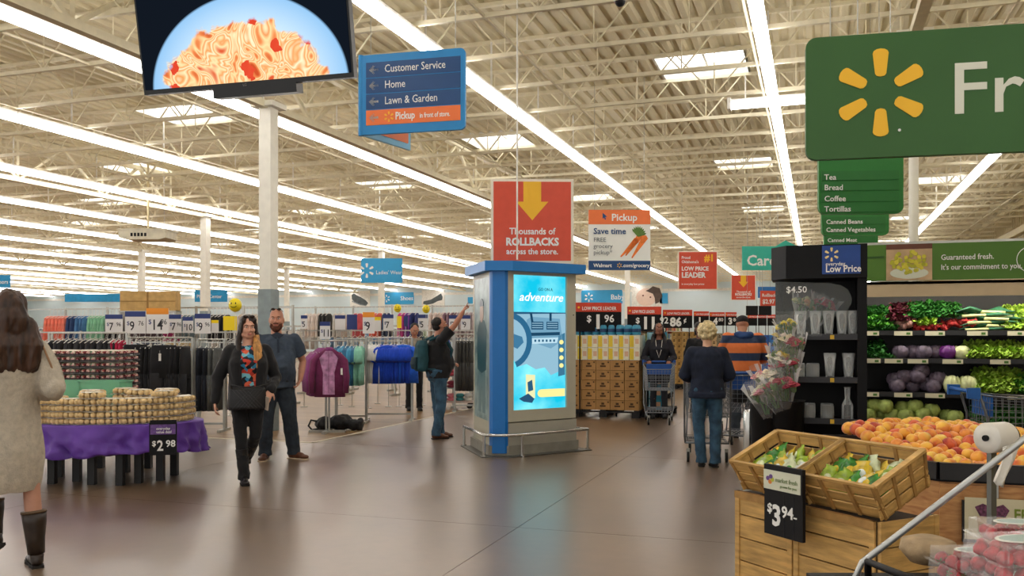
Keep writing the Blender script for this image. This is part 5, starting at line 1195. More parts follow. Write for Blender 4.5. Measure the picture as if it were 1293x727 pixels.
# low shoe cart behind the pointing man
p = fd(576, 18.2); t = thing('shelf_cart', 'low wheeled shelf of pink and red folded clothes behind the pointing man', 'cart', (p.x, p.y, 0), TH)
MB().b2((-.35, -.22, .12), (.35, .22, .16)).build('deck', mat('cart_red_white', 'c9b8b0', .5), t)
for x in (-.28, .28):
    for y in (-.16, .16): MB().cyl((x, y-.02, .06), (x, y+.02, .06), .06, n=12).b2((x-.01, y-.03, .06), (x+.01, y+.03, .13)).build('wheel', RUBBER, t)
for x in (-.34, .34): MB().b2((x-.012, -.012, .14), (x+.012, .012, .95)).build('upright', RK, t)
us4 = random.Random(4)
for z, row in ((.16, ('b83a50', 'e08090', '3a8a90', 'd0d0c8')), (.42, ('d86070', '8a2a40', 'e8a0a0')), (.66, ('202428', 'c04a5a', 'f0b0a0'))):
    if z > .2: MB().b2((-.34, -.2, z-.02), (.34, .2, z)).build('shelf', RK, t)
    for i, c_ in enumerate(row):
        for l in range(2):
            mb = MB(); mb.smooth = True; mb.loft([((0, 0, 0), .075, .13), ((0, 0, .02), .085, .15), ((0, 0, .05), .083, .145), ((0, 0, .07), .06, .12)], 12)
            q = p+Rz @ Vector((-.26+i*.17, -.04, z+.07*l)); tag(mb.build('folded_top', cloth('fold_'+c_, c_), None, q, TH), '%s folded top %s shelf of the low wheeled cart' % ({'b83a50': 'crimson', 'e08090': 'rose pink', '3a8a90': 'teal', 'd0d0c8': 'off-white', 'd86070': 'coral pink', '8a2a40': 'burgundy', 'e8a0a0': 'pale pink', '202428': 'black', 'c04a5a': 'red', 'f0b0a0': 'peach'}[c_], ['on the bottom', 'on the middle', 'on the top'][(.16, .42, .66).index(z)]), 'clothing', 'folded tops on the low cart')
# --- second line: hanger rows, dark garments and red bags left
t, m_, L_ = rack(62, 160, 14.6, 1.52, 'long chrome rack of dark tops behind the cake trays', foot=True)
fill(t, m_, L_, 1.52, 'top', [cloth('top_black', '1a1a1e'), cloth('top_charcoal', '36363a')], .09, ['black top on the long rack behind the cake trays', 'charcoal top on the long rack behind the cake trays'], 'dark tops on the long rack', x1=.55)
fill(t, m_, L_, 1.52, 'top', cloth('top_crimson', 'b01f44'), .08, 'crimson patterned top right of the dark tops', 'crimson tops', x0=.42, x1=.72); fill(t, m_, L_, 1.52, 'top', cloth('top_coral', 'e8705c'), .08, 'coral top beside the crimson tops', 'coral tops on the long rack', x0=.72)
# --- tall back rows, garments hung high
def tall_row(y, xa, xb, zt_, label):
    t = thing('display_rail', label, 'rack', ((xa+xb)/2, y, 0), 0); L_ = xb-xa
    n = int(L_/1.3)+1
    for k in range(n+1):
        x = -L_/2+L_*k/n; MB().b2((x-.02, -.02, 0), (x+.02, .02, zt_+.05)).b2((x-.03, -.25, 0), (x+.03, .25, .05)).build('upright', RK, t)
    MB().b2((-L_/2, -.012, zt_), (L_/2, .012, zt_+.03)).build('top_bar', RK, t); MB().b2((-L_/2, -.012, 1.32), (L_/2, .012, 1.35)).build('lower_bar', RK, t); return t
tall_row(16.6, -20.5, -10.6, 2.08, 'long tall chrome rail of coloured garments behind the near racks')
def high(px0, px1, Y, kind, c_, step, label, group, z=2.06, hs=1.0, face=PI/2):
    px = px0; i = 0; m = cloth('high_'+c_, c_)
    while px <= px1:
        k = (px-CX)/F_PX; d = Y/(cs+k*sn); p = fd(px, d); garment(kind, i % 5, m, (p.x, Y-.02, z-.11), face+random.uniform(-.15, .15), label, group, hs=hs); px += step; i += 1
for a in ((64, 90, 'f0826c', 'coral garment'), (92, 100, '2c4470', 'navy garment'), (103, 115, '4878a8', 'denim blue garment'), (117, 138, '8cc8a4', 'mint green garment'), (141, 153, '2a2a30', 'black garment'), (155, 160, '6a6a68', 'grey garment'), (168, 205, '5a4a50', 'brown-grey garment'), (214, 228, 'b83a78', 'magenta garment'), (236, 246, '6c8088', 'slate garment'), (270, 290, '222226', 'black garment'), (306, 330, 'c8b8a8', 'beige garment')):
    high(a[0], a[1], 16.6, 'top' if a[0] < 250 else 'top', a[2], 4.5, a[3]+' on the tall rail, between %s' % ('the long-haired woman and the column' if a[0] < 140 else 'the price cards'), a[3]+'s on the tall rail', hs=1.22)
# white hangers under the tall rail
for px in range(64, 300, 7):
    k = (px-CX)/F_PX; Y = 15.6; d = Y/(cs+k*sn); p = fd(px, d); o = link('hanger', HGM, None, (p.x, Y, 1.42), PI/2+random.uniform(-.3, .3)); tag(o, 'empty white hanger on the middle rail above the trousers', 'hanger', 'empty white hangers on the middle rail')
t = tall_row(15.6, -16.6, -10.3, 1.53, 'low chrome rail of empty white hangers behind the black trousers')
tall_row(21.5, -16.5, -7.2, 2.22, 'far tall chrome rail of garments behind the shirts')
pal = [(388, 404, 'e8dcd4', 'cream patterned garment'), (406, 420, '3a3a38', 'dark patterned garment'), (424, 436, 'cfcac2', 'pale grey garment'), (450, 456, 'c85a60', 'red garment'), (470, 484, 'e86a58', 'coral garment'), (486, 492, '40506a', 'slate blue garment'), (506, 514, 'c84a90', 'pink garment'), (515, 521, '7a3a9a', 'violet garment'), (522, 530, '28306a', 'indigo garment'), (545, 560, 'd8c8c0', 'pale garment'), (562, 578, '8a6a78', 'mauve garment'), (580, 600, 'b8a8a8', 'greyish pink garment')]
for a in pal: high(a[0], a[1], 21.5, 'top', a[2], 5, a[3]+' on the far tall rail', a[3]+'s on the far tall rail', z=2.2, hs=1.35)
for px in range(385, 600, 7):
    k = (px-CX)/F_PX; Y = 19.8; d = Y/(cs+k*sn); p = fd(px, d); o = link('hanger', HGM, None, (p.x, Y, 1.47), PI/2+random.uniform(-.3, .3)); tag(o, 'empty white hanger on the rail behind the blue shirts', 'hanger', 'empty white hangers behind the shirts')
t = tall_row(19.8, -14.9, -7.2, 1.58, 'low chrome rail of empty white hangers behind the shirts')
# far merchandise line so that the department goes on to the back wall
pr = random.Random(21); pcol = ['c8c0b8', '8a94a0', 'd8a898', '5a6478', 'e8e0d8', '3a3c44', 'b87880', '9aa890', '7090b0', 'd8c8a0']
for row, (Y, xa, xb) in enumerate(((27, -34, -7.4), (34, -44, -7.4), (42, -55, -7.4))):
    tall_row(Y, xa, xb, 1.75+.1*row, ['first', 'second', 'third'][row]+' of three far chrome rails reaching across the clothing department'); x = xa+.3
    while x < xb-.2:
        c_ = pr.choice(pcol); run = pr.randint(2, 5)
        for q in range(run):
            if x < xb-.2: garment('top', pr.randint(0, 4), cloth('far_'+c_, c_), (x, Y-.02, 1.64+.1*row), PI/2+pr.uniform(-.3, .3), 'garment on the %s of three far rails' % ['first', 'second', 'third'][row], 'garments on the %s far rail' % ['first', 'second', 'third'][row], hs=1.3); x += .30+.1*row
        x += .15
# price cards standing on the rails
PW = mat('card_white', 'e9e9ea', .5, var=0); PN = mat('card_navy', '2b3d7c', .5, var=0); PO = mat('card_orange', 'f29a2e', .5, var=0); PY = mat('card_yellow', 'ffe21a', .5, var=0)
def card(px0, px1, py0, py1, d, txt, where, hm_=PN, big=True, body=None):
    q = at((px0+px1)/2, py1, d); w, h = (px1-px0)/F_PX*d, (py1-py0)/F_PX*d; t = thing('price_card', where, 'sign', tuple(q), TH)
    MB().b2((-w/2, -.006, 0), (w/2, .006, h)).build('card', body or PW, t)
    if hm_: MB().b2((-w/2, -.009, h*.76), (w/2, -.005, h)).build('header', hm_, t)
    if txt:
        a, b = txt; text('$', h*.26, PN if not body else PW, t, (-w*.42, -.008, h*.38)); text(a, h*.58, mat('print_dark', '22242c', .5, var=0), t, (-w*.28, -.008, h*.15), sx=.8, bold=.01); text(b, h*.3, mat('print_dark', ''), t, (w*.14, -.008, h*.36), sx=.85)
    MB().b2((-.005, 0, -q.z+.01), (.005, .012, 0)).b2((-.06, -.06, -q.z), (.06, .06, -q.z+.01)).build('stem', RK, t)
card(133, 155, 397, 420, 17.8, ('7', '96'), 'white and navy price card reading 7 left of the 9 card'); card(158, 184, 393, 421, 17.6, ('9', '76'), 'white and navy price card reading 9 left of the orange-topped card')
card(185, 213, 389, 421, 17.4, ('14', '96'), 'orange-topped price card reading 14.96', PO); card(213, 229, 397, 420, 17.8, ('7', '96'), 'white price card reading 7 right of the orange-topped card'); card(231, 244, 400, 420, 18, ('10', ''), 'small white price card reading 10 beside the slate garment')
card(246, 266, 396, 421, 17.6, ('9', '96'), 'white and navy price card reading 9 below the Photo Center sign'); card(267, 276, 404, 420, 17.8, None, 'small white card right of the 9 card', PY); card(282, 299, 399, 417, 16.5, None, 'yellow square card under the yellow balloon beside the woman in black', None, body=PY)
card(404, 417, 406, 428, 15.5, ('11', ''), 'white price card reading 11 above the plum jackets'); card(423, 436, 398, 416, 19, None, 'pale price card right of the 11 card'); card(438, 451, 397, 416, 18.6, None, 'solid navy card above the blue shirts', None, body=PN)
card(458, 473, 394, 421, 18.2, ('9', ''), 'orange-topped white card above the white shirts', PO); card(473, 481, 400, 418, 19.4, None, 'yellow and green card right of the orange-topped one', PY); card(484, 497, 397, 417, 18.6, ('7', ''), 'white price card above the royal blue shirts')
card(501, 507, 399, 414, 18.6, None, 'narrow yellow card below a yellow balloon', None, body=PY); card(510, 515, 399, 412, 19, None, 'narrow navy card right of the narrow yellow card', None, body=PN); card(528, 540, 397, 416, 19, ('5', ''), 'white price card behind the pointing man')
card(567, 578, 398, 416, 19.6, ('7', ''), 'left of two white price cards left of the kiosk'); card(582, 594, 398, 416, 19.6, ('9', ''), 'right of two white price cards left of the kiosk'); card(380, 388, 398, 415, 18.5, ('5', ''), 'small price card right of the bearded man'); card(330, 336, 398, 414, 18.5, None, 'small price card between the couple')
# yellow smiley balloons
def balloon(px, py, d, label, r=.12):
    q = at(px, py, d); mb = MB(); mb.smooth = True; mb.ell((0, 0, 0), (r, r, r*1.08), 18, 12); o = mb.mesh('balloon', mat('balloon_yellow', 'f2dc20', .3, var=.03)); t = link('balloon', o, None, q, TH); tag(t, label, 'balloon')
    for x in (-.35, .35): MB().ell((x*r, -r*.92, r*.25), (r*.09, r*.06, r*.16), 8, 6).build('eye', BLACK, t)
    mb = MB(); mb.tube([(-.45*r, -r*.86, -.2*r), (-.2*r, -r*.94, -.38*r), (.2*r, -r*.94, -.38*r), (.45*r, -r*.86, -.2*r)], r*.05, 5); mb.build('smile', BLACK, t)
    MB().cyl((0, 0, -r*1.05), (0, 0, -q.z), .003, n=4).cyl((0, 0, -r*1.02), (0, 0, -r*1.15), .01, .02, n=6).build('string', WHITE, t)
balloon(297, 385, 16, 'yellow smiley balloon above the yellow card beside the woman in black', .115); balloon(502, 389, 18.5, 'left of two yellow smiley balloons near the Shoes sign', .08); balloon(538, 390, 18.5, 'right of two yellow smiley balloons, by the pointing arm', .08)
# tan boxes on the tall rail, fitting with the photo's beige block
p = at(190, 393, 19.5); t = MB().b2((-.6, -.15, 0), (.6, .15, .42)).mesh('box', mat('kraft_box', 'c8a468', .8, var=.1)); o = link('storage_box', t, None, (p.x, p.y, p.z+.01), TH); tag(o, 'beige cardboard box high behind the price cards', 'box')
MB().b2((-.02, -.156, .05), (.02, -.15, .42)).b2((-.6, -.156, .2), (.6, -.151, .215)).build('tape', mat('kraft_dark', '9a7844', .8), o)
MB().b2((-.62, -.16, -.6), (-.58, .16, .0)).b2((.58, -.16, -.6), (.62, .16, 0)).b2((-.62, -.16, -.03), (.62, .16, 0)).build('shelf', RK, o)
# black bag on the floor
p = fl(424, 543); mb = MB(); mb.smooth = False
for o_, r_ in (((-.16, 0, .1), (.17, .13, .12)), ((.08, .02, .12), (.2, .14, .13)), ((.27, 0, .09), (.13, .12, .09)), ((.38, .01, .09), (.06, .1, .1))): mb.ell(o_, r_, 14, 9)
t = thing('duffel_bag', 'black duffel bag lying on the floor under the plum jackets', 'bag', (p.x, p.y, 0), TH)
remesh(mb, 'bag_body', mat('bag_black', '0e0e12', .6, var=.3), t, .014, 2, (.03, 9, (1, 1, 1)))
mb = MB(); mb.smooth = True; mb.tube([(-.28, -.1, .15), (-.36, -.12, .17), (-.4, -.12, .08), (-.34, -.14, .02), (-.22, -.13, .04)], .016, 7); mb.build('handle', mat('bag_black', ''), t)
# ================================================================ shopping carts
CBL = mat('cart_blue', '1c4f9c', .4); WIRE = mat('cart_wire', '8d9094', .35, .85); CGR = mat('cart_grey', '6e7276', .4, .6)
def make_cart(label, loc, rz, hc=CBL, wm=WIRE):
    """cart pointing towards local -y, handle at y=+.5"""
    t = thing('shopping_cart', label, 'shopping cart', loc, rz)
    # basket: tapered wire box
    yb, yf, zb, zt_ = .34, -.50, .52, .98; wb, wf = .27, .20
    def P(u, v, s=1):   # u 0..1 back->front, v 0..1 bottom->top
        y = yb+(yf-yb)*u; w = (wb+(wf-wb)*u)*(.88+.12*v); z = zb+.10*u*(1-v)*1+(zt_-zb)*v-(.06*u*v); return Vector((s*w, y-(.03*v if u > .9 else 0), z))
    mb = MB()
    for k in range(9):
        v = k/8
        for s in (-1, 1): mb.cyl(P(0, v, s), P(1, v, s), .003, n=4)
        mb.cyl(P(1, v, -1), P(1, v, 1), .003, n=4); mb.cyl(P(0, v, -1), P(0, v, 1), .003, n=4)
    for k in range(17):
        u = k/16
        for s in (-1, 1): mb.cyl(P(u, 0, s), P(u, 1, s), .0028, n=4)
        mb.cyl(P(u, 0, -1), P(u, 0, 1), .0028, n=4)
    for k in range(9):
        f = -1+2*k/8
        for u in (0, 1): a, b = P(u, 0, 1), P(u, 1, 1); mb.cyl((a.x*f, a.y, a.z), (b.x*f, b.y, b.z), .0028, n=4)
        a, b = P(0, 0, 1), P(1, 0, 1); mb.cyl((a.x*f, a.y, a.z), (b.x*f, b.y, b.z), .0028, n=4)
    bk = mb.build('basket', wm, t)
    mb = MB(); mb.smooth = True; mb.tube([P(0, 1, -1), P(1, 1, -1), P(1, 1, 1), P(0, 1, 1)], .008, 6, closed=True); mb.build('basket_rim', wm, bk)
    mb = MB(); mb.smooth = True
    for s in (-1, 1): mb.tube([(s*.255, .50, 1.02), (s*.265, .42, 1.0), (s*.265, .36, .80), (s*.26, .36, .30), (s*.25, .30, .22), (s*.22, -.42, .20), (s*.19, -.52, .14)], .012, 7)
    mb.tube([(-.25, .32, .22), (.25, .32, .22)], .011, 6); mb.tube([(-.21, -.42, .2), (.21, -.42, .2)], .011, 6); mb.tube([(-.22, -.3, .2), (-.2, -.42, .60)], .010, 6); mb.tube([(.22, -.3, .2), (.2, -.42, .60)], .010, 6)
    mb.build('chassis', mat('cart_frame', '7b7f84', .35, .8), t)
    mb = MB()
    for k in range(9): x = -.22+.055*k; mb.cyl((x, .30, .235), (x*.85, -.42, .215), .004, n=4)
    for k in range(6): y = .3-.14*k; mb.cyl((-.24, y, .235), (.24, y, .235), .004, n=4)
    mb.build('lower_rack', wm, t)
    mb = MB(); mb.smooth = True; mb.tube([(-.27, .50, 1.02), (.27, .50, 1.02)], .017, 10); mb.build('handle', hc, t)
    for s in (-1, 1): MB().b2((s*.27-.02, .42, .96), (s*.27+.02, .52, 1.05)).build('handle_bracket', hc, t)
    MB().b2((-.22, .30, .80), (.22, .335, .985)).build('child_seat_flap', hc, t)
    for x, y in ((-.22, .36), (.22, .36), (-.17, -.50), (.17, -.50)):
        w_ = MB().cyl((x-.014, y, .062), (x+.014, y, .062), .062, n=16).build('wheel', RUBBER, t); MB().b2((x-.02, y-.012, .05), (x+.02, y+.012, .16)).build('caster', STEEL, w_)
    return t
def dirz(u, d): f = W(u, d)-W(0, 0); return math.atan2(f.x, -f.y)
# cart of the woman facing us: handle by her hands, nose to the camera
p = fl(832, 528); q = p.normalized(); pc = p-q*.72; make_cart('shopping cart with blue handle pushed towards the camera by the woman in dark clothes', (pc.x, pc.y, 0), face_cam(p))
# blonde woman's cart ahead of her
p = fl(893, 589); f = (W(.16, .99)-W(0, 0)).normalized(); pc = p+f*.72; make_cart('shopping cart in front of the blonde woman', (pc.x+.02, pc.y, 0), dirz(.16, .99), CGR)
p = fd(939, 13.1); f = (W(.10, .99)-W(0, 0)).normalized(); pc = p+f*1.1; make_cart('shopping cart in front of the man in the striped top', (pc.x, pc.y, 0), dirz(.10, .99), CBL)
p = fd(935, 11.6); t_ = make_cart('grey shopping cart standing between the blonde woman and the steel posts', (p.x, p.y, 0), dirz(.35, .93), CBL)
pb = p+Vector((0, 0, 0))
mb = MB(); mb.ell((0, 0, .1), (.15, .17, .12), 14, 9); mb.ell((.05, -.1, .18), (.08, .08, .06), 10, 7); q = pb+Vector((-.02, .02, .62)); t = thing('handbag', 'dark handbag lying in the grey shopping cart', 'bag', q, TH); remesh(mb, 'bag_body', mat('bag_black', ''), t, .014, 2, (.02, 12, (1, 1, 1)))
# cart with the blue rim between the peach bin and the cooler
p = W((1236-CX)/F_PX*7.7, 7.7); make_cart('shopping cart with blue handle standing between the peaches and the vegetable cooler', (p.x+.35, p.y+.12, 0), -PI/2+.15+PI, mat('cart_bright_blue', '1f66b8', .4))

# ================================================================ pallets and big price boards
KRA = mat('kraft_carton', 'ae8450', .85, var=.12, scale=5); KRD = mat('kraft_print', '4c3620', .8); PAL = mat('pallet_black', '18181a', .7)
def carton_mesh(w, l, h, m, mark=True):
    mb = MB(); mb.b2((-w/2+.003, -l/2+.003, 0), (w/2-.003, l/2-.003, h-.004)); 
    mb.cur = 1
    if mark:
        mb.b2((-w*.2, -l/2-.001, h*.3), (w*.2, -l/2+.004, h*.46)); mb.b2((-w*.1, -l/2-.001, h*.52), (w*.1, -l/2+.004, h*.72))
        mb.b2((w*.33, -l/2-.001, h*.7), (w*.42, -l/2+.004, h*.85))
    mb.b2((-w/2, -.02, h-.006), (w/2, .02, h-.002))
    return mb.mesh('carton', [m, KRD])
def pallet(t_label, c, rz, w, l):
    t = thing('pallet', t_label, 'pallet', (c.x, c.y, 0), rz)
    for k in range(5): x = -w/2+.06+k*(w-.12)/4; MB().b2((x-.05, -l/2, .11), (x+.05, l/2, .135)).build('board', PAL, t)
    for k in range(3):
        y = -l/2+.06+k*(l-.12)/2; MB().b2((-w/2, y-.05, .085), (w/2, y+.05, .11)).build('runner', PAL, t)
        for j in range(3): x = -w/2+.08+j*(w-.16)/2; MB().b2((x-.07, y-.05, 0), (x+.07, y+.05, .085)).build('block', PAL, t)
    return t
a = fl(727, 527); b = fl(808, 527); c = (a+b)/2+Vector((-.1, .62, 0)); wP = 1.3
pallet('black pallet under the brown cartons right of the kiosk', c, 0, 1.36, 1.2)
cm = carton_mesh(.262, .3, .178, KRA)
for z in range(5):
    for j in range(3):
        for i in range(5):
            if 0 < j and 0 < i < 4: continue
            x = c.x-.53+i*.265+random.uniform(-.004, .004); o = link('carton', cm, None, (x, c.y-.44+j*.31, .136+z*.18)); tag(o, 'brown printed carton in the pallet stack under the $1.96 sign', 'carton', 'brown cartons under the $1.96 sign')
# white and yellow packs, then teal packs
PKW = mat('pack_white_yellow', 'e8dfa8', .5); PKY = mat('pack_yellow', 'e8cc3c', .5); PKT = mat('pack_teal', '3b94b4', .45); PKN = mat('pack_navy', '24466e', .45)
def pack(w, l, h, m1, m2, name='pack'):
    mb = MB(); mb.b2((-w/2+.003, -l/2, 0), (w/2-.003, l/2, h-.004)); mb.cur = 1; mb.b2((-w/2+.004, -l/2-.002, .01), (-w/2+w*.42, -l/2+.01, h-.014)); mb.cur = 2; mb.b2((w*.05, -l/2-.003, h*.3), (w*.4, -l/2+.01, h*.7)); return mb.mesh(name, [m1, m2, mat('pack_mark', 'd8b090', .5)])
pk = pack(.19, .26, .225, mat('pack_cream', 'e6e2cc', .5), PKY)
for z in range(2):
    for j in range(2):
        for i in range(7):
            o = link('carton', pk, None, (c.x-.57+i*.192, c.y-.46+j*.28, 1.037+z*.226)); tag(o, 'white and yellow pack standing on the brown cartons', 'package', 'white and yellow packs on the cartons')
mb = MB(); mb.smooth = True; mb.lathe([(.055, 0), (.062, .02), (.062, .13), (.05, .17), (.03, .18)], 14); mb.cur = 1; mb.lathe([(.063, .05), (.0635, .051), (.0635, .11), (.063, .111)], 14)
jm_ = mb.mesh('canister', [PKT, PKN])
for j in range(2):
    for i in range(9): o = link('canister', jm_, None, (c.x-.6+i*.148, c.y-.50+j*.16, 1.49)); tag(o, 'teal and navy canister on top of the white and yellow packs', 'canister', 'teal canisters on the packs')
pk2 = pack(.24, .30, .2, PKT, mat('pack_pale_teal', 'a8d8e4', .45))
for z in range(7):
    for j in range(3): o = link('carton', pk2, None, (c.x+.86, c.y-.15+j*.31, .136+z*.201), PI/2-1.3); tag(o, 'teal pack in the stack right of the brown cartons', 'package', 'teal packs right of the cartons')
pallet('small black pallet under the teal packs', Vector((c.x+.9, c.y+.18, 0)), 0, .5, 1.1)
def price_board(px0, px1, py0, py1, d, price, label, hdr='LOW PRICE LEADER', tilt=0.0, cents=None, dollar=True):
    q = at((px0+px1)/2, py1, d); w, h = (px1-px0)/F_PX*d, (py1-py0)/F_PX*d; t = thing('price_board', label, 'sign', tuple(q), TH+tilt)
    MB().b2((-w/2, -.015, 0), (w/2, .015, h)).build('board', PRB, t); MB().b2((-w/2, -.02, h*.68), (w/2, -.014, h*1.0)).build('header_card', mat('header_red', 'd9452c', .5), t)
    text(hdr, h*.17, TW, t, (-w*.36, -.023, h*.74), bold=.02, sx=.8 if w/h > 1.5 else .6)
    MB().cyl((-w*.43, -.021, h*.83), (-w*.43, -.0225, h*.83), h*.04, n=8).build('badge', YEL, t)
    x = -w*.26
    if dollar: text('$', h*.32, TW, t, (x, -.018, h*.33), bold=.02); x += h*.25
    text(price, h*.66, TW, t, (x, -.018, h*.11), bold=.045, sx=.95); x += h*.36*len(price)
    if cents: text(cents, h*.36, TW, t, (x+.01, -.018, h*.32), bold=.02)
    for xx in (-w*.4, w*.4): MB().b2((xx-.012, .0, -q.z), (xx+.012, .02, 0)).build('stem', PRB, t)
    return t
price_board(726, 785, 382, 418, 16.3, '1', 'black and red $1.96 price board above the brown cartons', cents='96', tilt=.12)
price_board(792, 835, 387, 418, 20.0, '11', 'black and red $11.92 price board behind the woman facing us', cents='92', tilt=.04)
price_board(837, 874, 391, 414, 24.0, '86', 'black and red 86 cent price board left of the hidden shopper', cents='¢', dollar=False)
price_board(876, 895, 393, 411, 28.0, '1', 'narrow black and red price board above the blonde hair', cents=None, dollar=False)
price_board(896, 915, 394, 411, 32.0, '4', 'black and red price board reading 4.80', cents='80', dollar=False); price_board(916, 930, 394, 411, 36.0, '3', 'distant black and red price board just left of the striped shoulder', cents='84', dollar=False)
for k, (x0, x1) in enumerate(((944, 956), (957, 968), (969, 981))): price_board(x0, x1, 397, 411, 40, '', ['first', 'second', 'third'][k]+' small distant price board from the left, above the striped shoulder', dollar=False)
# pallets further down the aisle
pc_ = random.Random(8)
def stack(px0, px1, d, z1, cols, label, group, nx=4, ny=3, h=.22, rz=0.0, depth=1.0):
    a, b = fd(px0, d), fd(px1, d); m_ = (a+b)/2+Vector((0, depth/2, 0)); w = (b-a).length; cw = w/nx; n = int((z1-.14)/h)
    pallet('black pallet under the '+label, m_, 0, w, depth)
    for ci, c_ in enumerate(cols): pass
    ms = [carton_mesh(cw, depth/ny, h, mat('box_'+c_, c_, .7, var=.12)) for c_ in cols]
    for z in range(n):
        for j in range(ny):
            for i in range(nx):
                if j > 0 and z < n-1 and i < nx-1: continue
                o = link('carton', ms[(i+z*0+j) % len(ms) if len(ms) > 1 else 0], None, (m_.x-w/2+cw*(i+.5), m_.y-depth/2+depth/ny*(j+.5), .136+z*h)); tag(o, 'carton in the stack of '+label, 'carton', group)
stack(801, 842, 20.6, 1.35, ['7a9aa4', 'b8b09a'], 'teal and beige boxes behind the woman facing us', 'teal and beige boxes', 4, 2)
stack(848, 880, 24.6, 1.62, ['c09a58', 'b08848'], 'honey-coloured boxes under the 86 cent board', 'honey-coloured boxes', 5, 2, .16)
stack(884, 912, 29, 1.55, ['c8a878', '90866c'], 'tan boxes under the distant price boards', 'tan boxes far down the aisle', 4, 2, .2)
stack(915, 932, 34, 1.5, ['a87858', '6a8a90'], 'brown and teal boxes beside the striped man', 'brown and teal boxes', 3, 2, .25)
# grocery gondolas on the right of the aisle
def gondola(x, y0, y1, label, group, cols, face=-1, h=1.95, pk=(.22, .26), stp=.3):
    t = thing('shelf_unit', label, 'shelf', (x, (y0+y1)/2, 0), 0); L_ = y1-y0; GS = mat('shelf_steel', 'c9c4b4', .5)
    MB().b2((-.03, -L_/2, 0), (.03, L_/2, h)).build('back_panel', GS, t)
    lv = [.12, .52, .9, 1.28, 1.64]
    for z in lv: MB().b2((-.42, -L_/2, z-.03), (.42, L_/2, z)).build('shelf', GS, t)
    for s in (-1, 1): MB().b2((-.42, s*L_/2-.02, 0), (.42, s*L_/2+.02, .14)).build('kick_plate', PRB, t)
    r = random.Random(int(x*10+y0)); cache = {}
    for z in lv:
        y = -L_/2+.12
        while y < L_/2-.1:
            c_ = r.choice(cols); hh = r.uniform(.2, .3); key = (c_, round(hh, 1))
            if key not in cache: cache[key] = MB().b2((-.11, -.1, 0), (.11, .1, round(hh, 1)+.05)).b2((-.113, -.06, .05), (.113, .06, .13)).mesh('packet', mat('good_'+c_, c_, .5, var=.25, scale=10))
            o = link('packet', cache[key], None, (x+face*.29, (y0+y1)/2+y, z)); tag(o, 'packet on the shelves '+group, 'packet', 'packets on the shelves '+group); y += stp
        # end-cap facing
    return t
gc = ['c8b48c', 'b85040', 'd8c8a0', '5c86b0', 'e0d8c4', '8a9a5c', 'c88850', '7a5a4a']
gondola(.55, 22.0, 28.5, 'grocery gondola on the right side of the main aisle past the striped man', 'right of the main aisle', gc)
# blue cartons end stack
stack(962, 980, 20.5, 1.52, ['2a5ca8', '3a78c0'], 'blue cartons by the black display tower', 'blue cartons by the tower', 2, 2, .15)
gondola(-6.0, 30, 40, 'far gondola on the left side of the main aisle', 'far left of the main aisle', gc, face=1, h=1.8, stp=.5)
gondola(.9, 36, 44, 'far gondola on the right side of the main aisle', 'far right of the main aisle', gc, h=1.9, stp=.5)
stack(812, 846, 33, 1.5, ['b08a58', 'c8b490'], 'pale cartons far behind the woman facing us', 'pale cartons', 4, 2, .2)

# ================================================================ steel posts
for px, d, lb in ((946, 8.6, 'left'), (984, 7.35, 'right')):
    p = fd(px, d); zt_ = .78 if px == 946 else .70
    mb = MB(); mb.smooth = True; mb.lathe([(.055, 0), (.055, zt_-.03), (.045, zt_-.008), (.0, zt_)], 20); t = thing('bollard', lb+' of two brushed steel posts beside the flower buckets', 'bollard', (p.x, p.y, 0)); mb.build('post', CHROME, t); MB().lathe([(.075, 0), (.075, .012), (.06, .02)], 20).build('base_ring', STEEL, t)
# ================================================================ black display tower
CLW = clear_mat('cellophane', 'ffffff', .06, .12, .5)
CLS = clear_mat('clamshell_plastic', 'ffffff', .015, .1, .16)
DB = mat('display_black', '0b0b0d', .5, var=.05, spec=.22); GLS = clear_mat('clear_glass', 'e8f0f0', .04, .04, .25)
x0, x1, yF, yBk = -.33, .37, 7.45, 7.95; HT = 2.18
t = thing('display_tower', 'tall black display tower with glassware shelves and a Low Price header', 'display', ((x0+x1)/2, (yF+yBk)/2, 0), 0)
hw, hd_ = (x1-x0)/2, (yBk-yF)/2
MB().b2((hw-.07, -hd_, 0), (hw, hd_, HT)).build('side_panel', DB, t); MB().b2((-hw, hd_-.05, 0), (hw, hd_, HT)).build('back_panel', DB, t); MB().b2((-hw, -hd_+.05, 0), (-hw+.03, hd_, .55)).build('side_panel', DB, t)
MB().b2((-hw+.0, hd_-.08, .5), (-hw+.05, hd_-.0, HT-.1)).build('rear_post', DB, t)
MB().b2((-hw, -hd_, 0), (hw, hd_, .34)).build('plinth', DB, t)
SHZ = [.80, 1.10, 1.40]
SHZ = [EYE-(528-HOR)/F_PX*7.2, EYE-(477-HOR)/F_PX*7.2, EYE-(424-HOR)/F_PX*7.2]
for z in SHZ:
    s = MB().b2((-hw+.12, -hd_+.02, z-.02), (hw-.07, hd_-.05, z)).build('shelf', DB, t); MB().b2((-hw+.12, -hd_+.005, z-.03), (hw-.07, -hd_+.02, z+.015)).build('shelf_lip', mat('lip_grey', '2c2c30', .4), s)
    MB().b2((.08, -hd_-.0, z-.025), (.11, -hd_+.006, z+.008)).build('shelf_tag', mat('tag_yellow', 'd8b030', .5), s)
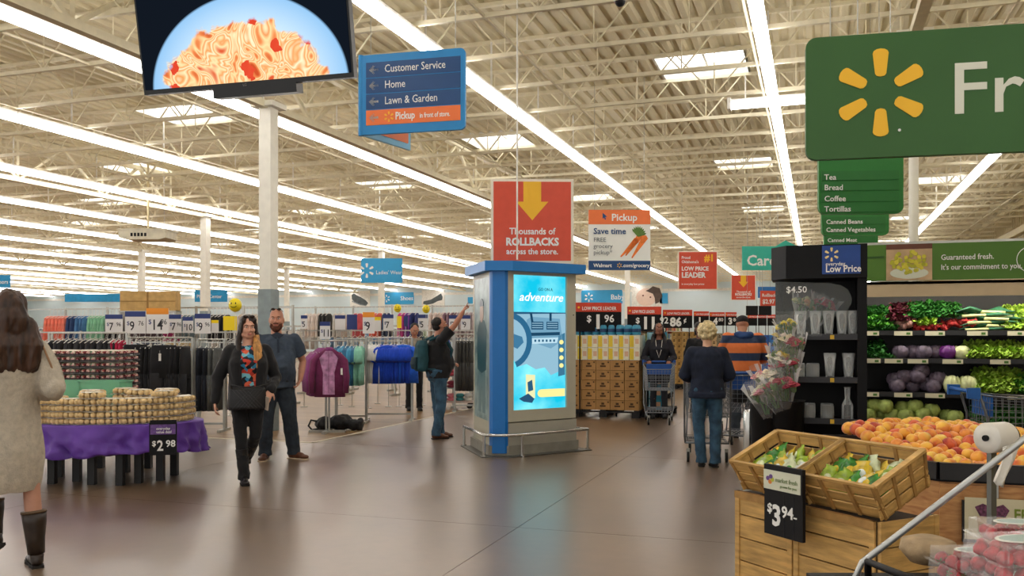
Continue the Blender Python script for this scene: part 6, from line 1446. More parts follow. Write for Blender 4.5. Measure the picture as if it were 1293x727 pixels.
# header, curving round to the left
hz0, hz1 = EYE+(422-353)/F_PX*7.2, EYE+(422-312)/F_PX*7.2
mb = MB(); mb.prism([(-hw-.02, -hd_+.14), (-hw+.10, -hd_-.05), (hw+.0, -hd_-.05), (hw, hd_), (-hw-.02, hd_)], hz0, hz1); mb.build('header_box', DB, t)
MB().b2((.02, -hd_-.056, hz0+.03), (hw-.05, -hd_-.05, hz1-.01)).build('header_card', mat('header_blue', '1d4794', .45), t)
mb = MB(); spark(mb, .055, (.09, hz1-.08), -hd_-.056, -hd_-.06); mb.build('spark_emblem', mat('pale_yellow', 'f4dc9a', .5), t)
text('everyday', .04, TW, t, (.045, -hd_-.058, hz0+.095), bold=.01); text('Low Price', .075, TW, t, (.045, -hd_-.058, hz0+.045), bold=.02, sx=.85)
# curved clear guard at the top left
mb = MB(); mb.smooth = False; pts = [(-hw+.08, hz0-.02), (-hw+.08, hz0-.36), (-.06, hz0-.36)] 
poly = [(-hw+.02, hz0-.02), (-hw+.02, hz0-.30), (.19, hz0-.30)]+[(.08+.16*math.cos(a), hz0-.17+.13*math.sin(a)) for a in [math.radians(q) for q in (-40, -15, 10, 35, 60, 90)]]
mb.prism(poly, hd_+.03, hd_+.036, UP); mb.build('clear_guard', GLS, t)
text('$4.50', .07, TW, t, (-hw+.1, -hd_-.04, hz0-.11), bold=.01)
MB().b2((-hw+.02, -hd_-.03, SHZ[2]+.0), (.02, -hd_-.025, SHZ[2]+.17)).build('clear_guard', GLS, t)
# glassware: tumblers, jars and vases
GG = clear_mat('glassware', 'f4f6f4', .09, .03, .7)
def vase(kind):
    mb = MB(); mb.smooth = True
    pr = {'tumbler': [(.034, .0), (.036, .004), (.037, .09), (.034, .09), (.032, .012)], 'jar': [(.044, 0), (.05, .01), (.05, .11), (.046, .115), (.044, .012)], 'vase': [(.034, 0), (.03, .02), (.038, .12), (.048, .20), (.045, .20), (.034, .12), (.02, .02)], 'bottle': [(.038, 0), (.042, .01), (.042, .12), (.02, .17), (.024, .25), (.03, .26), (.021, .25), (.015, .17), (.036, .12)]}[kind]
    mb.lathe(pr, 16)
    mb.smooth = False
    for k in range(8):
        a = 2*PI*k/8; r = pr[2][0]+.001; mb.cyl((math.cos(a)*pr[1][0], math.sin(a)*pr[1][0], .01), (math.cos(a)*r, math.sin(a)*r, pr[2][1]*.9), .0018, n=4)
    return mb.mesh(kind if kind != 'jar' else 'glass_jar', GG)
VM = {k: vase(k) for k in ('tumbler', 'jar', 'vase', 'bottle')}
lvl = {0: 'bottom', 1: 'middle', 2: 'top'}
cx0, cy0 = (x0+x1)/2, (yF+yBk)/2
for s_i, items in ((2, [('vase', -.03), ('vase', .07), ('vase', .17), ('vase', .25), ('vase', -.14)]), (1, [('jar', -.16), ('jar', -.05), ('vase', .08), ('vase', .22), ('jar', -.2)]), (0, [('jar', -.19), ('jar', -.08), ('jar', .06), ('bottle', .21), ('jar', -.13)])):
    for row in range(2):
        for (kd, x) in items:
            if row == 1 and kd == 'bottle': continue
            o = link({'jar': 'glass_jar', 'bottle': 'glass_bottle', 'vase': 'glass_vase', 'tumbler': 'tumbler'}[kd], VM[kd], None, (cx0+x, cy0-.15+row*.16, SHZ[s_i])); tag(o, 'clear glass %s on the %s shelf of the black tower' % (kd, lvl[s_i]), 'glassware', 'clear glass %ss on the %s tower shelf' % (kd, lvl[s_i]))
# bouquets: wrapped flowers in black buckets, in tiers at the tower's left
r6 = random.Random(12)
def bouquet(loc, lab, cols, s=1.0, lean=(0, 0)):
    t = thing('bouquet', lab, 'flowers', loc, (lean[0], lean[1], r6.uniform(0, 6)))
    mb = MB(); mb.smooth = True; [mb.tube([(math.cos(q)*.012*s, math.sin(q)*.012*s, -.07*s), (math.cos(q)*.04*s, math.sin(q)*.04*s, .05*s)], .006*s, 5) for q in (0, 1, 2, 3, 4, 5)]; mb.build('stems', mat('stem_green', '3f6a30', .7), t)
    ms = [mat('petal_'+c_, c_, .7, var=.15, scale=40) for c_ in cols]
    for ci, m in enumerate(ms):
        for k in range(6):
            a = r6.uniform(0, 2*PI); rr = r6.uniform(.01, .10)*s; c_ = Vector((math.cos(a)*rr, math.sin(a)*rr, (.11-rr*.4)*s+r6.uniform(-.01, .02))); mb = MB()
            for ring_, (n_, rad, zz) in enumerate(((8, .030, -.004), (6, .020, .008), (4, .009, .016))):
                for q in range(n_): b_ = 2*PI*q/n_+ring_; mb.ell(c_+Vector((math.cos(b_)*rad*.6, math.sin(b_)*rad*.6, zz))*s, (rad*.55*s, rad*.4*s, .007*s), 6, 4, Matrix.Rotation(b_, 3, 'Z'))
            mb.build('blossom', m, t)
    mb = MB()
    for k in range(12):
        a = r6.uniform(0, 2*PI); rr = .07*s; mb.ell((math.cos(a)*rr, math.sin(a)*rr, r6.uniform(.02, .1)*s), (.022*s, .008*s, .03*s), 6, 4, rotm(a, r6.uniform(-.5, .5)))
    mb.build('leaves', mat('leaf_dusty', '5d7c48', .7, var=.2), t)['kind'] = 'stuff'
    # crinkled clear wrap
    mb = MB(); n = 20; prof = [(.03, -.10), (.055, -.03), (.10, .06), (.13, .16)]
    vs = []; fs = []
    for j, (r_, z_) in enumerate(prof):
        for i in range(n): a = 2*PI*i/n; w_ = 1+(.10*(-1)**i+r6.uniform(-.06, .06))*j/3; vs.append(Vector((math.cos(a)*r_*w_*s, math.sin(a)*r_*w_*s, (z_+r6.uniform(-.008, .008)*j)*s)))
    for j in range(3):
        for i in range(n): fs.append((j*n+i, j*n+(i+1) % n, (j+1)*n+(i+1) % n, (j+1)*n+i))
    mb.add(vs, fs); mb.build('wrap', CLW, t); return t
RED_ = 'a83040'; 
bq = [(966, 508, 6.95, 'white and pink wrapped bouquet lowest at the left of the black tower', ['e8dcd4', 'd8a0a8', 'e8e8d8'], 1.1), (978, 500, 6.9, 'pale wrapped bouquet second lowest beside the tower', ['e4d8c8', 'c8b0a0', 'dfe0c0'], 1.15), (990, 495, 6.85, 'dark red wrapped bouquet beside the lowest tower shelf', [RED_, '8c2038', 'b84858'], 1.1),
      (970, 482, 7.0, 'cream and pink wrapped bouquet behind the lowest white one', ['ece4d0', 'd89aa0', 'e8dcc0'], .95), (982, 476, 6.98, 'white and crimson wrapped bouquet left of the dark red one', ['ece8e0', 'b03048', 'e0c8c0'], .95), (997, 470, 6.9, 'red and white wrapped bouquet at the middle shelf', [RED_, 'e8d8d0', 'a02a3c'], 1.0), (984, 462, 6.95, 'yellow and white wrapped bouquet left of the middle shelf', ['f0d040', 'e8e4d0', 'e8c830'], 1.05), (1002, 443, 6.95, 'burgundy wrapped bouquet under the top shelf', ['8c2038', 'a83a48'], .95), (988, 438, 7.0, 'cream wrapped bouquet left of the top shelf', ['e8dcb8', 'e8d8c8', 'd8c060'], .95), (996, 416, 7.0, 'bright yellow blossoms wrapped at the left end of the top shelf', ['f2d424', 'f0dc50'], .75),
      (1013, 391, 7.3, 'cream and peach bouquet on the top of the tower behind the clear guard', ['e8d8b0', 'd8a880', 'c8c890'], 1.0), (1037, 393, 7.35, 'rose pink bouquet on the top of the tower behind the clear guard', ['b84858', 'c86070', 'a83a4c'], .95)]
for px, py, d, lb, cols, s in bq: bouquet(at(px, py, d)-Vector((0, 0, .02)), lb, cols, s, (r6.uniform(.2, .45), r6.uniform(-.3, .1)))
MB_ = MB().b2((-.30, -.18, 0), (.27, -.1, .012))
tag(link('flower_shelf', MB().b2((-hw+.02, -.2, 0), (.2, .15, .012)).mesh('flower_shelf', GLS), None, (cx0, cy0-.02, SHZ[2]+.185)), 'clear shelf carrying the two topmost bouquets', 'shelf')
for k, (px, d, h, lb) in enumerate(((968, 7.05, .95, 'left'), (994, 6.95, .98, 'right'))):
    p = fd(px, d); mb = MB(); mb.smooth = True; mb.lathe([(.09, 0), (.10, .02), (.13, h), (.137, h+.01), (.125, h), (.09, .03)], 20); tag(link('flower_bucket', mb.mesh('flower_bucket', DB), None, (p.x, p.y, 0)), lb+' of two tall black flower buckets beside the tower', 'bucket')

# ================================================================ vegetable cooler
CX0, CX1, CY = .42, 4.2, 10.35; dC = 9.8
t = thing('produce_cooler', 'long black open produce cooler with four shelves of vegetables', 'cooler', ((CX0+CX1)/2, CY, 0), 0); Lh = (CX1-CX0)/2
CT = mat('cooler_tan', 'cbb693', .5, var=.03); CIN = mat('cooler_inside', '1b1b1c', .5)
MB().b2((-Lh, .75, 0), (Lh, .82, 2.1)).build('back_panel', CIN, t); MB().b2((-Lh-.05, -.02, 0), (-Lh, .82, 2.1)).build('end_panel', DB, t); MB().b2((Lh, -.02, 0), (Lh+.05, .82, 2.1)).build('end_panel', DB, t)
MB().b2((-Lh, -.03, 1.90), (Lh, .0, 2.06)).b2((-Lh, -.03, 2.03), (Lh, .82, 2.06)).build('canopy', CT, t); MB().b2((-Lh, -.1, 0), (Lh, .8, .45)).build('base', DB, t)
MB().b2((-Lh, .02, 1.95), (Lh, .09, 1.99)).build('lamp', emat('cooler_lamp', (1, .98, .92), 16.0), t)
def zc(py, d=9.9): return EYE-(py-HOR)/F_PX*d
SZ = [(zc(419), .22), (zc(453), .14), (zc(494), .06), (zc(530), .0)]
for z, yo in SZ:
    s = MB().b2((-Lh, yo, z-.02), (Lh, .75, z)).build('shelf', CIN, t); MB().b2((-Lh, yo-.03, z-.035), (Lh, yo, z+.015)).build('price_rail', mat('rail_black', '202022', .4), s)
TAGM = mat('tag_cream', 'd9d4b8', .5, var=0); TAGG = mat('tag_green_print', '4f7a34', .5, var=0)
for li, (z, yo) in enumerate(SZ):
    for px in ((1088, 1110), (1129, 1152, 1), (1168, 1193), (1221, 1247), (1272, 1293), (1330, 1352))if li % 2 == 0 else ((1088, 1112), (1117, 1140), (1146, 1172), (1190, 1216), (1250, 1276), (1310, 1332)):
        k0 = (px[0]-CX)/F_PX; k1 = (px[1]-CX)/F_PX; Yp = CY+yo-.03
        xa = Yp*(k0*cs-sn)/(cs+k0*sn); xb = Yp*(k1*cs-sn)/(cs+k1*sn)
        MB().b2((xa-(CX0+CX1)/2, yo-.037, z-.04), (xb-(CX0+CX1)/2, yo-.031, z+.008)).build('shelf_tag', TAGM, t); MB().b2((xb-.06-(CX0+CX1)/2, yo-.039, z-.03), (xb-.02-(CX0+CX1)/2, yo-.036, z-.005)).build('tag_print', TAGG, t)
# sign board above, leaning forward
zs0, zs1 = 2.07, EYE+(422-311)/F_PX*9.7
t2 = thing('produce_sign', 'long green sign over the cooler reading Guaranteed fresh with a picture of grapes', 'sign', ((CX0+CX1)/2, CY-.06, zs0), 0); hS = zs1-zs0
MB().b2((-Lh, 0, 0), (Lh, .04, hS)).build('panel', mat('sign_leaf_green', '507a28', .5, var=.05, scale=1.5), t2)
def sx_at(px, Y): k = (px-CX)/F_PX; return Y*(k*cs-sn)/(cs+k*sn)-(CX0+CX1)/2
Ys = CY-.06; a, b = sx_at(1119, Ys), sx_at(1177, Ys)
MB().b2((a, -.008, 0), (b, 0, hS)).build('grape_picture', mat('picture_sand', 'c9ab84', .6, var=.1), t2)
MB().b2((a, -.01, hS*.86), (b, -.006, hS)).build('picture_top_band', mat('picture_brown', '6a4030', .6), t2)  # brown band printed across the top of the grape picture
mb = MB(); mb.prism([((a+b)/2+math.cos(q*PI/10)*(b-a)*.42, hS*.2+math.sin(q*PI/10)*hS*.16) for q in range(20)], .010, .012, UP); mb.build('plate_print', mat('picture_plate', 'd8dcc8', .5, var=0), t2)
mb = MB(); r_ = random.Random(2)
for k in range(60):
    q = r_.uniform(0, 2*PI); rr = math.sqrt(r_.random()); px_, pz_ = (a+b)/2+math.cos(q)*rr*(b-a)*.38, hS*.5+math.sin(q)*rr*hS*.30; mb.cur = k % 2
    mb.prism([(px_+math.cos(w*PI/4)*hS*.055, pz_+math.sin(w*PI/4)*hS*.055) for w in range(8)], .012, .013+k*.00008, UP)
mb.build('grape_print', [mat('grape_yellow', 'd6cc3e', .5), mat('grape_green', 'b6b431', .5)], t2)
xt = sx_at(1188, Ys); text('Guaranteed fresh.', .08, TW, t2, (xt, -.004, hS*.54), bold=.008, sx=.85); text("It's our commitment to you.", .08, TW, t2, (xt, -.004, hS*.27), bold=.008, sx=.82)
for k in range(2): MB().b2((-Lh+.02, -.006, hS*(.66-.03*k)), (a-.02, -.001, hS*(.68-.03*k))).build('stripe', mat('stripe_dark_green', '2f5a1c', .5), t2)
mb = MB(); q = [(sx_at(1302, Ys)+math.cos(w*PI/12)*.13, hS*.5+math.sin(w*PI/12)*.13) for w in range(25)]; mb.tube([(p_[0], -.004, p_[1]) for p_ in q], .005, 4); mb.build('ring_print', TW, t2)
MB().b2((-Lh, .0, hS), (Lh, .03, hS+.025)).build('top_trim', mat('trim_silver', 'c8c8c0', .35, .6), t2)
MB().b2((-Lh+.03, .04, 0), (-Lh+.06, .08, hS)).build('bracket', STEEL, t2)
# vegetables
rv = random.Random(33)
def leafclump(n, r, c, seed, flat=.5, curl=.03, L=.07, name='leaf_bunch', m=None):
    """a tuft of n crinkled leaves"""
    rr = random.Random(seed); mb = MB(); mb.smooth = True
    for k in range(n):
        a = rr.uniform(0, 2*PI); e = rr.uniform(.2, 1.3); d = Vector((math.cos(a)*math.cos(e), math.sin(a)*math.cos(e), math.sin(e))); o = Vector((rr.uniform(-r, r), rr.uniform(-r, r)*.8, rr.uniform(0, r*flat))); l = L*rr.uniform(.7, 1.2); sd = d.cross(Vector((0, 0, 1))).normalized()*l*.42; up = sd.cross(d).normalized()
        p0 = o; p1 = o+d*l*.5; p2 = o+d*l
        mb.add([p0, p1+sd+up*curl*rr.uniform(-.5, 1), p1+up*curl*.2, p1-sd+up*curl*rr.uniform(-.5, 1), p2+sd*.6-up*curl*.6, p2-sd*.6-up*curl*.4, p2+d*l*.15], [(0, 2, 1), (0, 3, 2), (1, 2, 6, 4), (2, 3, 5, 6)])
    return mb.mesh(name, m)
LG = [mat('leaf_dark', '2f7428', .6, var=.3, scale=30), mat('leaf_mid', '57a032', .6, var=.3, scale=30), mat('leaf_light', 'a4c848', .6, var=.25, scale=30), mat('leaf_red', '6a2a3a', .6, var=.3, scale=30)]
def vegX(px, Y): k = (px-CX)/F_PX; return Y*(k*cs-sn)/(cs+k*sn)
def putv(nm, me, px, li, dy, dz, lab, cat, group, rz=None, s=1.0, rows=1):
    z, yo = SZ[li]; Y = CY+yo+dy; o = link(nm, me, None, (vegX(px, Y), Y, z+dz), rv.uniform(0, 6) if rz is None else rz); o.scale = (s, s, s); tag(o, lab, cat, group); return o
LC = {i: [leafclump(46, .065, None, i*7+j, L=.06, m=LG[i], name='herb_bunch') for j in range(3)] for i in range(4)}
def bunches(px0, px1, li, ci, step, lab, group, dzs=(0, .06), rows=2, s=1.0):
    px = px0; i = 0
    while px <= px1:
        for r_ in range(rows):
            for k_, dz in enumerate(dzs): putv('leaf_bunch', LC[ci][i % 3], px+rv.uniform(-2, 2), li, .08+.12*r_+.06*k_, .01+dz+.05*r_, lab, 'vegetable', group, s=s*rv.uniform(.9, 1.15))
        px += step; i += 1
bunches(1093, 1126, 0, 0, 8, 'bunch of dark green parsley at the left end of the top cooler shelf', 'parsley bunches', (0, .08, .16), 2, 1.05)
bunches(1094, 1124, 0, 1, 11, 'bunch of mid green herbs among the parsley', 'green herb bunches', (.03, .1), 1)
bunches(1132, 1146, 0, 3, 7, 'bunch of dark red leaves right of the parsley', 'red leaf bunches', (.1, .18), 2); bunches(1150, 1212, 0, 0, 9, 'dark leafy tops above the radishes', 'dark leafy tops', (.14, .2), 2); bunches(1166, 1176, 0, 2, 8, 'light green bunch above the radishes', 'light green bunches', (.05,), 1)
# radishes and beets
mb = MB(); mb.smooth = True; mb.lathe([(.002, -.05), (.006, -.028), (.02, -.014), (.025, 0), (.018, .014), (.006, .02)], 10); rad = mb.mesh('radish', mat('radish_red', 'c23a38', .4, var=.15))
mb = MB(); mb.smooth = True; mb.lathe([(.002, -.07), (.008, -.04), (.035, -.02), (.042, 0), (.03, .022), (.008, .032)], 12); beet = mb.mesh('turnip', mat('turnip_skin', 'b98a80', .5, var=.35, scale=12))
for k in range(120):
    px = rv.uniform(1150, 1232); putv('radish', rad, px, 0, .04+rv.uniform(0, .12), .03+rv.uniform(0, .07)+(.03 if px > 1195 else 0), 'red radish in the heap on the top cooler shelf', 'radish', 'radishes on the top cooler shelf').rotation_euler = (rv.uniform(0, 3), rv.uniform(0, 3), rv.uniform(0, 6))
for k in range(16): putv('turnip', beet, rv.uniform(1132, 1158), 0, .04+rv.uniform(0, .12), .05+rv.uniform(0, .08), 'pinkish white turnip between parsley and radishes', 'turnip', 'turnips on the top cooler shelf').rotation_euler = (rv.uniform(0, 3), rv.uniform(0, 3), 0)
# leeks
mb = MB(); mb.smooth = True; mb.tube([(-.24, 0, 0), (-.05, 0, .01), (.02, 0, .012)], [.018, .016, .018], 8); mb.cur = 1
for k in range(5): a = -.25+.12*k; mb.tube([(.0, 0, .012), (.14, a*.12, .02+.01*k), (.30, a*.3, .01)], [.014, .018, .004], 6)
leek = mb.mesh('leek', [mat('leek_white', 'd8dc9a', .5), mat('leek_green', '2f6a4a', .5, var=.25, scale=20)])
for k in range(18):
    putv('leek', leek, 1240+rv.uniform(-1, 16), 0, .04+(k % 3)*.06, .02+(k//3)*.037, 'leek in the pile on the top cooler shelf', 'leek', 'leeks on the top cooler shelf', rz=rv.uniform(-.2, .2)+(PI if k % 2 else 0), s=.9)
bunches(1276, 1310, 0, 2, 8, 'pale green bunch right of the leeks', 'pale green bunches right of the leeks', (0, .08, .15), 2)
# cabbages etc.
def cabbage(nm, m, seed, r=.085, wr=.012):
    rr = random.Random(seed); mb = MB(); mb.smooth = True; mb.ell((0, 0, r*.92), (r*.93, r*.93, r*.9), 18, 12)
    for k in range(7):
        a0 = k*2*PI/7+rr.uniform(-.2, .2); vs = []; fs = []
        for i in range(6):
            for j in range(6):
                a = a0+(i/5-.5)*1.5; e = -1.2+j/5*2.1; R_ = r*(1.0+.02*(k % 3))+wr*noise.noise(Vector((a*3, e*3, seed+k)))+.006*(j/5)*abs(i/5-.5)*2
                vs.append((math.cos(a)*math.cos(e)*R_, math.sin(a)*math.cos(e)*R_, r*.92+math.sin(e)*R_*.95))
        for i in range(5):
            for j in range(5): fs.append((i*6+j, (i+1)*6+j, (i+1)*6+j+1, i*6+j+1))
        mb.add(vs, fs)
    return mb.mesh(nm, m)
CP_ = [cabbage('red_cabbage', mat('cabbage_purple', '6c5f70', .5, var=.35, scale=20), s) for s in (1, 2, 3)]; CV = cabbage('red_cabbage', mat('cabbage_violet', '6c2a7c', .4, var=.2, scale=20), 4)
CG = [cabbage('green_cabbage', mat('cabbage_green', 'a6b862', .5, var=.2, scale=18), s) for s in (5, 6, 7)]; CN = [cabbage('napa_cabbage', mat('cabbage_pale', 'dbe0a8', .5, var=.15, scale=18), s, .08) for s in (8, 9)]
bunches(1092, 1106, 1, 0, 7, 'dark green bunch at the left end of the second cooler shelf', 'dark green bunches on the second shelf', (0, .06), 2); bunches(1112, 1128, 1, 0, 6, 'low green sprigs left of the purple cabbages', 'green sprigs', (-.02,), 1, .8)
ORDN = 'first second third fourth fifth sixth seventh eighth ninth tenth eleventh twelfth'.split()
for i, px in enumerate((1137, 1152, 1166, 1181)): putv('red_cabbage', CP_[i % 3], px, 1, .12+.05*(i % 2), 0, ORDN[i]+' purple-grey cabbage from the left on the second cooler shelf', 'cabbage', None)
putv('red_cabbage', CV, 1197, 1, .1, 0, 'bright violet cabbage on the second cooler shelf', 'cabbage', None); putv('napa_cabbage', CN[0], 1214, 1, .1, 0, 'pale cabbage right of the violet cabbage', 'cabbage', None, s=1.05)
bunches(1228, 1310, 1, 2, 7, 'light green lettuce on the second cooler shelf', 'light green lettuces on the second shelf', (0, .05), 2, 1.05)
for i, (px, dz) in enumerate(((1133, 0), (1142, .12), (1152, .0), (1158, .13), (1163, .2), (1170, .02), (1178, .0), (1184, .1), (1130, .08))): putv('red_cabbage', CP_[i % 3], px, 2, .12+.04*(i % 3), dz*.8, ORDN[i]+' purple-grey cabbage of the heap on the third cooler shelf', 'cabbage', None, s=.98)
for i, px in enumerate((1202, 1222)):
    o = putv('napa_cabbage', CN[i], px, 2, .1, .0, ('left' if i == 0 else 'right')+' of two tall pale cabbages on the third cooler shelf', 'cabbage', None, s=1.1); o.scale = (1.05, 1.05, 1.35)
bunches(1236, 1280, 2, 2, 8, 'light green romaine on the third cooler shelf', 'romaine on the third shelf', (0, .07, .13), 2, 1.1); bunches(1284, 1310, 2, 1, 8, 'mid green bunch at the right end of the third cooler shelf', 'mid green bunches on the third shelf', (0, .07), 2)
for i, (px, dz) in enumerate(((1096, .0), (1104, .1), (1112, .02), (1118, .1), (1127, .0), (1140, .08), (1144, .0), (1156, .1), (1160, .0), (1166, .02), (1176, .06), (1196, .0), (1206, .0))): putv('green_cabbage', CG[i % 3], px, 3, .10+.05*(i % 3), dz, 'round green cabbage on the lowest cooler shelf', 'cabbage', 'green cabbages on the lowest cooler shelf', s=.95)
bunches(1236, 1300, 3, 0, 9, 'dark green bunch on the lowest cooler shelf', 'dark bunches on the lowest shelf', (0, .05), 2)
tag(MB().b2((CX0+.02, CY+.02, SZ[3][0]), (CX0+1.25, CY+.04, SZ[3][0]+.045)).build('wooden_lip', mat('wood_lip', '8f7648', .6)), 'thin wooden edging in front of the green cabbages', 'edging')

# ================================================================ peach bin
WD = bpy.data.materials.new('oak'); WD.use_nodes = True; nt = WD.node_tree; b_ = nt.nodes['Principled BSDF']; b_.inputs['Roughness'].default_value = .5
tc = nt.nodes.new('ShaderNodeTexCoord'); mp = nt.nodes.new('ShaderNodeMapping'); mp.inputs['Scale'].default_value = (3, 3, 14); wv = nt.nodes.new('ShaderNodeTexNoise'); wv.inputs['Scale'].default_value = 3; wv.inputs['Detail'].default_value = 6; wv.inputs['Distortion'].default_value = .6
rp_ = nt.nodes.new('ShaderNodeValToRGB'); rp_.color_ramp.elements[0].position = .3; rp_.color_ramp.elements[0].color = (*hexc('a87040'), 1); rp_.color_ramp.elements[1].position = .7; rp_.color_ramp.elements[1].color = (*hexc('cf9c62'), 1)
nt.links.new(tc.outputs['Object'], mp.inputs[0]); nt.links.new(mp.outputs[0], wv.inputs[0]); nt.links.new(wv.outputs['Fac'], rp_.inputs[0]); nt.links.new(rp_.outputs[0], b_.inputs['Base Color']); MATS['oak'] = WD
A_ = W((1186-CX)/F_PX*5.05, 5.05); bx0, by0 = A_.x, A_.y; bx1 = bx0+2.0; by1 = by0+1.25; xl_ = vegX(1040, 6.2)
poly = [(bx0, by0), (bx1, by0), (bx1, by1), (xl_, by1), (xl_, by0+.75), (bx0-.28, by0+.22)]
cxb, cyb = bx0, by0
t = thing('produce_bin', 'oak produce bin with a black rim holding the peaches', 'bin', (cxb, cyb, 0), 0); loc2 = [(p_[0]-cxb, p_[1]-cyb) for p_ in poly]
MB().prism(loc2, 0, .67).build('cabinet', WD, t)
n = len(loc2); mb = MB(); mb.prism([(p_[0], p_[1]) for p_ in loc2], .67, .69); mb.build('tray_base', DB, t)
for i in range(n):
    a = Vector((*loc2[i], 0)); b = Vector((*loc2[(i+1) % n], 0)); d = (b-a).normalized(); nn = Vector((d.y, -d.x, 0)); MB().add([a+nn*.03+Vector((0, 0, .685)), b+nn*.03+Vector((0, 0, .685)), b+nn*.03+Vector((0, 0, .78)), a+nn*.03+Vector((0, 0, .78)), a-nn*.01+Vector((0, 0, .685)), b-nn*.01+Vector((0, 0, .685)), b-nn*.01+Vector((0, 0, .78)), a-nn*.01+Vector((0, 0, .78))], [(0, 1, 2, 3), (5, 4, 7, 6), (3, 2, 6, 7), (0, 4, 5, 1), (1, 5, 6, 2), (0, 3, 7, 4)]).build('rim', mat('rim_black', '1c1a1a', .35), t)
# face frame on the front
MB().b2((0, -.025, 0), (.11, 0, .665)).build('corner_post', WD, t)
for (a, b, c_, d) in ((.11, .53, 1.9, .66), (.11, .0, 1.9, .06)): MB().b2((a, -.02, b), (c_, 0, d)).build('frame_rail', WD, t)
for x in (.85, 1.6): MB().b2((x, -.02, .06), (x+.09, 0, .53)).build('frame_stile', WD, t)
sg = MB().b2((.11, -.06, .35), (.95, -.03, .58)).build('sign_holder', mat('holder_black', '151515', .5), t); MB().b2((.12, -.066, .37), (.95, -.06, .60)).build('sign_card', mat('card_sand', 'd8d0ae', .5, var=.03), t)
text('FRESH GOODS', .085, mat('print_olive', '7a8c2e', .5), t, (.36, -.068, .49), bold=.02, sx=.85)
mb = MB(); mb.prism([(.20, .49), (.17, .55), (.21, .57), (.26, .55), (.31, .57), (.34, .54), (.31, .48)], .066, .069, UP); mb.build('berry_print', mat('print_plum', '6e3a58', .5, var=.5, scale=60), t)
mb = MB(); mb.prism([(.19, .42), (.18, .50), (.33, .50), (.32, .42)], .066, .070, UP); mb.build('basket_print', mat('print_ochre', 'a8824a', .5), t)
MB().b2((.24, -.05, .60), (.29, -.02, .67)).build('latch', STEEL, t)
# peaches
PM = []
for k, (c1, c2) in enumerate((('eea832', 'd8662c'), ('f2bc40', 'e28a34'), ('e89434', 'c04a28'), ('f0c84e', 'e8a03c'), ('d8602c', 'a8281c'))):
    m = bpy.data.materials.new('peach_skin_%s' % 'abcde'[k]); m.use_nodes = True; nt = m.node_tree; b = nt.nodes['Principled BSDF']; b.inputs['Roughness'].default_value = .5; b.inputs['Sheen Weight'].default_value = .3
    tc = nt.nodes.new('ShaderNodeTexCoord'); nz = nt.nodes.new('ShaderNodeTexNoise'); nz.inputs['Scale'].default_value = 14; nz.inputs['Detail'].default_value = 3; rr = nt.nodes.new('ShaderNodeValToRGB'); rr.color_ramp.elements[0].position = .46; rr.color_ramp.elements[0].color = (*hexc(c1), 1); rr.color_ramp.elements[1].position = .62; rr.color_ramp.elements[1].color = (*hexc(c2), 1)
    nt.links.new(tc.outputs['Object'], nz.inputs[0]); nt.links.new(nz.outputs['Fac'], rr.inputs[0]); nt.links.new(rr.outputs[0], b.inputs['Base Color'])
    mb = MB(); mb.smooth = True; prof = []; N_ = 18; vs = []; fs = []
    for j in range(1, 11):
        th = PI*j/11
        for i in range(N_):
            a = 2*PI*i/N_; groove = 1-.10*math.exp(-((min(a, 2*PI-a))/.28)**2)*math.sin(th); dim = 1-.18*math.exp(-(th/.35)**2)
            vs.append((math.cos(a)*math.sin(th)*.037*groove, math.sin(a)*math.sin(th)*.037*groove, math.cos(th)*.035*dim))
    vs += [(0, 0, .026), (0, 0, -.035)]
    for j in range(9):
        for i in range(N_): fs.append((j*N_+i, (j+1)*N_+i, (j+1)*N_+(i+1) % N_, j*N_+(i+1) % N_))
    for i in range(N_): fs.append((180, i, (i+1) % N_)); fs.append((181, 9*N_+(i+1) % N_, 9*N_+i))
    mb.add(vs, fs); PM.append(mb.mesh('peach', m))
def inside(x, y, pl, mg):
    ok = True; n = len(pl)
    for i in range(n):
        ax, ay = pl[i]; bx, by = pl[(i+1) % n]; dx, dy = bx-ax, by-ay; L_ = math.hypot(dx, dy)
        if (dx*(y-ay)-dy*(x-ax))/L_ < mg: ok = False
    return ok
rp2 = random.Random(9); cnt = 0; cand = []
step = .08
for iy in range(20):
    for ix in range(36):
        x = xl_+.03+ix*step+(iy % 2)*step/2; y = by0+.04+iy*step*.9
        if inside(x, y, poly, .035):
            hgt = .74+.14*min(1, (y-by0)/.7)-.10*max(0, (x-(bx0+.1))/1.6) if x > bx0+.1 else .74+.15*min(1, (y-by0)/.7)
            cand.append((x, y, hgt))
cand.sort(key=lambda c_: (abs(c_[0]-.9)*.7+c_[1]))
for (x, y, h_) in cand[:340]:
    for lay in range(1):
        if cnt >= 300: break
        o = link('peach', PM[rp2.choice((0, 0, 1, 1, 1, 2, 3, 3, 4) if rp2.random() > .1 else (4,))], None, (x+rp2.uniform(-.012, .012), y+rp2.uniform(-.012, .012), h_+rp2.uniform(-.012, .022)), (rp2.uniform(-1.2, 1.2), rp2.uniform(-1.2, 1.2), rp2.uniform(0, 6)))
        s_ = rp2.uniform(1.02, 1.25); o.scale = (s_, s_, s_); tag(o, 'ripe orange and red peach in the heap on the black-rimmed bin', 'peach', 'peaches heaped in the bin'); cnt += 1
# the hidden bed of peaches underneath keeps the heap full
mb = MB(); hb = []
MB().prism([(p_[0]*.985, p_[1]*.985+.01) for p_ in loc2], .66, .725).build('heap_bed', mat('peach_bed', 'b06a34', .7, var=.4, scale=20), t)

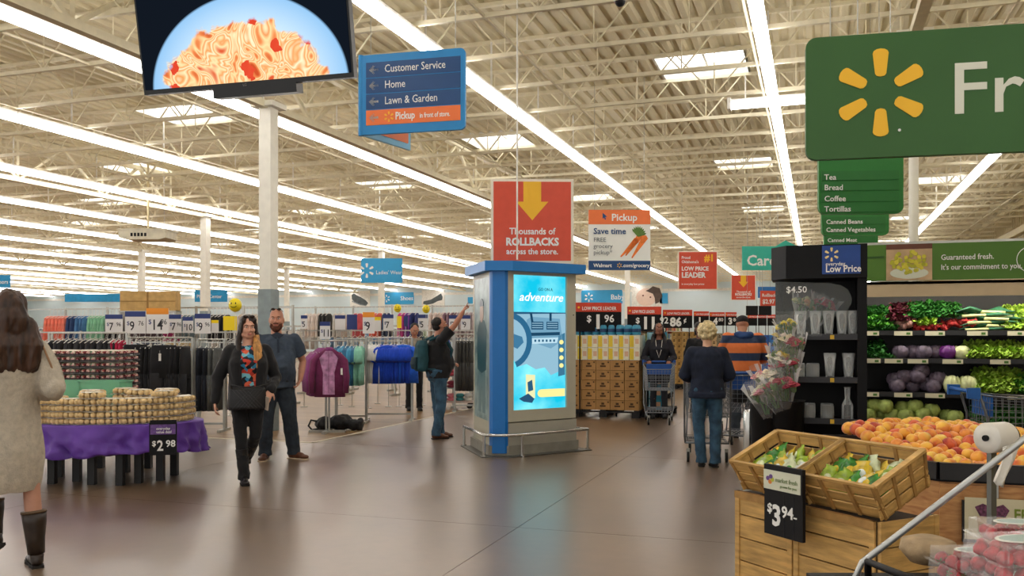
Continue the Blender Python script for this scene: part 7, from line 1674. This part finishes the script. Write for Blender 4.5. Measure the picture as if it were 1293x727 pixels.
# ================================================================ slatted crates with bagged greens
FLc, FRc = W(1.118, 4.56), W(1.525, 3.77); ex = (FRc-FLc).normalized(); Lc = (FRc-FLc).length; rzc = math.atan2(ex.y, ex.x)
CR = mat('crate_wood', 'c9a05e', .6, var=.22, scale=12, stretch=(.4, 1, 3), bump=.2); CRD = mat('crate_wood_dark', 'a87f46', .65, var=.22, scale=12)
tilt = math.radians(24)
CW, CDp, CH = Lc/2-.004, .34, .165
def crate(k, label):
    loc = FLc+ex*(Lc/2*(k+.5)); t = thing('wooden_crate', label, 'crate', (loc.x, loc.y, .85), (0, 0, 0))
    t.rotation_euler = (Matrix.Rotation(rzc, 3, 'Z') @ Matrix.Rotation(tilt, 3, 'X')).to_euler()
    # local: front rim along x at y=0, z=0; crate goes to +y, down to -CH; walls flare outwards
    def wall(p, q, inn, nm='slat', n=3, gap=.013):
        """slats between top edge p-q and bottom edge shifted by inn"""
        p, q, inn = Vector(p), Vector(q), Vector(inn)
        for i in range(n):
            a0, a1 = i/n+gap/CH/2, (i+1)/n-gap/CH/2
            e = [p+inn*a0, q+inn*a0, q+inn*a1, p+inn*a1]; nrm = (e[1]-e[0]).cross(e[3]-e[0]).normalized()*.008
            MB().add([v-nrm*.5 for v in e]+[v+nrm*.5 for v in e], [(3, 2, 1, 0), (4, 5, 6, 7), (0, 1, 5, 4), (1, 2, 6, 5), (2, 3, 7, 6), (3, 0, 4, 7)]).build(nm, CR, t)
    hw_ = CW/2; dn = -CH; fl_ = .03
    wall((-hw_, 0, 0), (hw_, 0, 0), (0, fl_, dn)); wall((hw_, CDp, 0), (-hw_, CDp, 0), (0, -fl_, dn)); wall((hw_, 0, 0), (hw_, CDp, 0), (-fl_*.6, 0, dn)); wall((-hw_, CDp, 0), (-hw_, 0, 0), (fl_*.6, 0, dn))
    for i in range(4): MB().b2((-hw_+.02, .03+i*.072, dn-.006), (hw_-.02, .03+i*.072+.062, dn+.002)).build('bottom_slat', CRD, t)
    def post(p, b):
        p, b = Vector(p), Vector(b); MB().cyl(p, b, .013, n=4).build('post', CRD, t)
    for x in (-hw_, hw_):
        sx2 = 1 if x > 0 else -1
        for y, yy2 in ((0, fl_), (CDp, CDp-fl_)): post((x, y, .006), (x-sx2*fl_*.6, yy2, dn))
    for x in (-hw_*.34, hw_*.34): post((x, -.004, .004), (x, fl_-.004, dn)); post((x, CDp, .004), (x, CDp-fl_, dn))
    for y in (.12, .23): post((hw_, y, .004), (hw_-fl_*.6, y, dn)); post((-hw_, y, .004), (-hw_+fl_*.6, y, dn))
    for (a, b_) in (((-hw_, 0, 0), (hw_, 0, 0)), ((-hw_, CDp, 0), (hw_, CDp, 0)), ((-hw_, 0, 0), (-hw_, CDp, 0)), ((hw_, 0, 0), (hw_, CDp, 0))): a = Vector(a); b_ = Vector(b_); c_ = (a+b_)/2; MB().box(c_+Vector((0, 0, .006)), ((abs(b_.x-a.x) or .016)+.016, (abs(b_.y-a.y) or .016), .012)).build('top_rail', CR, t)
    return t
c1 = crate(0, 'left tilted slatted crate holding bagged greens'); c2 = crate(1, 'right tilted slatted crate holding bagged greens, open end towards the rail')
Mc = Matrix.Rotation(rzc, 4, 'Z') @ Matrix.Rotation(tilt, 4, 'X')
rb = random.Random(17); BG = [mat('bag_green', '3f8a34', .25, var=.5, scale=18), mat('bag_lime', '9cb83a', .25, var=.4, scale=16), mat('bag_yellow', 'd8b838', .25, var=.4, scale=16), mat('bag_pale', 'cfd8b0', .2, var=.3, scale=14), mat('bag_white', 'dfe6e0', .2, var=.15)]
for k in range(2):
    base = FLc+ex*(Lc/2*(k+.5)); base.z = .85; n = 0
    for j in range(3):
        for i in range(5):
            x = -CW/2+.05+i*(CW-.1)/4; x = x*.82; y = .105+j*.068; lp = Mc @ Vector((x, y, -.072+rb.uniform(-.01, .015)))
            mb = MB(); mb.smooth = True; s_ = rb.uniform(.85, 1.1); mi = rb.choice((0, 0, 1, 1, 2, 2, 3)); 
            if k == 0 and j == 0 and i == 4: mi = 4
            mb.loft([((0, 0, -.07), .034, .005), ((0, 0, -.055), .042, .016, .06, 5, i), ((0, 0, -.0), .052, .03, .14, 4, j), ((0, 0, .045), .045, .02, .15, 5, i+j), ((0, 0, .06), .03, .006), ((0, 0, .08), .034, .003, .15, 6, i)], 16)
            mb.cur = 1; mb.ell((0, -.028, 0), (.024, .006, .028), 8, 6)
            o = mb.build('bagged_greens', [BG[mi], BG[(mi+2) % 5]], None, base+lp); o.rotation_euler = (rb.uniform(-.9, -.1), rb.uniform(-.6, .6), rzc+rb.uniform(-.6, .6)); o.scale = (s_*.82, s_*.82, s_*.82)
            tag(o, {0: 'green', 1: 'lime green', 2: 'yellow', 3: 'pale green', 4: 'white'}[mi]+' bag of greens in the %s slatted crate' % ('left', 'right')[k], 'bagged greens', 'bags in the %s crate' % ('left', 'right')[k])
# the stand: two crates of nailed planks side by side and a side return
def plank_box(o, dx, L_, H_, label, rows=6, ledge=True):
    """front of planks, from o along dx"""
    rz_ = math.atan2(dx.y, dx.x); t = thing('crate_stand', label, 'stand', (o.x, o.y, 0), rz_)
    MB().b2((.0, .014, 0), (L_, .32, H_-.01)).build('core', mat('gap_shade', '3c2a16', .8), t); rh = H_/rows  # core coloured dark to stand in for the shade between planks
    for r_ in range(rows):
        MB().b2((.025, -.004, r_*rh+.003), (L_-.025, .014, (r_+1)*rh-.004)).build('plank', CR, t)
    for x in (0, L_-.03): MB().b2((x, -.010, .0), (x+.03, .010, H_)).build('stile', CR, t)
    MB().b2((0, -.014, H_-.035), (L_, .012, H_)).build('ledge', CRD, t); return t
FLs = W((930-CX)/F_PX*4.60, 4.60); dirx = ex; pers = FLs
Ls = .83
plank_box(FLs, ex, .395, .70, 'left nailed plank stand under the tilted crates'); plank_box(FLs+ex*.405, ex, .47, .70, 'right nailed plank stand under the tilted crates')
ey = Vector((-ex.y, ex.x, 0)); 
t = thing('crate_stand', 'plank end of the stand facing the metal rail', 'stand', (FLs+ex*.885+ey*.0), rzc+PI/2)
for r_ in range(6): MB().b2((0.02, -.012, r_*.117+.003), (.36, .006, (r_+1)*.117-.003)).build('plank', CR, t)
for x in (0, .34): MB().b2((x, -.016, 0), (x+.03, .004, .70)).build('stile', CR, t)
MB().b2((.0, .0, 0), (.36, .012, .70)).build('core', mat('gap_shade', ''), t)  # backing coloured dark as the shade in the plank gaps
# $3.94 sign on the front
sA, sB = at(985, 690, 4.0), at(1050, 692, 3.72); so = sA; sl = (Vector((sB.x, sB.y, 0))-Vector((sA.x, sA.y, 0))); wS = .245
p = FLc+ex*(Lc*.47); so = p-ey*.045
t = thing('price_sign', 'black $3.94 price sign with a pale header hung on the crate front', 'sign', (so.x-ex.x*.12, so.y-ex.y*.12, .555), rzc)
MB().b2((0, -.012, 0), (.245, .006, .20)).build('board', PRB, t); MB().b2((0, -.014, .20), (.245, .006, .33)).build('holder', PRB, t); MB().b2((.002, -.018, .215), (.235, -.013, .305)).build('header_card', mat('card_grey_green', 'd4d6c0', .5, var=.05), t)
mb = MB()
for k, c_ in enumerate(((.03, .265), (.045, .25), (.06, .262), (.05, .275))): mb.cur = k % 3; mb.prism([(c_[0]+math.cos(q*PI/5)*.012, c_[1]+math.sin(q*PI/5)*.011) for q in range(10)], .018, .0185+k*.0002, UP)
mb.build('fruit_print', [mat('print_plum2', '6a4a88', .5), mat('print_orange2', 'd8843a', .5), mat('print_lime2', 'b8bc40', .5)], t)
text('market fresh', .03, mat('print_sage', '8a9a70', .5, var=0), t, (.08, -.019, .255), sx=.9); text('grown for you', .018, mat('print_sage', ''), t, (.11, -.019, .232))
text('$', .06, TW, t, (.022, -.0135, .105), bold=.02); text('3', .135, TW, t, (.052, -.0135, .05), bold=.03, sx=.9); text('94', .075, TW, t, (.115, -.0135, .095), bold=.02); MB().b2((.19, -.014, .10), (.21, -.012, .106)).build('dash', TW, t)
MB().b2((.13, -.0135, .005), (.1305, -.012, .195)).b2((.19, -.0135, .005), (.1905, -.012, .195)).build('digit_joint', mat('joint_grey', '3a3a40', .5), t)

# ================================================================ bag roll, rail, strawberries
PW2 = mat('bag_film', 'e2ded4', .35, var=.06); q = at(1258, 552, 3.55)
t = thing('bag_dispenser', 'white roll of produce bags on a grey post in front of the peach bin', 'dispenser', (q.x, q.y, 0), TH+.45)
mb = MB(); mb.smooth = True; M = Matrix.Rotation(PI/2, 4, 'Y'); mb.lathe([(.02, -.058), (.058, -.058), (.06, -.052), (.06, .052), (.058, .058), (.02, .058)], 26, (0, 0, q.z), M); mb.build('bag_roll', PW2, t)
MB().cyl((.056, 0, q.z), (.075, 0, q.z), .05, n=20).cyl((-.07, 0, q.z), (.085, 0, q.z), .012, n=10).build('spool', DB, t)
mb = MB(); mb.smooth = True; vs = []; fs = []
for i in range(9):
    f = i/8; yv = -.058-.02*f; zv = q.z-.03-.13*f; xs_ = -.045-.075*f; wd_ = .09*(1-.35*f)
    for j in range(7): g = j/6; vs.append((xs_+wd_*g, yv-.012*math.sin(g*9+f*3), zv+.008*math.sin(g*12)+.0*f-.02*g*f))
for i in range(8):
    for j in range(6): fs.append((i*7+j, i*7+j+1, (i+1)*7+j+1, (i+1)*7+j))
mb.add(vs, fs); o = mb.build('loose_bag', PW2, t); sd_ = o.modifiers.new('t', 'SOLIDIFY'); sd_.thickness = .003
MB().b2((-.016, .01, 0), (.016, .03, q.z+.0)).b2((-.016, -.0, q.z-.02), (.085, .03, q.z+.02)).build('post', mat('post_grey', '6c6e6a', .4, .7), t)
MB().b2((-.12, -.10, 0), (.12, .12, .012)).build('foot', mat('post_grey', ''), t)
MB().b2((-.075, -.0, .60), (-.035, .03, .66)).build('clamp', mat('post_grey', ''), t)
# near berry case with metal rail
RL = mat('rail_metal', 'b9bab6', .3, .8)
A, B = at(1083, 712, 2.2), at(1300, 549, 2.05)
t = thing('berry_case', 'black berry display case with a slanted metal rail at the lower right corner', 'display case', (A.x, A.y, 0), 0); A0 = Vector((A.x, A.y, 0))
mb = MB(); mb.smooth = True; C2 = B+(B-A)*.6
mb.tube([A-A0+Vector((-.005, 0, -.30)), A-A0+Vector((-.005, 0, -.03)), A-A0+Vector((.01, 0, .005)), B-A0, C2-A0], .008, 10); mb.build('rail', RL, t)
i1, i2 = at(1096, 709, 2.1), at(1180, 742, 1.8)
mb = MB(); mb.smooth = True; mb.tube([i1-A0+Vector((0, 0, -.2)), i1-A0, i2-A0], .009, 8); mb.build('inner_rail', DB, t)
dv = W(.95, -.30)-W(0, 0)
# berry case bed
bc = at(1250, 745, 2.0); zbed = .875
cen_ = W((1260-CX)/F_PX*2.0, 2.0)-A0; 
MB().box((cen_.x, cen_.y+.05, zbed/2), (.66, .6, zbed), rotm(TH)).build('case_body', DB, t)
# clamshells of strawberries
BER = mat('strawberry', 'b32530', .35, var=.35, scale=60, bump=.3, bscale=400); LEAFB = mat('berry_leaf', '4f7a3a', .6)
LBLM = mat('berry_label', 'e8e8de', .4)
def clamshell(loc, rz, lab, seed, w=.19, l=.13, h=.085, tilt=0.0):
    r_ = random.Random(seed); t = thing('berry_clamshell', lab, 'berries', loc, (tilt, 0, rz))
    mb = MB(); mb.smooth = True; mb2 = MB()
    for zz in range(2):
        for i in range(5):
            for j in range(3):
                c_ = Vector((-w/2+.03+i*(w-.05)/4+r_.uniform(-.006, .006), -l/2+.026+j*(l-.05)/2+r_.uniform(-.004, .004), .026+zz*.032)); Rr = Euler((r_.uniform(0, 6), r_.uniform(0, 6), 0)).to_matrix()
                mb.loft([((0, 0, -.022), .002, .002), ((0, 0, -.014), .010, .010), ((0, 0, .0), .0175, .0175), ((0, 0, .010), .016, .016), ((0, 0, .015), .006, .006)], 9, Rr, c_)
                for q in range(5): a = q*2*PI/5; mb2.add([c_+Rr @ Vector((0, 0, .015)), c_+Rr @ Vector((math.cos(a-.3)*.008, math.sin(a-.3)*.008, .017)), c_+Rr @ Vector((math.cos(a)*.016, math.sin(a)*.016, .014)), c_+Rr @ Vector((math.cos(a+.3)*.008, math.sin(a+.3)*.008, .017))], [(0, 1, 2, 3)])
    mb.build('strawberries', BER, t)['kind'] = 'stuff'; mb2.build('hulls', LEAFB, t)['kind'] = 'stuff'
    mb = MB(); mb.loft([((0, 0, 0), w/2*1.28, l/2*1.3), ((0, 0, .05), w/2*1.38, l/2*1.38), ((0, 0, .055), w/2*1.48, l/2*1.5), ((0, 0, .058), w/2*1.40, l/2*1.4), ((0, 0, h), w/2*1.28, l/2*1.25), ((0, 0, h+.006), w/2*1.1, l/2*1.05)], 4, Matrix.Rotation(PI/4, 3, 'Z') @ Matrix.Identity(3)) if False else mb
    for (z0, z1, k) in ((0, .052, 1.0), (.056, h, .97)): 
        mb.b2((-w/2*k, -l/2*k, z0), (w/2*k, -l/2*k+.0015, z1)); mb.b2((-w/2*k, l/2*k-.0015, z0), (w/2*k, l/2*k, z1)); mb.b2((-w/2*k, -l/2*k, z0), (-w/2*k+.0015, l/2*k, z1)); mb.b2((w/2*k-.0015, -l/2*k, z0), (w/2*k, l/2*k, z1))
    mb.b2((-w/2*.97, -l/2*.97, h), (w/2*.97, l/2*.97, h+.002)); mb.b2((-w/2-.008, -l/2-.008, .052), (w/2+.008, -l/2, .056)); mb.b2((-w/2-.008, l/2, .052), (w/2+.008, l/2+.008, .056)); mb.b2((-w/2-.008, -l/2, .052), (-w/2, l/2, .056)); mb.b2((w/2, -l/2, .052), (w/2+.008, l/2, .056))
    sh = mb.build('shell', CLS, t)
    mb = MB(); n_ = 12
    for k in range(5): x = -w/2+.012+k*(w-.024)/4; mb.cyl((x, -l/2*.97, .058), (x, -l/2*.965, h), .003, n=5)
    mb.build('ribs', CLS, sh)
    MB().prism([(math.cos(q*PI/8)*.062, math.sin(q*PI/8)*.03) for q in range(16)], h+.002, h+.004).build('label', LBLM, t); MB().prism([(math.cos(q*PI/8)*.054, math.sin(q*PI/8)*.024) for q in range(16)], h+.004, h+.0045).build('label_panel', mat('label_teal', 'a8bcb4', .4), t)
    return t
zc_ = zbed
def cs_at(px, py, z): d = (EYE-z)*F_PX/(py-HOR); return fd(px, d)+Vector((0, 0, z))
p1 = cs_at(1290, 702, zc_+.11+.05); clamshell((p1.x, p1.y, zc_+.16-.05), TH+.15, 'clear clamshell of strawberries on top of the others, nearest the right edge', 1, tilt=.05)
p = cs_at(1290, 674, zc_+.17); clamshell((p.x, p.y, zc_+.11), TH-.1, 'clear clamshell of strawberries at the back of the berry case', 2)
p = cs_at(1236, 718, zc_+.04); clamshell((p.x, p.y, zc_), TH+.05, 'clear clamshell of strawberries at the front left of the berry case', 3)
p = cs_at(1308, 724, zc_+.09); clamshell((p.x, p.y, zc_), TH, 'lower clear clamshell of strawberries under the nearest one', 4)
p = cs_at(1305, 692, zc_+.04); clamshell((p.x, p.y, zc_), TH+.1, 'lower clear clamshell of strawberries under the back one', 5)
mb = MB(); mb.smooth = True; p = cs_at(1172, 708, zc_); mb.loft([((0, 0, 0), .05, .06), ((0, 0, .03), .075, .085), ((0, 0, .055), .07, .08), ((0, 0, .065), .04, .05)], 20); tag(link('pulp_tray', mb.mesh('pulp_tray', mat('pulp_tan', 'a8906e', .7, var=.15, scale=20, bump=.3)), None, (p.x, p.y, zc_-.0)), 'rounded tan fruit at the left end of the berry case', 'packaging')  # unidentified rounded tan shape, meant as a moulded pulp tray
# ---------------------------------------------------------------- lettering curves become plain meshes
bpy.context.view_layer.update()
dg = bpy.context.evaluated_depsgraph_get()
for o in [o for o in scene.objects if o.type == 'FONT']:
    me = bpy.data.meshes.new_from_object(o.evaluated_get(dg)); n = o.name
    q = bpy.data.objects.new('x', me); COL.objects.link(q); q.parent = o.parent; q.location = o.location; q.rotation_euler = o.rotation_euler; q.scale = o.scale
    bpy.data.objects.remove(o); q.name = n
